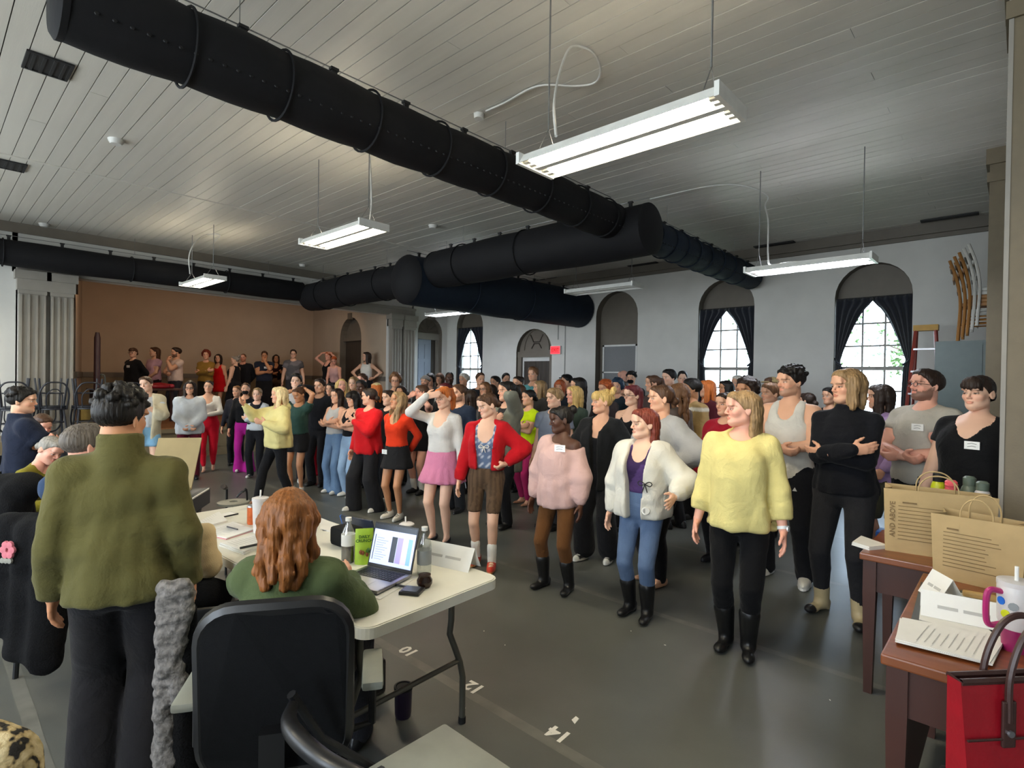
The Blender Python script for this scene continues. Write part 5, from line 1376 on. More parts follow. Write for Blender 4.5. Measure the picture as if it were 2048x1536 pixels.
# laptop
lp0 = at_z(735,1134,TZ+.012); lp1 = at_z(823,1153,TZ+.012); v = lp1-lp0; la = math.atan2(v.y, v.x); LW = v.length
lp = put('laptop', TR(lp0.x,lp0.y,TZ+.008)@RZ(la), 'open silver laptop showing a schedule with coloured columns', 'laptop')
d_ = .23
MB().rbox(0,LW,-d_,.0,0,.014,.005).build('base', MATS['alu'], lp)
kb = MB().box(.02,LW-.02,-.12,-.015,.014,.0146).build('key_bed', MATS['key_black'], lp)
for r_ in range(5):
    for c_ in range(12):
        x = .024+(LW-.05)*c_/12; MB().box(x,x+(LW-.05)/12-.004,-.116+.02*r_,-.116+.02*r_+.016,.0146,.0158).build('key', MATS['key_black'], kb)
MB().box(LW*.33,LW*.67,-.215,-.135,.014,.0144).build('trackpad', MATS['alu'], lp)
SM = Matrix.Rotation(-.28,4,'X')@TR(0,0,.012)
scr = MB().rbox(0,LW,-.006,.0,0,.205,.0028,SM).build('screen_lid', MATS['black_plastic'], lp)
def sq(name, x0, x1, z0, z1, m, e=.0): MB().box(x0*LW,x1*LW,-.0072-e,-.0066-e,z0*.205,z1*.205,SM).build(name, MATS[m], scr)
sq('display', .03,.97,.08,.95,'screen_bg'); sq('toolbar', .03,.97,.84,.95,'screen_dark',.0003); sq('sidebar_line', .07,.085,.16,.72,'screen_dark',.0003)
sq('column_dark', .46,.58,.16,.72,'screen_dark',.0003); sq('column_violet', .59,.71,.16,.72,'screen_violet',.0003); sq('column_pink', .71,.83,.16,.72,'screen_pink',.0003); sq('column_blue', .83,.92,.16,.72,'screen_blue',.0003)
for k in range(10): sq('text_row', .12,.20+.1*(k%3)/2+.08,.18+.052*k,.19+.052*k,'screen_line',.0003)
stack([(670,1172),(760,1200),(835,1155),(800,1145)], 1, 'white sheets lying under the laptop', th=.003, lines=False)
jr = put('amber_jar', onT(849,1174), 'dark glossy rounded jar at the table edge', 'jar')
MB().lathe([(.0,0),(.024,.0),(.034,.018),(.034,.032),(.026,.046),(.027,.056),(.0,.057)], 20).build('jar_body', MATS['amber'], jr, True)
wl_ = put('phone_wallet', onT(824,1185,TA+.5), 'dark grey phone case lying at the near table edge', 'phone case')
MB().rbox(-.045,.045,-.04,.04,0,.014,.005).build('case_body', MATS['black_plastic'], wl_); MB().rbox(-.03,.035,-.03,.03,.013,.017,.002).build('fold_flap', mat('slate','#4a505c',.35), wl_)
tag(MB().tube([(-.07,-.045,.0),(.07,.045,0)], .005, 6).build('ballpoint_pen', MATS['key_black'], None, True), 'dark ballpoint pen lying beside the laptop', 'pen').matrix_world = onT(803,1172,la-.55,TZ+.010)
def tent(M, w, h, label):
    t = put('name_card', M, label, 'name card')
    s = .055
    MB().add([(-w/2,-s,0),(w/2,-s,0),(w/2,0,h),(-w/2,0,h),(w/2,s,0),(-w/2,s,0)], [(0,1,2,3),(3,2,4,5)]).build('folded_card', MATS['paper'], t, solid=.0015)
    for j, (a, b) in enumerate(((-.30,-.06),(.0,.3))):
        MB().box(a*w,b*w,-.001,.0006,-.006,.006,TR(0,-s*.55-.0006,h*.45)@Matrix.Rotation(-math.atan2(s,h),4,'X')).build('faint_name', MATS['ink_faint'], t)
pc = at_z(898,1128,TZ); q0 = at_z(862,1122,TZ); q1 = at_z(935,1138,TZ); a_ = math.atan2(q1.y-q0.y, q1.x-q0.x)
tent(TR(pc.x,pc.y,TZ)@RZ(a_), .30, .10, 'folded white name card at the far corner of the folding table')
tent(onT(577,1062,a_), .20, .09, 'folded white name card behind the white tumbler')

# ---- office chair of the laptop user
def office_chair():
    p = at_z(560, 1500, .47); base = at_d(580, 1400, 1.93); t = put('office_chair', TR(base.x,base.y,0), 'black office chair with a tall rounded mesh back at the folding table', 'office chair')
    dirv = Vector((A.x+Cc.x-2*base.x, A.y+Cc.y-2*base.y, 0)).normalized()
    a = math.atan2(_fh.y, _fh.x)-math.pi/2+math.radians(14)    # faces away from viewer, slightly turned
    t.matrix_world = TR(base.x,base.y,0)@RZ(a)
    MB().rbox(-.205,.205,-.24,.18,.37,.44,.03).build('seat', MATS['black_mesh'], t, True)
    def bk(u_, v_):
        x = -.245+.49*u_; z = .50+.46*v_; y = -.27-.05*v_+.06*(2*u_-1)**2; return (x,y,z)
    poly = rr(-.20,.20,.46,.975,.10,6)
    front = [(x, -.26-.10*(z-.46)+.9*x*x*.6, z) for x, z in poly]; back = [(x, y-.05, z) for x,y,z in front]; n = len(poly)
    mbk = MB().add(front+back, [tuple(range(n-1,-1,-1)), tuple(range(n,2*n))]+[(i,(i+1)%n,n+(i+1)%n,n+i) for i in range(n)]); mbk.build('backrest', MATS['black_mesh'], t)
    MB().tube([(x*1.0,y-.025,z) for x,y,z in front], .026, 8, closed=True).build('back_rim', MATS['black_plastic'], t, True)
    MB().box(-.04,.04,-.33,-.05,.33,.37).box(-.035,.035,-.36,-.31,.33,.62).build('back_bracket', MATS['black_plastic'], t)
    MB().tube([(0,0,.08),(0,0,.37)], .028, 10).build('gas_lift', MATS['black_plastic'], t, True)
    for k in range(5):
        an = 2*math.pi*k/5; e = (.30*math.cos(an), .30*math.sin(an)); MB().tube([(0,0,.11),(e[0],e[1],.075)], [.025,.016], 8).build('base_spoke', MATS['black_plastic'], t, True)
        MB().lathe([(0,-.012),(.026,-.012),(.026,.012),(0,.012)], 12, TR(e[0],e[1],.027)@Matrix.Rotation(math.pi/2,4,'X')).build('caster', MATS['rubber'], t, True)
    for s in (-1,1):
        MB().tube([(s*.20,-.05,.41),(s*.28,-.05,.43),(s*.28,-.05,.62)], .014, 8).build('arm_post', MATS['black_plastic'], t, True); MB().rbox(s*.28-.035,s*.28+.035,-.20,.04,.62,.65,.012).build('armrest', MATS['grey_vinyl'], t, True)
office_chair()
# pink binder on the floor leaning below the table
bi = put('binder', TR(*at_d(704,1290,2.88).xy,0)@RZ(TA), 'pink binder standing under the folding table', 'binder')
mat('binder_pink','#b0505c',.5); MB().rbox(-.11,.11,-.025,.025,.0,.30,.006,TR(0,0,.18)).build('cover', MATS['binder_pink'], bi); MB().box(-.105,.105,-.02,.02,.185,.475).build('pages', MATS['paper'], bi)
MB().rbox(-.14,.14,-.12,.12,.0,.18,.02).build('box_below', MATS['black_plastic'], bi)

# ---- black folding chair by the viewer
def folding_chair():
    c = at_z(868,1570,.45); t = put('folding_chair', TR(c.x,c.y,0)@RZ(math.atan2(_fh.y,_fh.x)-math.pi/2-.75), 'black folding chair with a worn grey vinyl seat standing empty', 'chair')
    MB().rbox(-.20,.20,-.19,.21,.425,.455,.012).build('seat', MATS['grey_vinyl'], t, True)
    for s in (-1,1):
        MB().tube([(s*.215,-.335,.77),(s*.22,-.24,.60),(s*.225,.0,.36),(s*.225,.24,.02)], .013, 8).build('leg', MATS['black_plastic'], t, True)
        MB().tube([(s*.20,.16,.42),(s*.20,-.05,.30),(s*.20,-.28,.02)], .013, 8).build('leg', MATS['black_plastic'], t, True)
    MB().tube([(-.225,.22,.06),(.225,.22,.06)], .010, 8).build('stretcher', MATS['black_plastic'], t, True)
    MB().tube([(-.2,-.26,.06),(.2,-.26,.06)], .010, 8).build('stretcher', MATS['black_plastic'], t, True)
    MB().tube(spline([(-.215,-.33,.74),(-.11,-.39,.76),(0,-.405,.765),(.11,-.39,.76),(.215,-.33,.74)]), [.014+.010*math.sin(math.pi*i/24) for i in range(25)], 10).build('backrest', MATS['black_plastic'], t, True)
folding_chair()
mg = put('travel_mug', TR(*at_z(806,1432,0).xy,0), 'dark purple travel mug standing on the floor under the table', 'mug')
mat('mug_purple','#2b2036',.3); MB().lathe([(.0,0),(.036,0),(.040,.02),(.043,.14)], 22).build('mug_body', MATS['mug_purple'], mg, True); MB().lathe([(.045,.135),(.045,.15),(.036,.152),(.034,.146),(.0,.146)], 22).build('lid', MATS['rubber'], mg, True)

# ---- piano keyboard with music rest and stand
KZ = .80
k0 = at_z(372,1003,KZ); k1 = at_z(440,962,KZ); kv = k1-k0; kd = kv.length; ka = math.atan2(kv.y,kv.x)
kp = put('stage_piano', TR(k0.x,k0.y,0)@RZ(ka), 'grey digital piano on a stand with a tan music rest', 'keyboard')  # local x: towards far side, y: along the keys
kd = min(kd,.46); L_ = .56
MB().rbox(0,kd,.0,L_,KZ-.10,KZ-.03,.02).build('case', mat('piano_grey','#3a3b3d',.5), kp)
MB().rbox(.17,kd,.02,L_-.02,KZ-.03,KZ,.012).build('panel_top', mat('piano_panel','#57585a',.5), kp)
MB().box(.0,kd,-.012,.02,KZ-.11,KZ+.004).build('end_cheek', MATS['piano_grey'], kp); MB().box(.02,kd-.03,-.016,-.010,KZ-.004,KZ+.006).build('cheek_trim', MATS['paper'], kp)
for i in range(22):
    y_ = .03+i*(L_-.06)/22; MB().box(.02,.16,y_,y_+(L_-.06)/22-.0015,KZ-.03,KZ-.014).build('white_key', MATS['paper'], kp)
    if i%7 not in (2,6): MB().box(.07,.16,y_+.018,y_+.030,KZ-.014,KZ-.004).build('black_key', MATS['key_black'], kp)
for yy in (.04,L_-.04):
    MB().tube([(.05,yy,KZ-.10),(kd-.05,yy,.02)], .016, 8).tube([(kd-.05,yy,KZ-.10),(.05,yy,.02)], .016, 8).build('stand_leg', MATS['black_plastic'], kp, True)
MB().box(-.006,.006,0.10,.40,0,.42,TR(kd-.05,0,KZ)@Matrix.Rotation(.55,4,'Y')).build('music_rest', MATS['tan_board'], kp); MB().box(-.02,.006,0.10,.40,0,.02,TR(kd-.07,0,KZ)).build('rest_ledge', MATS['tan_board'], kp)
tp = put('tape_roll', TR(*at_z(467,1006,.70).xy,0), 'translucent round take-up reel on a thin black stand beside the piano', 'reel')
MB().lathe([(.03,.70),(.11,.695),(.11,.71),(.03,.712),(.03,.70)], 24).build('reel_disc', mat('reel','#8f8f84',.3), tp, True); MB().tube(spline([(.02,.09,.0),(.02,.09,.72),(.02,.06,.78),(.0,.02,.74)]), .008, 6).build('stand_rod', MATS['black_plastic'], tp, True); MB().lathe([(0,0),(.12,0),(.12,.012),(0,.014)], 18).build('stand_base', MATS['black_plastic'], tp, True); MB().tube([(0,0,.01),(0,0,.70)],.012,8).build('post', MATS['black_plastic'], tp, True)
mt = put('microphone', TR(*at_z(450,975,.75).xy,0), 'silver-ended microphone held out on a stand beside the piano', 'microphone')
MB().tube([(-.10,.05,.72),(.0,0,.75)],.008,8).build('boom', MATS['alu'], mt, True); MB().tube([(.0,0,.75),(.10,-.05,.78)],.019,10).build('mic_body', mat('mic_brown','#4a3f3a',.5), mt, True); MB().tube([(-.10,.05,0),(-.10,.05,.73)],.009,8).build('stand', MATS['black_plastic'], mt, True); MB().lathe([(0,0),(.12,0),(.12,.012),(0,.014)], 18, TR(-.1,.05,0)).build('stand_base', MATS['black_plastic'], mt, True)

# ---- coats and soft things (implicit shapes)
def soft(name, M, label, cat, matn, prims, lo, hi, h=.016, n=(.012,22), parent=None, obj_name='cloth'):
    g = Grid(lo, hi, h)
    for p in prims:
        if p[0] == 'c': g.cone(*p[1:])
        elif p[0] == 'e': g.ell(*p[1:])
    if n: g.noise(n[0], n[1], len(label)); g.noise(n[0]*.4, n[1]*2.4, len(label)+1)
    V, Fc = g.mesh()
    if parent is None:
        o = raw(name, V, Fc, MATS[matn], None, True); o.matrix_world = M; return tag(o, label, cat)
    return raw(obj_name, V, Fc, MATS[matn], parent, True)
def simple_chair(M, label, m='black_plastic', h=.82, seat=.46):
    t = put('chair', M, label, 'chair')
    MB().rbox(-.21,.21,-.20,.21,seat-.04,seat,.015).build('seat', MATS[m], t, True)
    for sx in (-1,1):
        MB().tube([(sx*.19,.18,seat-.04),(sx*.20,.20,0)], .014, 8).build('leg', MATS[m], t, True)
        MB().tube([(sx*.19,-.26,h),(sx*.19,-.20,.44),(sx*.20,-.22,0)], .014, 8).build('leg', MATS[m], t, True)
    MB().rbox(-.19,.19,-.275,-.245,h-.30,h,.012).build('backrest', MATS[m], t, True)
    return t
fz = math.atan2(_fh.y,_fh.x)-math.pi/2
pA = at_d(74,1000,3.85); MA = TR(pA.x,pA.y,0)@RZ(fz); simple_chair(MA, 'black chair hidden under a fleecy coat beside the navy polo')
soft('fleece_coat', MA, 'black fleecy coat slung over a chair beside the navy polo', 'coat', 'fleece', [('c',(-.17,-.285,.88),(.17,-.285,.92),.085,.080,.05),('c',(-.17,-.33,.84),(-.21,-.33,.50),.085,.070,.06),('c',(.14,-.33,.86),(.10,-.33,.45),.095,.080,.06),('c',(-.02,-.33,.84),(-.06,-.33,.42),.095,.085,.06),('e',(.19,-.29,.90),(.10,.09,.07),.05)], (-.42,-.50,.28), (.42,-.12,1.12))
mat('petal_pink','#c9717c',.7); mat('petal_grey','#8b8a80',.7)
pG = at_d(345,1330,2.12)
cc_ = put('curly_coat', TR(pG.x,pG.y,0)@RZ(fz), 'grey curly-pile coat with black lining held at the side of the olive jacket', 'coat')
soft('', None, 'pile', '', 'grey_fur', [('e',(.03,0,.82),(.055,.03,.045),.02),('e',(.045,0,.76),(.032,.025,.07),.02),('c',(.04,0,.72),(.02,0,.56),.030,.030,.02),('c',(.02,-.01,.52),(.06,-.01,.40),.036,.040,.02),('c',(-.03,-.01,.84),(-.035,-.01,.05),.026,.030,.02),('c',(-.02,-.01,.5),(.0,-.01,.06),.03,.036,.02),('c',(.005,-.005,.82),(.0,-.005,.5),.034,.034,.02)], (-.14,-.12,.0), (.18,.12,.95), h=.0085, n=(.006,75), parent=cc_, obj_name='pile_shell')
soft('', None, 'lining', '', 'fleece', [('c',(.02,.03,.72),(.04,.03,.08),.050,.055,.02)], (-.14,-.12,.0), (.18,.14,.95), h=.014, n=(.004,30), parent=cc_, obj_name='lining')
# leopard coat
def leopard():
    m = bpy.data.materials.new('leopard'); m.use_nodes = True; n = m.node_tree.nodes; l = m.node_tree.links; b = n['Principled BSDF']; b.inputs['Roughness'].default_value = .95
    tc = n.new('ShaderNodeTexCoord'); vo = n.new('ShaderNodeTexNoise'); vo.inputs['Scale'].default_value = 38; vo.inputs['Detail'].default_value = 1.5
    l.new(tc.outputs['Object'], vo.inputs['Vector']); r = n.new('ShaderNodeValToRGB'); e = r.color_ramp.elements
    e[0].position = .40; e[0].color = (*lin('#1c1814'),1); e[1].position = .46; e[1].color = (*lin('#a8946a'),1); q = e.new(.6); q.color = (*lin('#c9b890'),1)
    l.new(vo.outputs[0], r.inputs[0]); l.new(r.outputs[0], b.inputs['Base Color']); MATS['leopard'] = m
    nz = n.new('ShaderNodeTexNoise'); nz.inputs['Scale'].default_value = 160; bp = n.new('ShaderNodeBump'); bp.inputs['Strength'].default_value = .6; bp.inputs['Distance'].default_value = .006; l.new(tc.outputs['Object'], nz.inputs['Vector']); l.new(nz.outputs[0], bp.inputs['Height']); l.new(bp.outputs[0], b.inputs['Normal'])
leopard()
pL = at_d(72,1530,1.35); simple_chair(TR(pL.x,pL.y,0)@RZ(fz-.4), 'dark chair under the leopard print coat')
soft('leopard_coat', TR(pL.x,pL.y,0)@RZ(fz), 'leopard print fur coat draped over a chair back', 'coat', 'leopard', [('c',(-.20,-.1,.80),(.0,-.1,.77),.07,.07,.04),('c',(-.10,-.1,.74),(-.10,-.1,.42),.09,.10,.05),('c',(.02,-.1,.70),(.04,-.1,.46),.07,.07,.05)], (-.36,-.3,.25), (.2,.1,.95), h=.011, n=(.008,30))
# canvas bag on a dark backpack on a chair
pQ = at_d(378,1100,2.64); simple_chair(TR(pQ.x,pQ.y,0)@RZ(fz+.3), 'dark chair carrying a backpack at the table end', h=.62)
soft('backpack', TR(pQ.x,pQ.y,0)@RZ(fz), 'black backpack sitting under the beige canvas bag', 'backpack', 'fleece', [('e',(0,0,.575),(.19,.15,.105),.03)], (-.25,-.22,.42), (.25,.22,.72))
cb = put('canvas_bag', TR(pQ.x-.01,pQ.y,.675)@RZ(fz+.2), 'slouchy beige canvas bag with brown leather patch near the table end', 'bag')
soft('', None, 'bag', '', 'beige_canvas', [('e',(0,0,.12),(.12,.08,.13),.02),('c',(-.09,0,.05),(.09,0,.05),.055,.055,.04),('c',(-.08,0,.20),(.07,0,.21),.05,.045,.04)], (-.2,-.16,-.01), (.2,.16,.33), h=.011, n=(.010,26), parent=cb, obj_name='bag_body')
mat('brown_patch','#7a4326',.5); MB().rbox(-.03,.03,-.10,-.09,.075,.11,.003).build('leather_patch', MATS['brown_patch'], cb); MB().tube(spline([(-.08,-.03,.2),(-.10,-.07,.25),(-.05,-.08,.28),(.0,-.03,.26)]), .012, 6).build('strap', MATS['beige_canvas'], cb, True)

# ---- cafe chairs (bentwood) stacked in pairs
def bentwood():
    t = put('bentwood_chair', Matrix(), 'x', 'chair', 'stacked bentwood chairs'); m = MATS['cafe_black']
    MB().lathe([(0,.445),(.19,.445),(.205,.45),(.205,.47),(.18,.475),(0,.468)], 22).build('seat', m, t, True)
    for sx in (-1,1):
        MB().tube([(sx*.14,.14,.45),(sx*.18,.19,0)], .014, 7).build('leg', m, t, True); MB().tube([(sx*.13,-.14,.45),(sx*.17,-.20,0)], .014, 7).build('leg', m, t, True)
    MB().tube([(.165*math.cos(a),.165*math.sin(a),.24) for a in np.linspace(0,6.28,20)[:-1]], .009, 6, closed=True).build('leg_ring', m, t, True)
    MB().tube(spline([(-.17,-.13,.45),(-.185,-.20,.70),(-.12,-.25,.86),(0,-.262,.89),(.12,-.25,.86),(.185,-.20,.70),(.17,-.13,.45)]), .013, 7).build('back_hoop', m, t, True)
    MB().tube(spline([(-.09,-.17,.46),(-.10,-.21,.66),(-.05,-.238,.76),(0,-.243,.78),(.05,-.238,.76),(.10,-.21,.66),(.09,-.17,.46)]), .009, 6).build('inner_hoop', m, t, True)
    return t
BW = bentwood(); first = [True]
def bw(M, label):
    o = BW if first[0] else copy_tree(BW); first[0] = False; o.matrix_world = M; o['label'] = label
ap = struct(MB().box(XS,-11.05,.75,2.75,0,STZ).build('floor_apron', MATS['olive_panel']), 'low platform beside the stage pilasters holding stacked chairs', 'platform')
for i, (x_, y_, rz, up) in enumerate(((-11.50,1.02,1.50,1),(-11.52,1.48,1.62,1),(-11.48,1.94,1.55,1),(-11.46,2.42,1.95,0))):
    bw(TR(x_,y_,STZ)@RZ(rz), ['dark bentwood chair standing lowest at the pilaster end of the platform','dark bentwood chair standing second along the platform','dark bentwood chair standing third along the platform','dark bentwood chair standing last along the platform by the red post'][i])
    if up: bw(TR(x_,y_,STZ)@RZ(rz)@TR(0,.05,.9495)@Matrix.Rotation(math.pi,4,'X'), ['upturned dark bentwood chair on the one at the pilaster end of the platform','upturned dark bentwood chair on the second one along the platform','upturned dark bentwood chair on the third one along the platform'][i])
for i, (u, d_, rz) in enumerate(((772,12.2,.5),(828,12.4,1.2))):
    p = at_d(u,800,d_)
    bw(TR(p.x,p.y,0)@RZ(rz), 'dark bentwood chair standing on the floor below an upturned one beside the '+('stage pilasters' if i == 0 else 'keystone door'))
    bw(TR(p.x,p.y,0)@RZ(rz)@TR(0,.05,.9495)@Matrix.Rotation(math.pi,4,'X'), 'dark bentwood chair turned upside down on another beside the '+('stage pilasters' if i == 0 else 'keystone door'))
# clutter on the stage edge
pp = at_x(193,850,XS-.35); ps = put('upright_post', TR(pp.x,pp.y,STZ), 'slim dark red post with a bent metal tube standing on the stage edge', 'post')
MB().tube([(0,0,0),(0,0,1.70),(0,0,1.80)], [.05,.05,.03], 10).build('post_shaft', MATS['post_red'], ps, True); MB().lathe([(0,0),(.13,0),(.13,.03),(0,.03)], 16).build('post_base', MATS['post_red'], ps, True); MB().tube(spline([(.04,.10,.02),(.03,.12,.9),(.03,.07,1.02),(0,.03,1.0)]), .014, 7).build('bent_tube', MATS['table_leg'], ps, True)
pt_ = at_x(238,800,-13.4); pt_.y += .35; pt_.x -= .18; tt = put('prop_table', TR(pt_.x,pt_.y,STZ), 'dark wooden table at the stage edge carrying costumes', 'table')
MB().rbox(-.35,.35,-.8,.8,.70,.74,.01).build('table_top', MATS['wood_dark'], tt)
for sx in (-1,1):
    for sy in (-1,1): MB().box(sx*.3-.03,sx*.3+.03,sy*.72-.03,sy*.72+.03,0,.70).build('leg', MATS['wood_dark'], tt)
soft('red_cloth', TR(pt_.x,pt_.y+.35,STZ+.74), 'crumpled red cloth on the stage table', 'cloth', 'red_leather', [('e',(0,0,.04),(.2,.25,.07),.02),('c',(0,-.1,.06),(0,.3,.05),.06,.05,.03)], (-.3,-.4,0), (.3,.45,.2), h=.02)
soft('dark_bag', TR(pt_.x,pt_.y-.1,STZ+.74), 'slumped black bag on the stage table', 'bag', 'fleece', [('e',(0,0,.06),(.2,.2,.09),.02)], (-.3,-.3,0), (.3,.3,.22), h=.02)
pb = at_x(184,830,XS-.7); bx = put('cardboard_box', TR(pb.x,pb.y,STZ), 'pale yellow cardboard box on the stage edge', 'box')
mat('box_yellow','#b09a58',.7); MB().box(-.2,.2,-.2,.2,0,.36).build('box_body', MATS['box_yellow'], bx); MB().box(-.2,.0,-.22,.22,.36,.366).build('flap', MATS['box_yellow'], bx); MB().box(.0,.2,-.22,.22,.36,.368).build('flap', MATS['box_yellow'], bx)

# ---- desks by the viewer's side
def desk(x0, x1, y0, y1, h, m, mtop, label, legs=True):
    t = put('desk', TR((x0+x1)/2,(y0+y1)/2,0), label, 'desk'); hx = (x1-x0)/2; hy = (y1-y0)/2
    MB().rbox(-hx,hx,-hy,hy,h-.035,h,.006).build('desk_top', MATS[mtop], t)
    MB().box(-hx+.03,hx-.03,-hy+.03,-hy+.05,h-.20,h-.035).box(-hx+.03,hx-.03,hy-.05,hy-.03,h-.20,h-.035).box(-hx+.03,-hx+.05,-hy+.03,hy-.03,h-.20,h-.035).box(hx-.05,hx-.03,-hy+.03,hy-.03,h-.20,h-.035).build('apron', MATS[m], t)
    for sx in (-1,1):
        for sy in (-1,1):
            cx = sx*(hx-.045); cy_ = sy*(hy-.045); V = []
            for z, w in ((h-.035,.030),(h-.2,.030),(0,.019)): V += [(cx-w,cy_-w,z),(cx+w,cy_-w,z),(cx+w,cy_+w,z),(cx-w,cy_+w,z)]
            MB().add(V, [(0,1,2,3),(11,10,9,8)]+[(r*4+i, r*4+4+i, r*4+4+(i+1)%4, r*4+(i+1)%4) for r in (0,1) for i in range(4)]).build('leg', MATS[m], t)
    return t
DZ = .75
D1 = desk(-.33, .95, 2.20, 3.30, DZ, 'wood_dark', 'wood_desk', 'reddish brown wooden desk with papers and a pink tumbler')
MB().box(-.61,-.59,-.42,.42,.08,DZ-.2).build('side_panel', MATS['wood_dark'], D1)
D2 = desk(-.62, .02, 3.44, 4.10, DZ, 'wood_dark', 'wood_desk', 'small dark wooden desk carrying a big paper bag')
D2c = D2
def onD(u, v, rz=0, z=DZ): p = at_z(u, v, z); return TR(p.x,p.y,z)@RZ(rz)
flatquad('desk_blotter', [(1822,1240),(1842,1165),(2010,1200),(2030,1290)], DZ, .003, 'desk_blotter', None, 'dark grey blotter sheet on the reddish desk', 'blotter')
stack([(1838,1240),(1846,1166),(1880,1172),(2010,1290)], 1, 'plain white sheets lying under the name card', z=DZ+.004, lines=False)
st_ = stack([(1790,1284),(1800,1238),(2012,1278),(1985,1332)], 3, 'curling printed pages at the near edge of the reddish desk', z=DZ+.009, th=.003)
p0 = at_z(1870,1230,DZ+.008); p1 = at_z(1990,1255,DZ+.008); a2 = math.atan2(p1.y-p0.y,p1.x-p0.x)
tent(onD(1925,1238,a2,DZ+.008), .26, .085, 'large folded white name card on the reddish desk')
tent(onD(1884,1196,a2-1.1,DZ+.008), .14, .10, 'small upright folded white card next to the paper bag')
sn = put('snack_tray', onD(1962,1203,a2,DZ+.008), 'white tray with a tan wrapped snack on the reddish desk', 'tray')
MB().rbox(-.12,.12,-.035,.035,0,.012,.004).build('tray', MATS['paper'], sn); MB().rbox(-.06,.05,-.018,.018,.012,.034,.008).build('wrapped_snack', mat('snack_tan','#c9a468',.6), sn)
# tumbler with magenta handle
tm = put('handled_tumbler', onD(2030,1300,0), 'large white and magenta tumbler with a magenta handle on the reddish desk', 'tumbler')
MB().lathe([(.0,0),(.036,0),(.038,.03),(.040,.075)], 24).build('lower_cup', mat('magenta_dark','#8a1f52',.3), tm, True)
MB().lathe([(.040,.075),(.050,.10),(.052,.22),(.050,.225)], 24).build('upper_cup', MATS['steel_white'], tm, True); MB().lathe([(.053,.222),(.053,.238),(.04,.242),(0,.242)], 24).build('lid', MATS['steel_white'], tm, True)
hp0 = Vector((-.735,-.679,0))*1.0
hd_ = Vector((-.735,-.62,0)).normalized()
MB().tube(spline([hd_*.048+Vector((0,0,.20)), hd_*.085+Vector((0,0,.205)), hd_*.098+Vector((0,0,.18)), hd_*.098+Vector((0,0,.11)), hd_*.085+Vector((0,0,.085)), hd_*.046+Vector((0,0,.09))]), .010, 8).build('handle', MATS['magenta_plastic'], tm, True)
MB().tube([(0,-.01,.24),(0,-.012,.29)], .006, 8).build('straw', MATS['paper'], tm, True)
for k,(zz,aa,cm) in enumerate(((.17,-2.4,'blue_edge'),(.13,-2.1,'lime_plastic'),(.16,-1.7,'label_grey'))): MB().lathe([(0,-.0015),(.014,-.0015),(.014,.0015),(0,.0015)], 10, TR(.0515*math.cos(aa),.0515*math.sin(aa),zz)@RZ(aa)@Matrix.Rotation(math.pi/2,4,'Y')).build('sticker', MATS[cm], tm)
# paper bags
def paper_bag(M, w, d, h, label, side_text):
    t = put('paper_bag', M, label, 'paper bag')
    top = [(-w/2-.012,-d/2-.006,h),(w/2+.015,-d/2-.01,h+.004),(w/2+.006,d/2+.006,h-.006),(-w/2-.004,d/2+.008,h+.003)]
    bot = [(-w/2,-d/2,0),(w/2,-d/2,0),(w/2,d/2,0),(-w/2,d/2,0)]
    V = bot+top; md = [(-w/2-.004,0,h-.01),(w/2+.0,0,h-.01)]
    fr = MB().add([V[0],V[1],V[5],V[4]],[(0,1,2,3)]).build('front_panel', MATS['kraft'], t, solid=.0015)
    MB().add([V[2],V[3],V[7],V[6]],[(0,1,2,3)]).build('back_panel', MATS['kraft'], t, solid=.0015)
    for s, i in ((-1,(3,0,4,7)),(1,(1,2,6,5))):
        b0,b1,t1,t0 = [Vector(V[k]) for k in i]; mt_ = (t0+t1)/2-Vector((s*.035,0,.004)); mb_ = (b0+b1)/2
        MB().add([b0,mb_,mt_,t1],[(0,1,2,3)]).add([mb_,b1,t0,mt_] if False else [mb_,b1,t1,mt_],[(0,1,2,3)]) 
        MB().add([b0,b1,mb_+Vector((-s*.01,0,h*.35)),t1,t0,mt_],[(0,1,2),(1,3,5,2),(0,2,5,4)]).build('side_gusset', MATS['kraft'], t, solid=.0012)
    MB().add(bot,[(3,2,1,0)]).build('base', MATS['kraft'], t, solid=.0015)
    for yy in (-d/2-.004, d/2+.004):
        hx = w*.19; MB().tube(spline([(-hx,yy,h-.05),(-hx*.95,yy,h+.03),(-hx*.55,yy,h+.075),(0,yy,h+.088),(hx*.55,yy,h+.075),(hx*.95,yy,h+.03),(hx,yy,h-.05)]), .0038, 6).build('handle', MATS['kraft'], t, True)
    rnd = random.Random(int(w*1000))
    lines = [(.30,.80,.035)]+[(.10,rnd.uniform(.55,.9),.012) for _ in range(9)]
    z = h*.80
    MB().box(-w*.34,-w*.20,-d/2-.0115,-d/2-.0105,z-.004,z+.004).build('printed_title', MATS['kraft_ink'], fr)
    for k in range(10):
        z -= h*.058; x0 = -w*.38; x1 = x0+w*rnd.uniform(.45,.70)
        MB().box(x0,x1,-d/2-.0095,-d/2-.0085,z-.0016,z+.0016,TR(0,-.002,0)).build('printed_line', MATS['kraft_ink'], fr)
    if side_text: text_obj('side_lettering', side_text, .034, 'kraft_ink', t, (-w/2+.014 if False else -w/2+.03,-d/2-.008,h*.52), (math.pi/2,math.pi/2*-1,0), ext=.0002, bold=.0008)
    return t
b1c = at_z(1888,1122,DZ); b1l = at_z(1800,1122,DZ); b1r = at_z(1985,1135,DZ); ab = math.atan2(b1r.y-b1l.y,b1r.x-b1l.x)
paper_bag(TR(-.32,3.72,DZ)@RZ(ab*.3), .45, .17, .34, 'wide kraft paper bag with ABOVE lettering on the small dark desk', 'AND ABOVE')
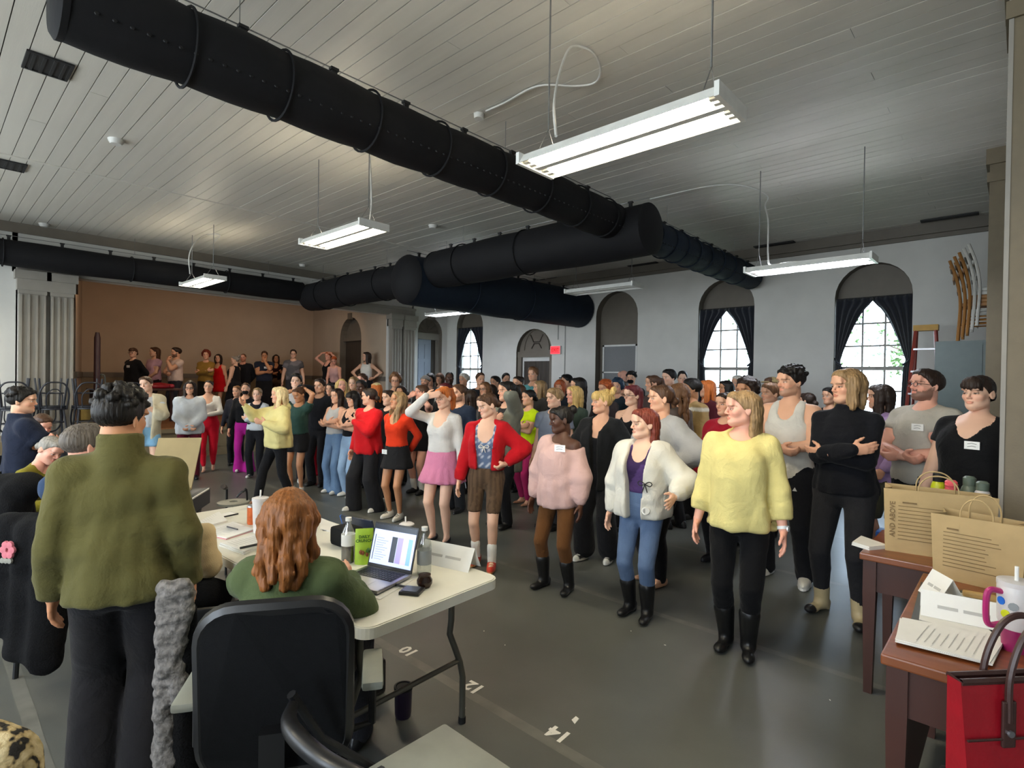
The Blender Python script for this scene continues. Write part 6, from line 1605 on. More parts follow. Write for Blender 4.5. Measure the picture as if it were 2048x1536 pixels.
b2c = at_z(1945,1172,DZ); paper_bag(TR(b2c.x+.02,b2c.y+.09,DZ)@RZ(-.14), .31, .16, .30, 'upright kraft paper bag with printed lines on the reddish desk', None)
stack([(1703,1090),(1738,1101),(1778,1097),(1722,1077)], 5, 'white pages overhanging the corner of the small dark desk', z=DZ, th=.004, lines=False)
# water bottles behind the bags, on a stool
sl = put('stool', TR(-.30,4.36,0), 'dark wooden stool holding a cluster of water bottles', 'stool')
MB().rbox(-.20,.20,-.16,.16,.80,.84,.01).build('seat', MATS['wood_dark'], sl)
for sx in (-1,1):
    for sy in (-1,1): MB().tube([(sx*.15,sy*.11,.80),(sx*.18,sy*.14,0)], .017, 8).build('leg', MATS['wood_dark'], sl, True)
def flask(x, y, h, r, m, mc, label, loop=True):
    t = put('water_bottle', TR(x,y,.84), label, 'water bottle')
    MB().lathe([(0,0),(r,0),(r,h*.62),(r*.8,h*.72),(r*.62,h*.76)], 22).build('bottle_body', MATS[m], t, True); MB().lathe([(r*.72,h*.75),(r*.74,h*.92),(r*.5,h*.96),(0,h*.97)], 18).build('cap', MATS[mc], t, True)
    if loop: MB().tube(spline([(-r*.6,-r*.3,h*.86),(-r*.2,-r*1.15,h*.84),(r*.5,-r*1.0,h*.85),(r*.7,-r*.2,h*.86)]), .007, 6).build('carry_loop', MATS[mc], t, True)
flask(-.30,4.28,.25,.042,'coral','coral','coral pink sports bottle with a carry loop in front of the others')
flask(-.37,4.38,.28,.040,'lime_plastic','rubber','lime yellow bottle with a black cap behind the coral one')
flask(-.22,4.40,.27,.045,'sage','sage','sage green insulated bottle beside the coral one',False)
flask(-.155,4.30,.26,.043,'steel_white','sage','pale bottle with a green cap beside the column',False)
# blue tote glimpsed on the floor
tag(MB().rbox(-.18,.18,-.10,.10,0,.34,.02).build('blue_tote', mat('tote_blue','#3a78d8',.6), None, True), 'bright blue soft bag on the floor by the bearded man in grey', 'bag').matrix_world = TR(*at_d(1803,1030,4.9).xy,0)

# ---- red tote on a stool in front of the desk
rt = at_d(1992,1420,1.38); ts = put('stool', TR(rt.x+.06,rt.y,0), 'low black stool under the red leather tote', 'stool')
MB().rbox(-.18,.18,-.16,.16,.53,.57,.012).build('seat', MATS['black_plastic'], ts)
for sx in (-1,1):
    for sy in (-1,1): MB().tube([(sx*.14,sy*.12,.53),(sx*.16,sy*.14,0)], .014, 8).build('leg', MATS['black_plastic'], ts, True)
RT_ = put('leather_tote', TR(rt.x+.06,rt.y,.57)@RZ(math.atan2(_rh.y,_rh.x)+.10), 'red leather tote bag with dark brown handles beside the reddish desk', 'tote bag')
w_, d2, h_ = .40, .07, .38
V = [(-w_/2+.02,-d2/2,0),(w_/2-.02,-d2/2,0),(w_/2-.02,d2/2,0),(-w_/2+.02,d2/2,0),(-w_/2,-.016,h_),(w_/2,-.016,h_),(w_/2,.016,h_),(-w_/2,.016,h_)]
MB().add(V,[(3,2,1,0),(0,1,5,4),(1,2,6,5),(2,3,7,6),(3,0,4,7)]).build('tote_body', MATS['red_leather'], RT_, solid=.006)
MB().tube([V[4],V[5],V[6],V[7]], .008, 6, closed=True).build('top_piping', MATS['brown_leather'], RT_, True)
MB().tube([(-w_/2+.004,-d2*.30-.012,h_*.66),(w_/2-.004,-d2*.30-.012,h_*.66)], .003, 5).build('seam', MATS['brown_leather'], RT_)
for yy, s in ((-.032,-1),(.032,1)):
    MB().tube(spline([(-.09,yy,h_-.09),(-.088,yy,h_+.02),(-.05,yy*.9,h_+.11),(.0,yy*.85,h_+.135),(.05,yy*.9,h_+.11),(.088,yy,h_+.02),(.09,yy,h_-.09)]), .008, 8).build('handle', MATS['brown_leather'], RT_, True)
    for sx in (-1,1):
        MB().rbox(sx*.09-.017,sx*.09+.017,yy-.004,yy+.004,h_-.15,h_-.04,.0035).build('handle_tab', MATS['brown_leather'], RT_); MB().lathe([(0,-.003),(.008,-.003),(.008,.003),(0,.003)], 8, TR(sx*.09,yy+s*.006,h_-.115)@Matrix.Rotation(math.pi/2,4,'X')).build('stud', MATS['alu'], RT_)

# ---- cabinet, ladder, stacked chairs in the far corner
cab = put('metal_cabinet', TR(-.33,8.75,0), 'tall grey-green metal cabinet by the dark column', 'cabinet')
MB().box(-.45,.45,-.25,.25,0,2.2).build('body', MATS['locker_green'], cab)
for sx in (-1,1):
    dr = MB().box(*(sorted((sx*.005,sx*.445))),-.262,-.25,.08,2.15).build('door', MATS['locker_green'], cab); MB().tube([(sx*.06,-.27,1.0),(sx*.06,-.285,1.06),(sx*.06,-.27,1.14)], .008, 6).build('handle', MATS['alu'], dr, True)
def ladder_chair(M, m, label, g='chairs stacked on the cabinet'):
    t = put('slat_back_chair', M, label, 'chair', g); mm = MATS[m]
    MB().rbox(-.1832,.1832,-.19,.20,.412,.4555,.008).build('seat', mm, t)
    for sx in (-1,1):
        MB().tube([(sx*.20,.17,.45),(sx*.20,.19,0)], .016, 7).build('leg', mm, t, True); MB().tube(spline([(sx*.20,-.20,0),(sx*.20,-.18,.45),(sx*.20,-.22,.75),(sx*.20,-.29,.98)]), .017, 7).build('leg', mm, t, True)
        MB().tube([(sx*.1745,.185,.2),(sx*.1745,-.19,.2)], .0095, 6).build('stretcher', mm, t, True)
    for z in (.62,.76,.90): MB().box(-.186,.186,-.215-.20*max(0,z-.70)-.03*(z>.7),-.200-.20*max(0,z-.70)-.03*(z>.7),z-.025,z+.025).build('back_slat', mm, t)
    MB().tube([(-.185,.185,.2675),(.185,.185,.2675)], .0095, 6).build('stretcher', mm, t, True)
cz = 2.2
for k, m in enumerate(('chair_wood','chair_wood','chair_wood','chair_white','chair_white')):
    lab = ['honey-brown wooden chair lowest in the stack on the cabinet','honey-brown wooden chair second up in the stack on the cabinet','honey-brown wooden chair third up in the stack on the cabinet','white chair under the topmost one stacked on the cabinet','white chair topmost in the stack on the cabinet'][k]
    M_ = TR(-.38,8.74,cz)@RZ(1.62-math.pi)@TR(0,.044*k,.044*k)
    ladder_chair(M_, m, lab)
ld = put('step_ladder', TR(-.98,9.55,0), 'red fibreglass step ladder with a yellow top leaning by the window', 'ladder')
MB().box(-.14,.14,-.07,.07,2.42,2.50).build('top_cap', MATS['ladder_yellow'], ld)
for sx in (-1,1):
    MB().tube([(sx*.11,-.05,2.42),(sx*.26,-.42,0)], .024, 6).build('front_rail', MATS['ladder_red'], ld); MB().tube([(sx*.11,.05,2.42),(sx*.22,.40,0)], .02, 6).build('rear_rail', MATS['ladder_red'], ld)
for k in range(7):
    z = .3+.31*k; f = 1-z/2.42; MB().box(-.11-.15*f,.11+.15*f,-.05-.37*f-.04,-.05-.37*f+.04,z-.012,z+.012).build('step', MATS['alu'], ld)

# ---- stage lamps behind the opening (warm)
for y_, wl2 in ((3.0,'over the red post end'),(5.1,'over the middle'),(7.2,'over the arched doorway end')):
    sp = put('stage_lamp', TR(-13.0,y_,3.86), 'warm stage lamp hung '+wl2+' of the stage', 'stage lamp', 'warm stage lamps')
    MB().lathe([(.0,.16),(.07,.15),(.09,.0),(.085,-.05),(.08,-.05),(.08,.0),(.06,.12)], 16, Matrix.Rotation(.75,4,'Y')).build('lamp_can', MATS['vent_black'], sp, True); MB().tube([(0,0,.12),(0,0,.24)], .012, 6).build('yoke', MATS['vent_black'], sp)
    l = bpy.data.lights.new('stage_light','SPOT'); l.energy = 34; l.color = (1.0,.70,.46); l.spot_size = 2.3; l.spot_blend = .9; l.shadow_soft_size = .08
    o = bpy.data.objects.new('stage_light', l); COL.objects.link(o); o.parent = sp; o.location = (-.05,0,-.08); o.rotation_euler = (0,.85,0)
# ================================================================== THE CAST
J = dict
BLK = '#17171a'; WSN = J(kind='sneaker', c='#dedbd2', sole='#efeee8'); BSN = J(kind='sneaker', c='#222226', sole='#e0ded6', toe='#e0ded6', lace='#e8e6e0'); DKS = J(kind='sneaker', c='#1b1b1d')
def tee(c, **k): return J(J(c=c, sl=.24, ease=.018, hem=.52, loose=.7, fold=.006), **k)
def lng(c, **k): return J(J(c=c, sl=1.0, ease=.016, hem=.52, loose=.5, fold=.005), **k)
def tnk(c, **k): return J(J(c=c, tank=True, ease=.010, hem=.56, nd=.045, loose=.2), **k)
def pan(c, kind='straight', **k): return J(J(c=c, kind=kind), **k)
front = 'dancers in the front row on the dance floor'; crowd = 'dancers standing in the crowd'; onstage = 'people standing on the stage'; panel = 'people at the audition table'

# ---- on the stage
st = J(zb=STZ, group=onstage)
person(265,695,sx=-14.9,label='woman in a black sweater with dark bangs and low bun standing on the stage',fa=50,hd=35,skin='fair',hair=('tied+bangs+lowbun','brown'),top=lng(BLK,ease=.022),bottom=pan('#1c1c20'),shoes=DKS,arms=('back','back'),extra=(('tag',-.05,.74),'glasses'),**st)
person(308,694,sx=-15.6,label='woman in a lilac pink tee with long dark hair looking aside on the stage',fa=50,hd=85,skin='fair',hair=('half','brown'),top=tee('#c9a3b8',print='#a98aa8'),bottom=pan('#2a2026','slim'),shoes=DKS,arms=('clasp','clasp'),**st)
person(351,695,sx=-15.0,sex='m',label='bearded man in a white tee with a fist at his chin on the stage',fa=60,hd=75,skin='light',hair=('short','dark'),beard=.8,top=tee('#d9c3b8'),bottom=pan('#2b2c34'),shoes=DKS,arms=('belly','chin'),w=1.06,**st)
person(412,700,sx=-15.2,label='woman with curly auburn hair in a mustard sweater on the stage',fa=15,hd=10,skin='light',hair=('curly','auburn'),top=lng('#8b6a2c',ease=.02),bottom=pan('#1f1c1a'),shoes=DKS,arms=('cross','cross2'),**st)
person(436,708,sx=-15.4,label='woman in a bright red sleeveless dress on the stage',fa=20,hd=15,skin='light',hair=('long','dark'),top=J(c='#d4141c',tank=True,ease=.010,hem=.38,flare=.09,nd=.04,loose=.2,fold=.008),shoes=DKS,arms=('back','down'),**st)
person(469,712,sx=-15.0,label='woman in a black tank with grey curly updo seen from behind on the stage',fa=120,hd=100,w=1.2,skin='fair',hair=('tied+topbun','grey'),top=tnk(BLK,strap=.06),bottom=pan('#1c1c20'),shoes=DKS,extra=(('tag',.05,.74),),**st)
person(486,707,sx=-15.5,sex='m',w=1.15,label='bald man in a black sweater on the stage',fa=20,hd=15,skin='pink',hair=('buzz','mid'),beard=.45,top=lng('#1b1c22',ease=.02),bottom=pan('#1c1c20'),shoes=DKS,arms=('back','back'),**st)
person(529,702,sx=-15.2,sex='m',w=1.12,label='man in a navy tee with a hand over his mouth on the stage',fa=5,hd=5,hp=8,skin='tan',hair=('short','brown'),beard=.5,top=tee('#252a38'),bottom=pan(BLK,'wide'),shoes=DKS,arms=('cross2','mouth'),extra=(('tag',-.05,.74),),**st)
person(552,709,sx=-16.0,label='woman with long dark hair in a black top and plaid trousers on the stage',fa=5,hd=-5,skin='tan',hair=('long','dark'),top=tnk('#2a1216'),jacket=J(c='#1d191b',open=.06,sl=1.0,ease=.014,hem=.55,name='cardigan'),bottom=pan('#6b5648','straight',ease=.02,camo='#4d3c33'),shoes=DKS,arms=('cross','cross2'),**st)
person(587,699,sx=-15.1,sex='m',label='man with glasses in a grey tie-dyed tee on the stage',fa=0,hd=5,skin='fair',hair=('short','dark'),top=tee('#5a5b60',blotch='#77757c'),bottom=pan('#33343a'),shoes=DKS,extra=('glasses',),w=1.05,**st)
person(656,704,sx=-14.9,label='red-haired woman in a black tank with both hands on her head on the stage',fa=40,hd=50,skin='pink',hair=('tied+bun','red'),top=tnk(BLK,hem=.52),bottom=pan('#1c2420','slim'),shoes=DKS,arms=('head','head'),**st)
person(671,712,sx=-14.1,label='woman in a pale pink tank leaning on her knees on the stage',fa=15,hd=10,hp=10,lean=(14,0),skin='pink',hair=('tied+lowbun','red'),top=tnk('#cfa6a4',nd=.03),bottom=pan(BLK,'slim'),shoes=DKS,arms=(((.10,.14,.50),(1,-.3,0),'grip'),((.10,.14,.50),(1,-.3,0),'grip')),**st)
person(733,704,sx=-12.7,label='woman in a white tank with dark wavy bob and hands on hips on the stage',fa=15,hd=65,skin='light',hair=('mid','dark'),top=tnk('#dcd6cc',nd=.03),bottom=pan(BLK,'slim'),shoes=DKS,arms=('hip','hip'),**st)

# ---- by the stage front
person(293,753,d=8.0,sex='m',label='young man in a cream cardigan and light blue shorts near the stage',fa=-5,hd=25,hr=10,skin='fair',hair=('short','brown'),top=tee('#cfd3d8',hem=.54),jacket=J(c='#cdc1a4',open=.055,ease=.024,hem=.43,sl=1.0,loose=.8,name='cardigan'),bottom=J(kind='shorts',c='#86b4d4',len=.26,ease=.014),shoes=WSN,arms=('pocket','chest'),group=crowd)
person(380,761,d=8.7,label='woman with glasses and long dark hair in a white sweatshirt and maroon trousers',fa=0,hd=5,hp=6,skin='light',hair=('long','dark'),top=lng('#c9cdd2',ease=.045,hem=.46,loose=1.0,fold=.01),bottom=pan('#5a1a2a','straight'),shoes=DKS,arms=('clasp','clasp'),extra=('glasses',),group=crowd)
person(417,760,fv=942,label='woman in a white wrap top and bright red trousers',fa=5,hd=10,skin='light',hair=('tied+lowbun','dark'),top=lng('#d8d2cc',ease=.010,hem=.59,nd=.05,loose=.1),bottom=pan('#c4162a','slim',ease=.014,wz=.63,len=.93),shoes=J(kind='flat',c='#b98d74'),arms=('wave','belly'),feet=((.03,.06,-4),(.05,-.05,-4)),group=crowd)
person(474,771,d=10.1,label='woman with a tied-back hairstyle half hidden beside the masked dancer',fa=10,hd=30,skin='light',hair=('tied+lowbun','mid'),top=lng('#22222a'),bottom=pan(BLK),shoes=DKS,group=crowd)
person(491,765,fv=943,label='woman with a black face mask in a black top and magenta flared trousers',fa=10,hd=5,skin='light',hair=('tied+bun','brown'),top=lng(BLK,ease=.018,hem=.55),bottom=pan('#c02a9a','flare',wz=.60),shoes=BSN,arms=('down',((.12,.20,.70),(.6,-.2,-1),'spread')),extra=(('mask','#121214'),),group=crowd)
person(514,775,fv=955,label='woman in a dark vest over a white shirt behind the yellow hoodie',fa=20,hd=15,skin='fair',hair=('tied+locks','dirty'),top=lng('#c8ccd0',ease=.014),jacket=tnk('#1b1c22',ease=.016,hem=.60,nd=.02),bottom=pan('#1b1b1f'),shoes=BSN,arms=('cross','cross2'),extra=(('tag',.0,.73),),group=crowd)
person(556,774,d=7.2,label='blond instructor in a pale yellow hoodie and black trousers gesturing with both hands',fa=62,hd=80,skin='light',hair=('wavy','pale'),top=lng('#d9cc8c',ease=.042,hem=.475,loose=1.0,hood=1,fold=.010,cuff=.045),bottom=pan(BLK,'straight'),shoes=J(kind='flat',c='#a8785a'),arms=(((.08,.25,.845),(.5,.2,-1),'spread'),((.10,.16,.70),(.8,-.3,-1),'spread')),extra=(('watch',1,'#1a1a1a'),),feet=((.06,.14,-4),(.06,-.10,-4)),group='staff')

# ---- dancers whose whole figure shows
person(597,774,fv=984,label='woman in a dark teal top and black shorts fixing her ponytail with raised arms',fa=30,hd=45,hp=18,skin='tan',hair=('tied+bun','brown'),top=tee('#2f4a45',ease=.014,hem=.55),bottom=J(kind='shorts',c='#1c1c1f',len=.22,ease=.016,wz=.60),shoes=WSN,arms=(((.04,-.06,.98),(1,.5,.2),'grip'),((.04,-.05,.99),(1,.6,.1),'grip')),group=front)
person(592,747,d=8.6,sex='m',label='man with a swept fringe in a pale grey tee behind the teal top',fa=10,hd=10,skin='fair',hair=('side','black'),top=tee('#b9b3b0'),bottom=pan('#26262b'),shoes=WSN,group=crowd)
person(639,757,d=8.2,sex='m',label='man in a black jacket with short dark hair scratching his neck',fa=25,hd=30,skin='light',hair=('short','dark'),top=lng('#1a1b20',ease=.02),bottom=pan('#1b1b1f'),shoes=DKS,arms=('neck','down'),group=crowd)
person(643,782,d=7.95,label='woman in a black sleeveless vest and crimson flared trousers',fa=20,hd=20,hp=8,skin='olive',hair=('short','dark'),top=tnk('#18181c',nd=.03,hem=.58),bottom=pan('#a81a2e','flare',wz=.62),shoes=DKS,group=crowd)
person(660,766,d=9.0,label='smiling woman with centre-parted dark hair and white top behind the grey tank',fa=10,hd=20,skin='light',hair=('long','black'),top=tnk('#c9c6c4'),bottom=pan(BLK),shoes=DKS,group=crowd)
person(672,777,fv=985,label='woman with long dark hair in a grey tank and flared jeans with crossed arms',fa=45,hd=40,skin='light',hair=('long','dark'),top=tnk('#b9b7b5',nd=.03,hem=.56,strap=.05),bottom=pan('#6580a2','flare',wz=.60),shoes=WSN,arms=('cross','cross2'),group=front)
person(704,782,fv=992,label='woman with long black hair and bangs in a black top and pale jeans',fa=45,hd=50,hp=10,skin='light',hair=('long+bangs','black'),top=tnk(BLK,hem=.57),bottom=pan('#8fa9c6','straight',wz=.60),shoes=WSN,arms=('cross','cross2'),group=front)
person(682,758,d=8.8,label='blond woman tilting her head back in the crowd',fa=20,hd=-10,hp=-15,skin='pink',hair=('long','blond'),top=lng('#3a3a40'),bottom=pan(BLK),shoes=DKS,group=crowd)
person(707,753,d=9.0,label='blond woman with sleek pulled-back hair looking across behind the black-haired dancer',fa=20,hd=25,skin='fair',hair=('long','dirty'),top=lng('#202126'),bottom=pan(BLK),shoes=DKS,group=crowd)
person(722,760,d=8.2,label='dark-skinned dancer with cropped black hair behind the red jacket',fa=20,hd=25,skin='dark',hair=('short','black'),top=tee('#2a2a2e'),bottom=pan(BLK),shoes=DKS,group=crowd)
person(725,747,d=10.2,sex='m',label='brown-haired man near the stage corner half hidden by other heads',fa=10,hd=45,skin='pink',hair=('short','brown'),top=tee('#1f2024'),bottom=pan(BLK),shoes=DKS,group=crowd)
person(751,766,d=8.0,label='person with a pale knotted head scarf behind the red jacket',fa=150,hd=140,skin='light',hair=('mid','ginger'),top=lng('#2a2326'),bottom=pan(BLK),shoes=DKS,extra=(('scarf','#c9b98a'),),group=crowd)
person(737,776,fv=1020,label='woman in a bright red jacket and wide black trousers with a bun',fa=50,hd=110,skin='light',hair=('tied+lowbun','dark'),top=lng('#c91c22',ease=.034,hem=.465,loose=1.0,collar=0,neck=.045,fold=.010,cuff=.045),bottom=pan('#232326','wide'),shoes=WSN,arms=('down','chest'),feet=((.09,.06,-8),(.09,-.03,-8)),group=front)
person(791,746,d=9.4,sex='m',label='smiling man with curly shoulder-length hair and glasses in a grey tee',fa=5,hd=10,skin='light',hair=('curly','mid'),top=tee('#4d4a4e'),bottom=pan('#26262b'),shoes=DKS,extra=('glasses',),group=crowd)
person(801,771,d=8.6,label='dark-haired woman with light top behind the orange-red sweater',fa=20,hd=20,skin='tan',hair=('long','dark'),top=lng('#b5b0ac'),bottom=pan(BLK),shoes=DKS,group=crowd)
person(776,780,d=7.0,label='woman in black with a white name tag behind the orange-red sweater',fa=45,hd=55,skin='fair',hair=('tied+lowbun','dark'),top=lng(BLK),bottom=pan(BLK,'wide'),shoes=WSN,extra=(('tag',.04,.74),),group=crowd)
person(795,784,fv=1036,label='woman with wavy blond hair in an orange-red sweater and black miniskirt',fa=35,hd=60,hp=-12,skin='tan',hair=('wavy','dirty'),top=lng('#d83a1c',ease=.010,hem=.565,nd=.045,loose=.1),bottom=J(kind='skirt',c='#1e1e20',hem=.40,flare=.05,wz=.60),shoes=J(kind='sneaker',c='#dcd8ce',sole='#efeee8',lace='#222222'),arms=('back','back'),extra=(('tag',.11,.53,.02),),group=front)
person(842,770,d=7.9,label='woman in a black dress and white ankle socks touching her cheek',fa=40,hd=70,w=1.15,skin='pink',hair=('mid','brown'),top=J(c='#18181b',tank=True,ease=.012,hem=.40,nd=.03,loose=.4,flare=.02,strap=.06),shoes=J(kind='sneaker',c='#232325',sock='#e8e4dc',sz=.12),arms=('ear','ear'),extra=(('tag',.03,.73),),group=crowd)
person(886,773,fv=1083,label='red-haired woman in a white sweater and pink pleated skirt raising a hand to her brow',fa=28,hd=42,hp=12,w=1.06,skin='fair',hair=('tied+lowbun+pony','ginger'),top=lng('#d2cdc6',ease=.010,hem=.575,nd=.055,loose=.1),bottom=J(kind='pleat',c='#cf7f9c',hem=.385,flare=.075,wz=.60,amp=.010,nf=14),shoes=J(kind='flat',c='#1d1d20'),arms=('brow','down'),group=front)
person(917,769,d=6.9,sex='m',label='bearded man with receding hair in a navy long-sleeved shirt behind the pink skirt',fa=35,hd=55,skin='light',hair=('short+recede','brown'),beard=.7,top=lng('#232c3d',ease=.02),bottom=pan('#26272b'),shoes=DKS,arms=('down','down'),extra=(('watch',1,'#1a1a1a'),),w=1.06,group=crowd)
person(975,786,fv=1130,label='woman in a red cardigan over a blue dotted camisole and brown ribbed shorts',fa=12,hd=62,hp=16,skin='fair',hair=('tied+lowbun','brown'),top=tnk('#5f718f',hem=.565,nd=.07,dots='#c9ced8',ease=.008),jacket=J(c='#b3161f',open=.075,ease=.020,hem=.565,sl=.97,loose=.5,fold=.006,cuff=.05,name='cardigan'),bottom=J(kind='bike',c='#5f4b3a',len=.36,ribs=1,ease=.010,wz=.58),shoes=J(kind='sneaker',c='#c43a28',sole='#b58a58',lace='#e0c8a8',sock='#e6e4de',sz=.13),arms=('down','hip'),feet=((.055,-.02,-6),(.055,.07,-6)),extra=(('bow',.0,.70,.045,'#e4ded2'),),group=front)
person(889,766,d=8.2,label='dancer with maroon hair just behind the red-haired woman',fa=30,hd=40,skin='fair',hair=('mid','wine'),top=lng('#2c2c30'),bottom=pan(BLK),shoes=DKS,group=crowd)
person(938,780,d=7.9,label='dark-haired dancer with a white collar behind the navy shirt',fa=120,hd=120,skin='light',hair=('mid','dark'),top=lng('#c9c9c8'),bottom=pan(BLK),shoes=DKS,group=crowd)
person(1012,762,fv=1052,label='woman in a long olive grey cardigan with dark ponytail and hand at her neck',fa=40,hd=68,skin='light',hair=('tied+pony','black'),top=lng('#2b2a2c',ease=.008),jacket=J(c='#75766a',open=.04,ease=.022,hem=.38,sl=1.0,loose=.9,fold=.008,name='cardigan'),bottom=pan('#1a1a1d','straight'),shoes=J(kind='boot',c='#1a1a1c'),arms=('chest','neck'),group=crowd)
person(1056,779,fv=1008,label='woman in a neon yellow tee and magenta trousers with folded arms',fa=48,hd=65,skin='light',hair=('tied+lowbun','black'),top=tee('#c6e01c',ease=.014,hem=.52),bottom=pan('#a3265c','slim',ease=.014,len=.97),shoes=J(kind='flat',c='#a8785a'),arms=('cross','cross2'),group=crowd)
person(1108,777,d=6.2,sex='m',label='young man with swept blond hair in a grey-blue tee behind the pink sweatshirt',fa=32,hd=55,skin='fair',hair=('side','dirty'),top=tee('#767e8e',ease=.024,hem=.50),bottom=pan('#2a2b30'),shoes=DKS,group=crowd)
person(1147,772,d=6.0,label='woman with long golden hair in a dark green top looking aside',fa=40,hd=65,skin='pink',hair=('long','blond'),top=lng('#37443d',nd=.05),bottom=pan(BLK),shoes=DKS,group=crowd)
person(1121,812,fv=1178,label='dark-skinned woman in an oversized off-shoulder pink sweatshirt and brown tights',fa=32,hd=75,hp=8,skin='dark',hair=('tied+bun','black'),top=lng('#c9a59d',ease=.036,hem=.455,loose=1.0,off=-1,neck=.04,nd=.03,fold=.010,cuff=.034,puff=1.25),bottom=pan('#5c3b1f','slim',hi='#5a1828',wz=.58),shoes=J(kind='boot',c='#151516'),arms=('down','down'),feet=((.075,.02,-10),(.075,.0,-10)),extra=(('tag',-.075,.785,.02),),group=front)
person(1203,780,fv=1118,label='woman with blond topknot and bangs in a long black blazer',fa=25,hd=70,skin='light',hair=('tied+topbun+bangs','blond'),top=tnk('#1b1b1d',nd=.07),jacket=J(c='#1a1b1d',open=.03,ease=.03,hem=.42,sl=1.0,loose=.9,fold=.008,nd=.05,neck=.05,name='blazer'),bottom=pan(BLK,'wide',len=.95),shoes=BSN,arms=('pocket','pocket'),feet=((.07,.05,-10),(.07,.0,-10)),group=front)
person(1287,817,fv=1230,label='woman in a cream zip hoodie over a purple top and blue leggings',fa=22,hd=62,skin='fair',hair=('half','auburn'),top=tnk('#4a3563',hem=.60,nd=.045,blotch='#332447'),jacket=J(c='#d3cfc3',open=.062,ease=.042,hem=.485,sl=1.0,loose=1.0,hood=1,fold=.012,cuff=.036,name='hoodie'),bottom=pan('#566a8a','slim',wz=.62),shoes=J(kind='boot',c='#141416'),arms=('down','out'),feet=((.05,.0,-8),(.05,.03,-8)),extra=(('patch',-.09,.535,.026,'#efece4',16),('patch',-.09,.535,.017,'#8f877c',16),('bow',-.085,.66,.05,'#151515')),group=front)
person(1320,769,fv=1165,w=1.32,label='smiling woman in a light grey sweatshirt with a hand on her hip',fa=45,hd=78,skin='light',hair=('tied+lowbun','brown'),top=lng('#a9a9a9',ease=.040,hem=.53,loose=1.0,fold=.010,cuff=.045),bottom=pan(BLK,'slim'),shoes=J(kind='flat',c='#c89a7c'),arms=('down','hip'),group=front)
person(1264,770,d=6.0,label='woman with dark red hair and glasses in a black halter top',fa=30,hd=55,skin='fair',hair=('half+bangs','wine'),top=tnk(BLK,strap=.03,nd=.05),bottom=pan(BLK),shoes=DKS,extra=('glasses',),w=1.1,group=crowd)
person(1485,781,fv=1298,label='woman in a pale yellow sweater with half-tied dirty blond hair',fa=8,hd=72,skin='pink',hair=('half','dirty'),top=lng('#d6c884',ease=.038,hem=.475,loose=1.0,sl=.86,neck=.048,fold=.010,cuff=.052),bottom=pan('#0f0f11','slim',ease=.014),shoes=J(kind='boot',c='#131314'),arms=('down','down'),feet=((.042,.0,-8),(.042,.03,-8)),extra=(('watch',1,'#d9dde0'),),group=front)
person(1580,731,fv=1158,sex='m',label='tall man with curly black hair and moustache in a white tank and black track trousers',fa=18,hd=50,skin='light',hair=('curlytop','black'),beard=.4,top=tnk('#cfcbc2',ease=.022,hem=.485,nd=.055,strap=.055,loose=.8),bottom=pan('#15161b','straight',ease=.022,side='#d8d8d8'),shoes=WSN,arms=('belly','belly'),feet=((.09,.0,-12),(.09,.02,-12)),extra=(('patch',-.10,.44,.020,'#d8d8d8',3),),group=front)
person(1694,738,fv=1232,label='blond woman in a black mock-neck sweater and black leggings with crossed arms',fa=15,hd=52,w=1.10,skin='light',hair=('bob','dirty'),top=lng('#131419',ease=.016,hem=.50,collar=1,loose=.5),bottom=pan('#252528','slim'),shoes=J(kind='heelboot',c='#b9a985',toe='#1c1c1e'),arms=('cross','cross2'),feet=((.075,.0,-14),(.075,.05,-14)),group=front)
person(1757,769,fv=1118,label='woman with dark bob in a lilac hoodie and camouflage shorts',fa=55,hd=85,skin='light',hair=('mid','dark'),top=lng('#a98dbb',ease=.040,hem=.455,loose=1.0,hood=1,fold=.010,cuff=.045),bottom=J(kind='shorts',c='#4b4a3c',len=.50,ease=.02,camo='#3a3d30',sw=.04),shoes=J(kind='sneaker',c='#8e7a74',sole='#d8d4cc'),arms=('pocket','pocket'),group=front)
person(1850,739,d=4.3,sex='m',w=1.12,label='bearded man with glasses in a light grey tee and black shorts',fa=35,hd=55,hp=-8,skin='pink',hair=('short','dark'),beard=.75,top=tee('#b3aea3',ease=.022,hem=.50),bottom=J(kind='shorts',c='#1b1b1e',len=.36,ease=.02),shoes=DKS,arms=('belly','belly'),extra=('glasses',('tag',-.07,.755)),group=front)
person(1955,750,d=3.75,w=1.32,label='woman with dark bangs and low bun in a black scoop-neck top behind the desks',fa=20,hd=30,skin='fair',hair=('tied+bangs+lowbun','dark'),top=J(c='#141416',sl=.20,ease=.012,hem=.50,nd=.065,neck=.06,loose=.5),bottom=pan('#19191c','straight'),shoes=DKS,arms=('down','down'),extra=(('tag',-.05,.735),),group=front)

# ---- the deeper crowd
def C(u, v, d, label, hair, top, sex='f', fa=35, hd=60, skin='light', **k):
    k.setdefault('bottom', pan(BLK)); k.setdefault('shoes', DKS)
    person(u, v, d=d, label=label, fa=fa, hd=hd, sex=sex, skin=skin, hair=hair, top=top, group=crowd, **k)
C(850,751,11.0,'bearded man in a grey beanie near the keystone door',('buzz','brown'),lng('#3d3a3c'),'m',fa=20,hd=30,beard=.8,extra=(('beanie','#8d8783'),))
C(860,748,11.6,'person with bushy black hair near the keystone door',('curly','black'),lng('#2b2b2e'),fa=20,hd=20)
C(879,746,11.2,'person with straight brown hair and bangs near the stage-corner window',('mid+bangs','brown'),lng('#413a38'),fa=20,hd=20)
C(899,743,10.6,'dark-skinned bearded man in a white shirt near the stage-corner window',('buzz','black'),lng('#c9c7c3'),'m',fa=5,hd=0,skin='dark',beard=.5)
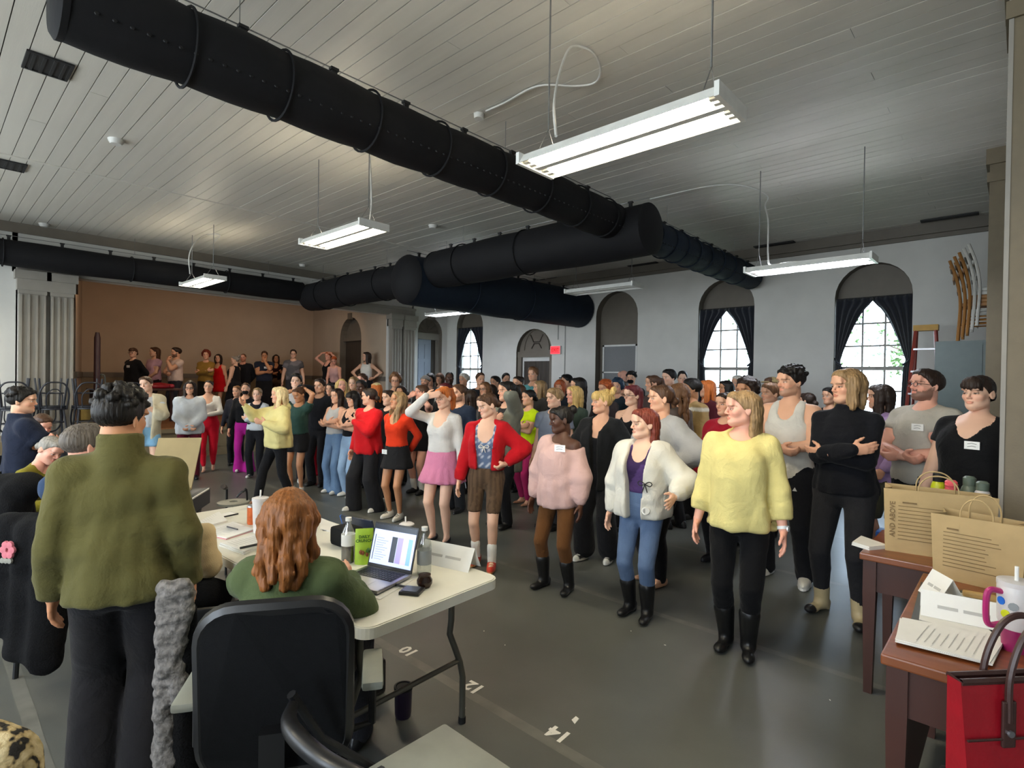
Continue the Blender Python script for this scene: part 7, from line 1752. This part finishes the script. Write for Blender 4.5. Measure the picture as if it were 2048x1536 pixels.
C(927,747,10.8,'person with short pale hair in front of the stage-corner window',('shag','white'),lng('#26282d'),fa=30,hd=45)
C(960,745,10.4,'man with cropped brown hair in a black shirt beside the stage-corner window',('short','brown'),lng('#1d1f24'),'m',fa=20,hd=-20)
C(969,764,8.8,'woman with glasses and brown hair behind the red cardigan',('mid','mid'),lng('#4f4c4a'),fa=25,hd=35,extra=('glasses',))
C(982,769,8.0,'woman with dark hair in a red top behind the red cardigan',('long','dark'),lng('#8c1c22'),fa=25,hd=35)
C(990,752,10.6,'dark-haired man with pale face turned aside by the grey wall',('short','black'),lng('#2a2a2e'),'m',fa=20,hd=50)
C(1012,746,10.9,'man with thick dark hair and beard by the grey wall',('short','black'),lng('#242428'),'m',fa=10,hd=-15,beard=.5)
C(1035,752,9.2,'woman with glasses and dark bun by the plank door',('tied+bun','dark'),lng('#2d2a2b'),fa=25,hd=35,extra=('glasses',))
C(1036,769,8.2,'woman with long brown hair behind the olive cardigan',('long','brown'),lng('#5a4c42'),fa=45,hd=70)
C(1065,734,9.3,'tall man with tousled brown hair in a turquoise tee before the plank door',('shag','mid'),tee('#5fa3a8'),'m',fa=30,hd=25)
C(1061,764,9.9,'person with brown bangs half hidden in front of the plank door',('mid+bangs','brown'),lng('#3b3638'),fa=20,hd=20)
C(1078,761,8.9,'woman with long sandy hair in profile near the plank door',('long','dirty'),lng('#46423f'),fa=60,hd=80)
C(1119,759,9.3,'red-haired woman with bangs near the exit sign',('mid+bangs','red'),lng('#2b3038'),fa=20,hd=20)
C(1131,749,10.3,'man in a black flat cap near the exit sign',('short','black'),lng('#222226'),'m',fa=60,hd=70,extra=(('cap','#141416'),))
C(1154,755,7.6,'person with long black hair in black seen from the side',('long','black'),lng('#161618'),fa=110,hd=75)
C(1209,761,7.6,'woman with curly ginger hair behind the blond topknot',('curly','red'),lng('#3a3334'),fa=25,hd=45)
C(1234,757,8.8,'person with blue-black hair near the white-framed screen',('curly','blue'),lng('#26303a'),fa=20,hd=20)
C(1246,762,8.2,'woman with tied brown hair in front of the blue-haired dancer',('tied+bun','brown'),lng('#3a3438'),fa=20,hd=25)
C(1245,741,11.0,'bald man in front of the white-framed screen',None,lng('#8b8fa0'),'m',fa=40,hd=60,skin='pink')
C(1262,742,10.4,'masked person in a black beanie by the white-framed screen',('short','black'),lng('#1a1a1c'),'m',fa=20,hd=15,extra=(('beanie','#161617'),('mask','#121214')))
C(1304,750,8.0,'woman with tied brown hair and loose bangs by the grey wall',('tied+pony+locks','brown'),lng('#4c3f3d'),fa=45,hd=70)
C(1337,739,8.0,'tall man with a black curtain haircut by the grey wall',('side','black'),lng('#303036'),'m',fa=30,hd=50,skin='fair')
C(1365,742,9.6,'man with short black hair peering past the others by the grey wall',('short','black'),lng('#2b2b30'),'m',fa=5,hd=0,skin='fair')
C(1355,767,6.2,'dancer with a mass of curly brown hair behind the grey sweatshirt',('wavy','mid'),lng('#5c5048'),fa=130,hd=120)
C(1381,758,6.3,'man with black hair in a tan varsity jacket with striped collar',('shag','black'),lng('#a3875a',ease=.03,stripe='#d8d2c4'),'m',fa=50,hd=80,skin='tan')
C(1412,760,7.6,'woman with long strawberry blond hair in a maroon top',('long','ginger'),lng('#4e1e26'),fa=50,hd=75)
C(1450,761,8.2,'dark-haired woman in a white top before the middle window',('mid','black'),lng('#bdb6b0'),fa=40,hd=60,skin='tan')
C(1450,784,4.9,'woman with dark hair in a crimson sweater behind the yellow sweater',('tied+lowbun','dark'),lng('#96182a',ease=.03),fa=30,hd=45,skin='light')
C(1492,755,5.2,'man with curly dark hair in a charcoal tee behind the yellow sweater',('curly','dark'),tee('#26282c',ease=.026),'m',fa=30,hd=40,w=1.1,skin='tan')
C(1540,766,6.0,'person with short brown hair behind the white tank',('short','mid'),lng('#6a5b50'),fa=35,hd=60)
C(1542,755,7.6,'person in a tan cap behind the white tank',('short','brown'),lng('#55504a'),'m',fa=30,hd=50,extra=(('cap','#8a7a55'),))
C(1475,751,9.2,'pale-haired person in front of the middle window',('short','white'),lng('#8f8a88'),fa=30,hd=50)
C(1612,785,6.8,'person in a white top half hidden behind the white tank',('tied+lowbun','dark'),lng('#c9cbd0'),fa=120,hd=120)
C(1658,775,7.2,'person in black half hidden behind the blond woman in black',('short','black'),lng('#141416'),fa=30,hd=40)

# ---- the panel
person(50,775,d=4.75,sex='m',w=1.14,label='man in a navy polo shirt and jeans with hands raised beside the coat-draped chair',fa=-100,hd=-75,skin='light',hair=('curlytop','black'),top=tee('#1f2536',ease=.022,hem=.50,collar=1,sl=.30),bottom=pan('#5f6f86'),shoes=J(kind='sneaker',c='#cfc6b0',sole='#e6e0d0'),arms=(((.04,.20,.72),(.8,-.2,-1),'spread'),((.05,.19,.70),(.8,-.2,-1),'spread')),group=panel)
L2 = person(90,832,d=5.45,sit=1.55,lean=(14,0),label='seated person with both hands at the mouth behind the navy polo',fa=-30,hd=-25,hp=5,skin='pink',hair=('short','brown'),top=lng('#3a3f4a'),bottom=pan('#2b2b30'),shoes=DKS,arms=('mouth','mouth'),group=panel)
L3 = person(118,880,d=4.45,sit=1.50,lean=(28,0),label='seated person in an olive top clapping near the papers',fa=-60,hd=-40,skin='pink',hair=('tied+lowbun','grey'),top=lng('#7c7424'),bottom=pan('#2b2b30'),shoes=DKS,arms=('wave','wave'),group=panel)
L4 = person(178,851,d=3.15,sit=1.72,sex='m',label='seated man with greying hair and glasses in a blue shirt',fa=-135,hd=-115,w=1.1,skin='pink',hair=('short','salt'),top=lng('#31435f',ease=.02),bottom=pan('#2b2b30'),shoes=DKS,arms=(((.09,.265,.665),(.9,-.3,-.5),'relax'),((.09,.265,.665),(.9,-.3,-.5),'relax')),extra=('glasses',),group=panel)
def seat_for(o, fwd, label, top=.44):
    z = o.rotation_euler.z; return simple_chair(TR(o.location.x-math.sin(z)*fwd, o.location.y+math.cos(z)*fwd, 0)@RZ(z), label, seat=top)
seat_for(L2, .06, 'dark chair of the person with hands at the mouth', .42); seat_for(L3, .06, 'dark chair of the person in the olive top', .42)
ch4 = seat_for(L4, -.01, 'black chair of the seated man in blue', .45); MC = ch4.matrix_world.copy()
soft('wool_coat', MC, 'long black wool coat hanging from the chair of the man in blue', 'coat', 'fleece', [('c',(-.15,-.30,.86),(.15,-.30,.86),.055,.055,.03),('c',(-.12,-.315,.84),(-.15,-.33,.36),.065,.080,.05),('c',(.12,-.315,.84),(.10,-.33,.20),.070,.085,.05),('c',(.0,-.32,.84),(-.03,-.33,.24),.07,.08,.05)], (-.36,-.46,.08), (.34,-.18,1.0), n=(.008,30))
pin = put('flower_brooch', MC@TR(-.03,-.405,.74), 'pink cloth flower pinned on the long black coat', 'brooch')
for k in range(6): MB().lathe([(0,-.004),(.020,-.002),(.018,.008),(0,.010)], 10, Matrix.Rotation(math.pi/2,4,'X')@TR(.024*math.cos(k*1.05),.028*math.sin(k*1.05)+.02,0)).build('petal', MATS['petal_pink'], pin, True)
for k in range(3): MB().lathe([(0,-.004),(.016,-.002),(.014,.006),(0,.008)], 8, Matrix.Rotation(math.pi/2,4,'X')@TR(-.03+.02*k,-.035,0)).build('leaf', MATS['petal_grey'], pin, True)
person(246,775,d=2.22,sex='m',w=.94,label='man in an olive wool jacket and wide dark trousers with his back turned',fa=-168,hd=-140,hp=4,skin='tan',hair=('curlytop','black'),top=lng('#56522f',ease=.026,hem=.475,loose=1.0,flare=.02,fold=.003,collar=1,cl=.62,cuff=.048),bottom=pan('#1b1a1c','wide',ease=.008),shoes=J(kind='sneaker',c='#1c1c1e'),arms=('down','down'),group=panel)
person(583,983,d=2.0,sit=1.46,w=1.15,label='seated woman with layered chestnut hair in a green sweater at the laptop',fa=-160,hd=-165,hp=12,skin='light',hair=('lay','#7a4a22'),top=lng('#4a5638',ease=.022,hem=.5,fold=.004),bottom=pan('#2b2b30'),shoes=DKS,arms=(((.09,.22,.695),(.7,-.5,-.6),'relax'),((.06,.22,.700),(1,-.1,-.12),'relax')),group=panel)
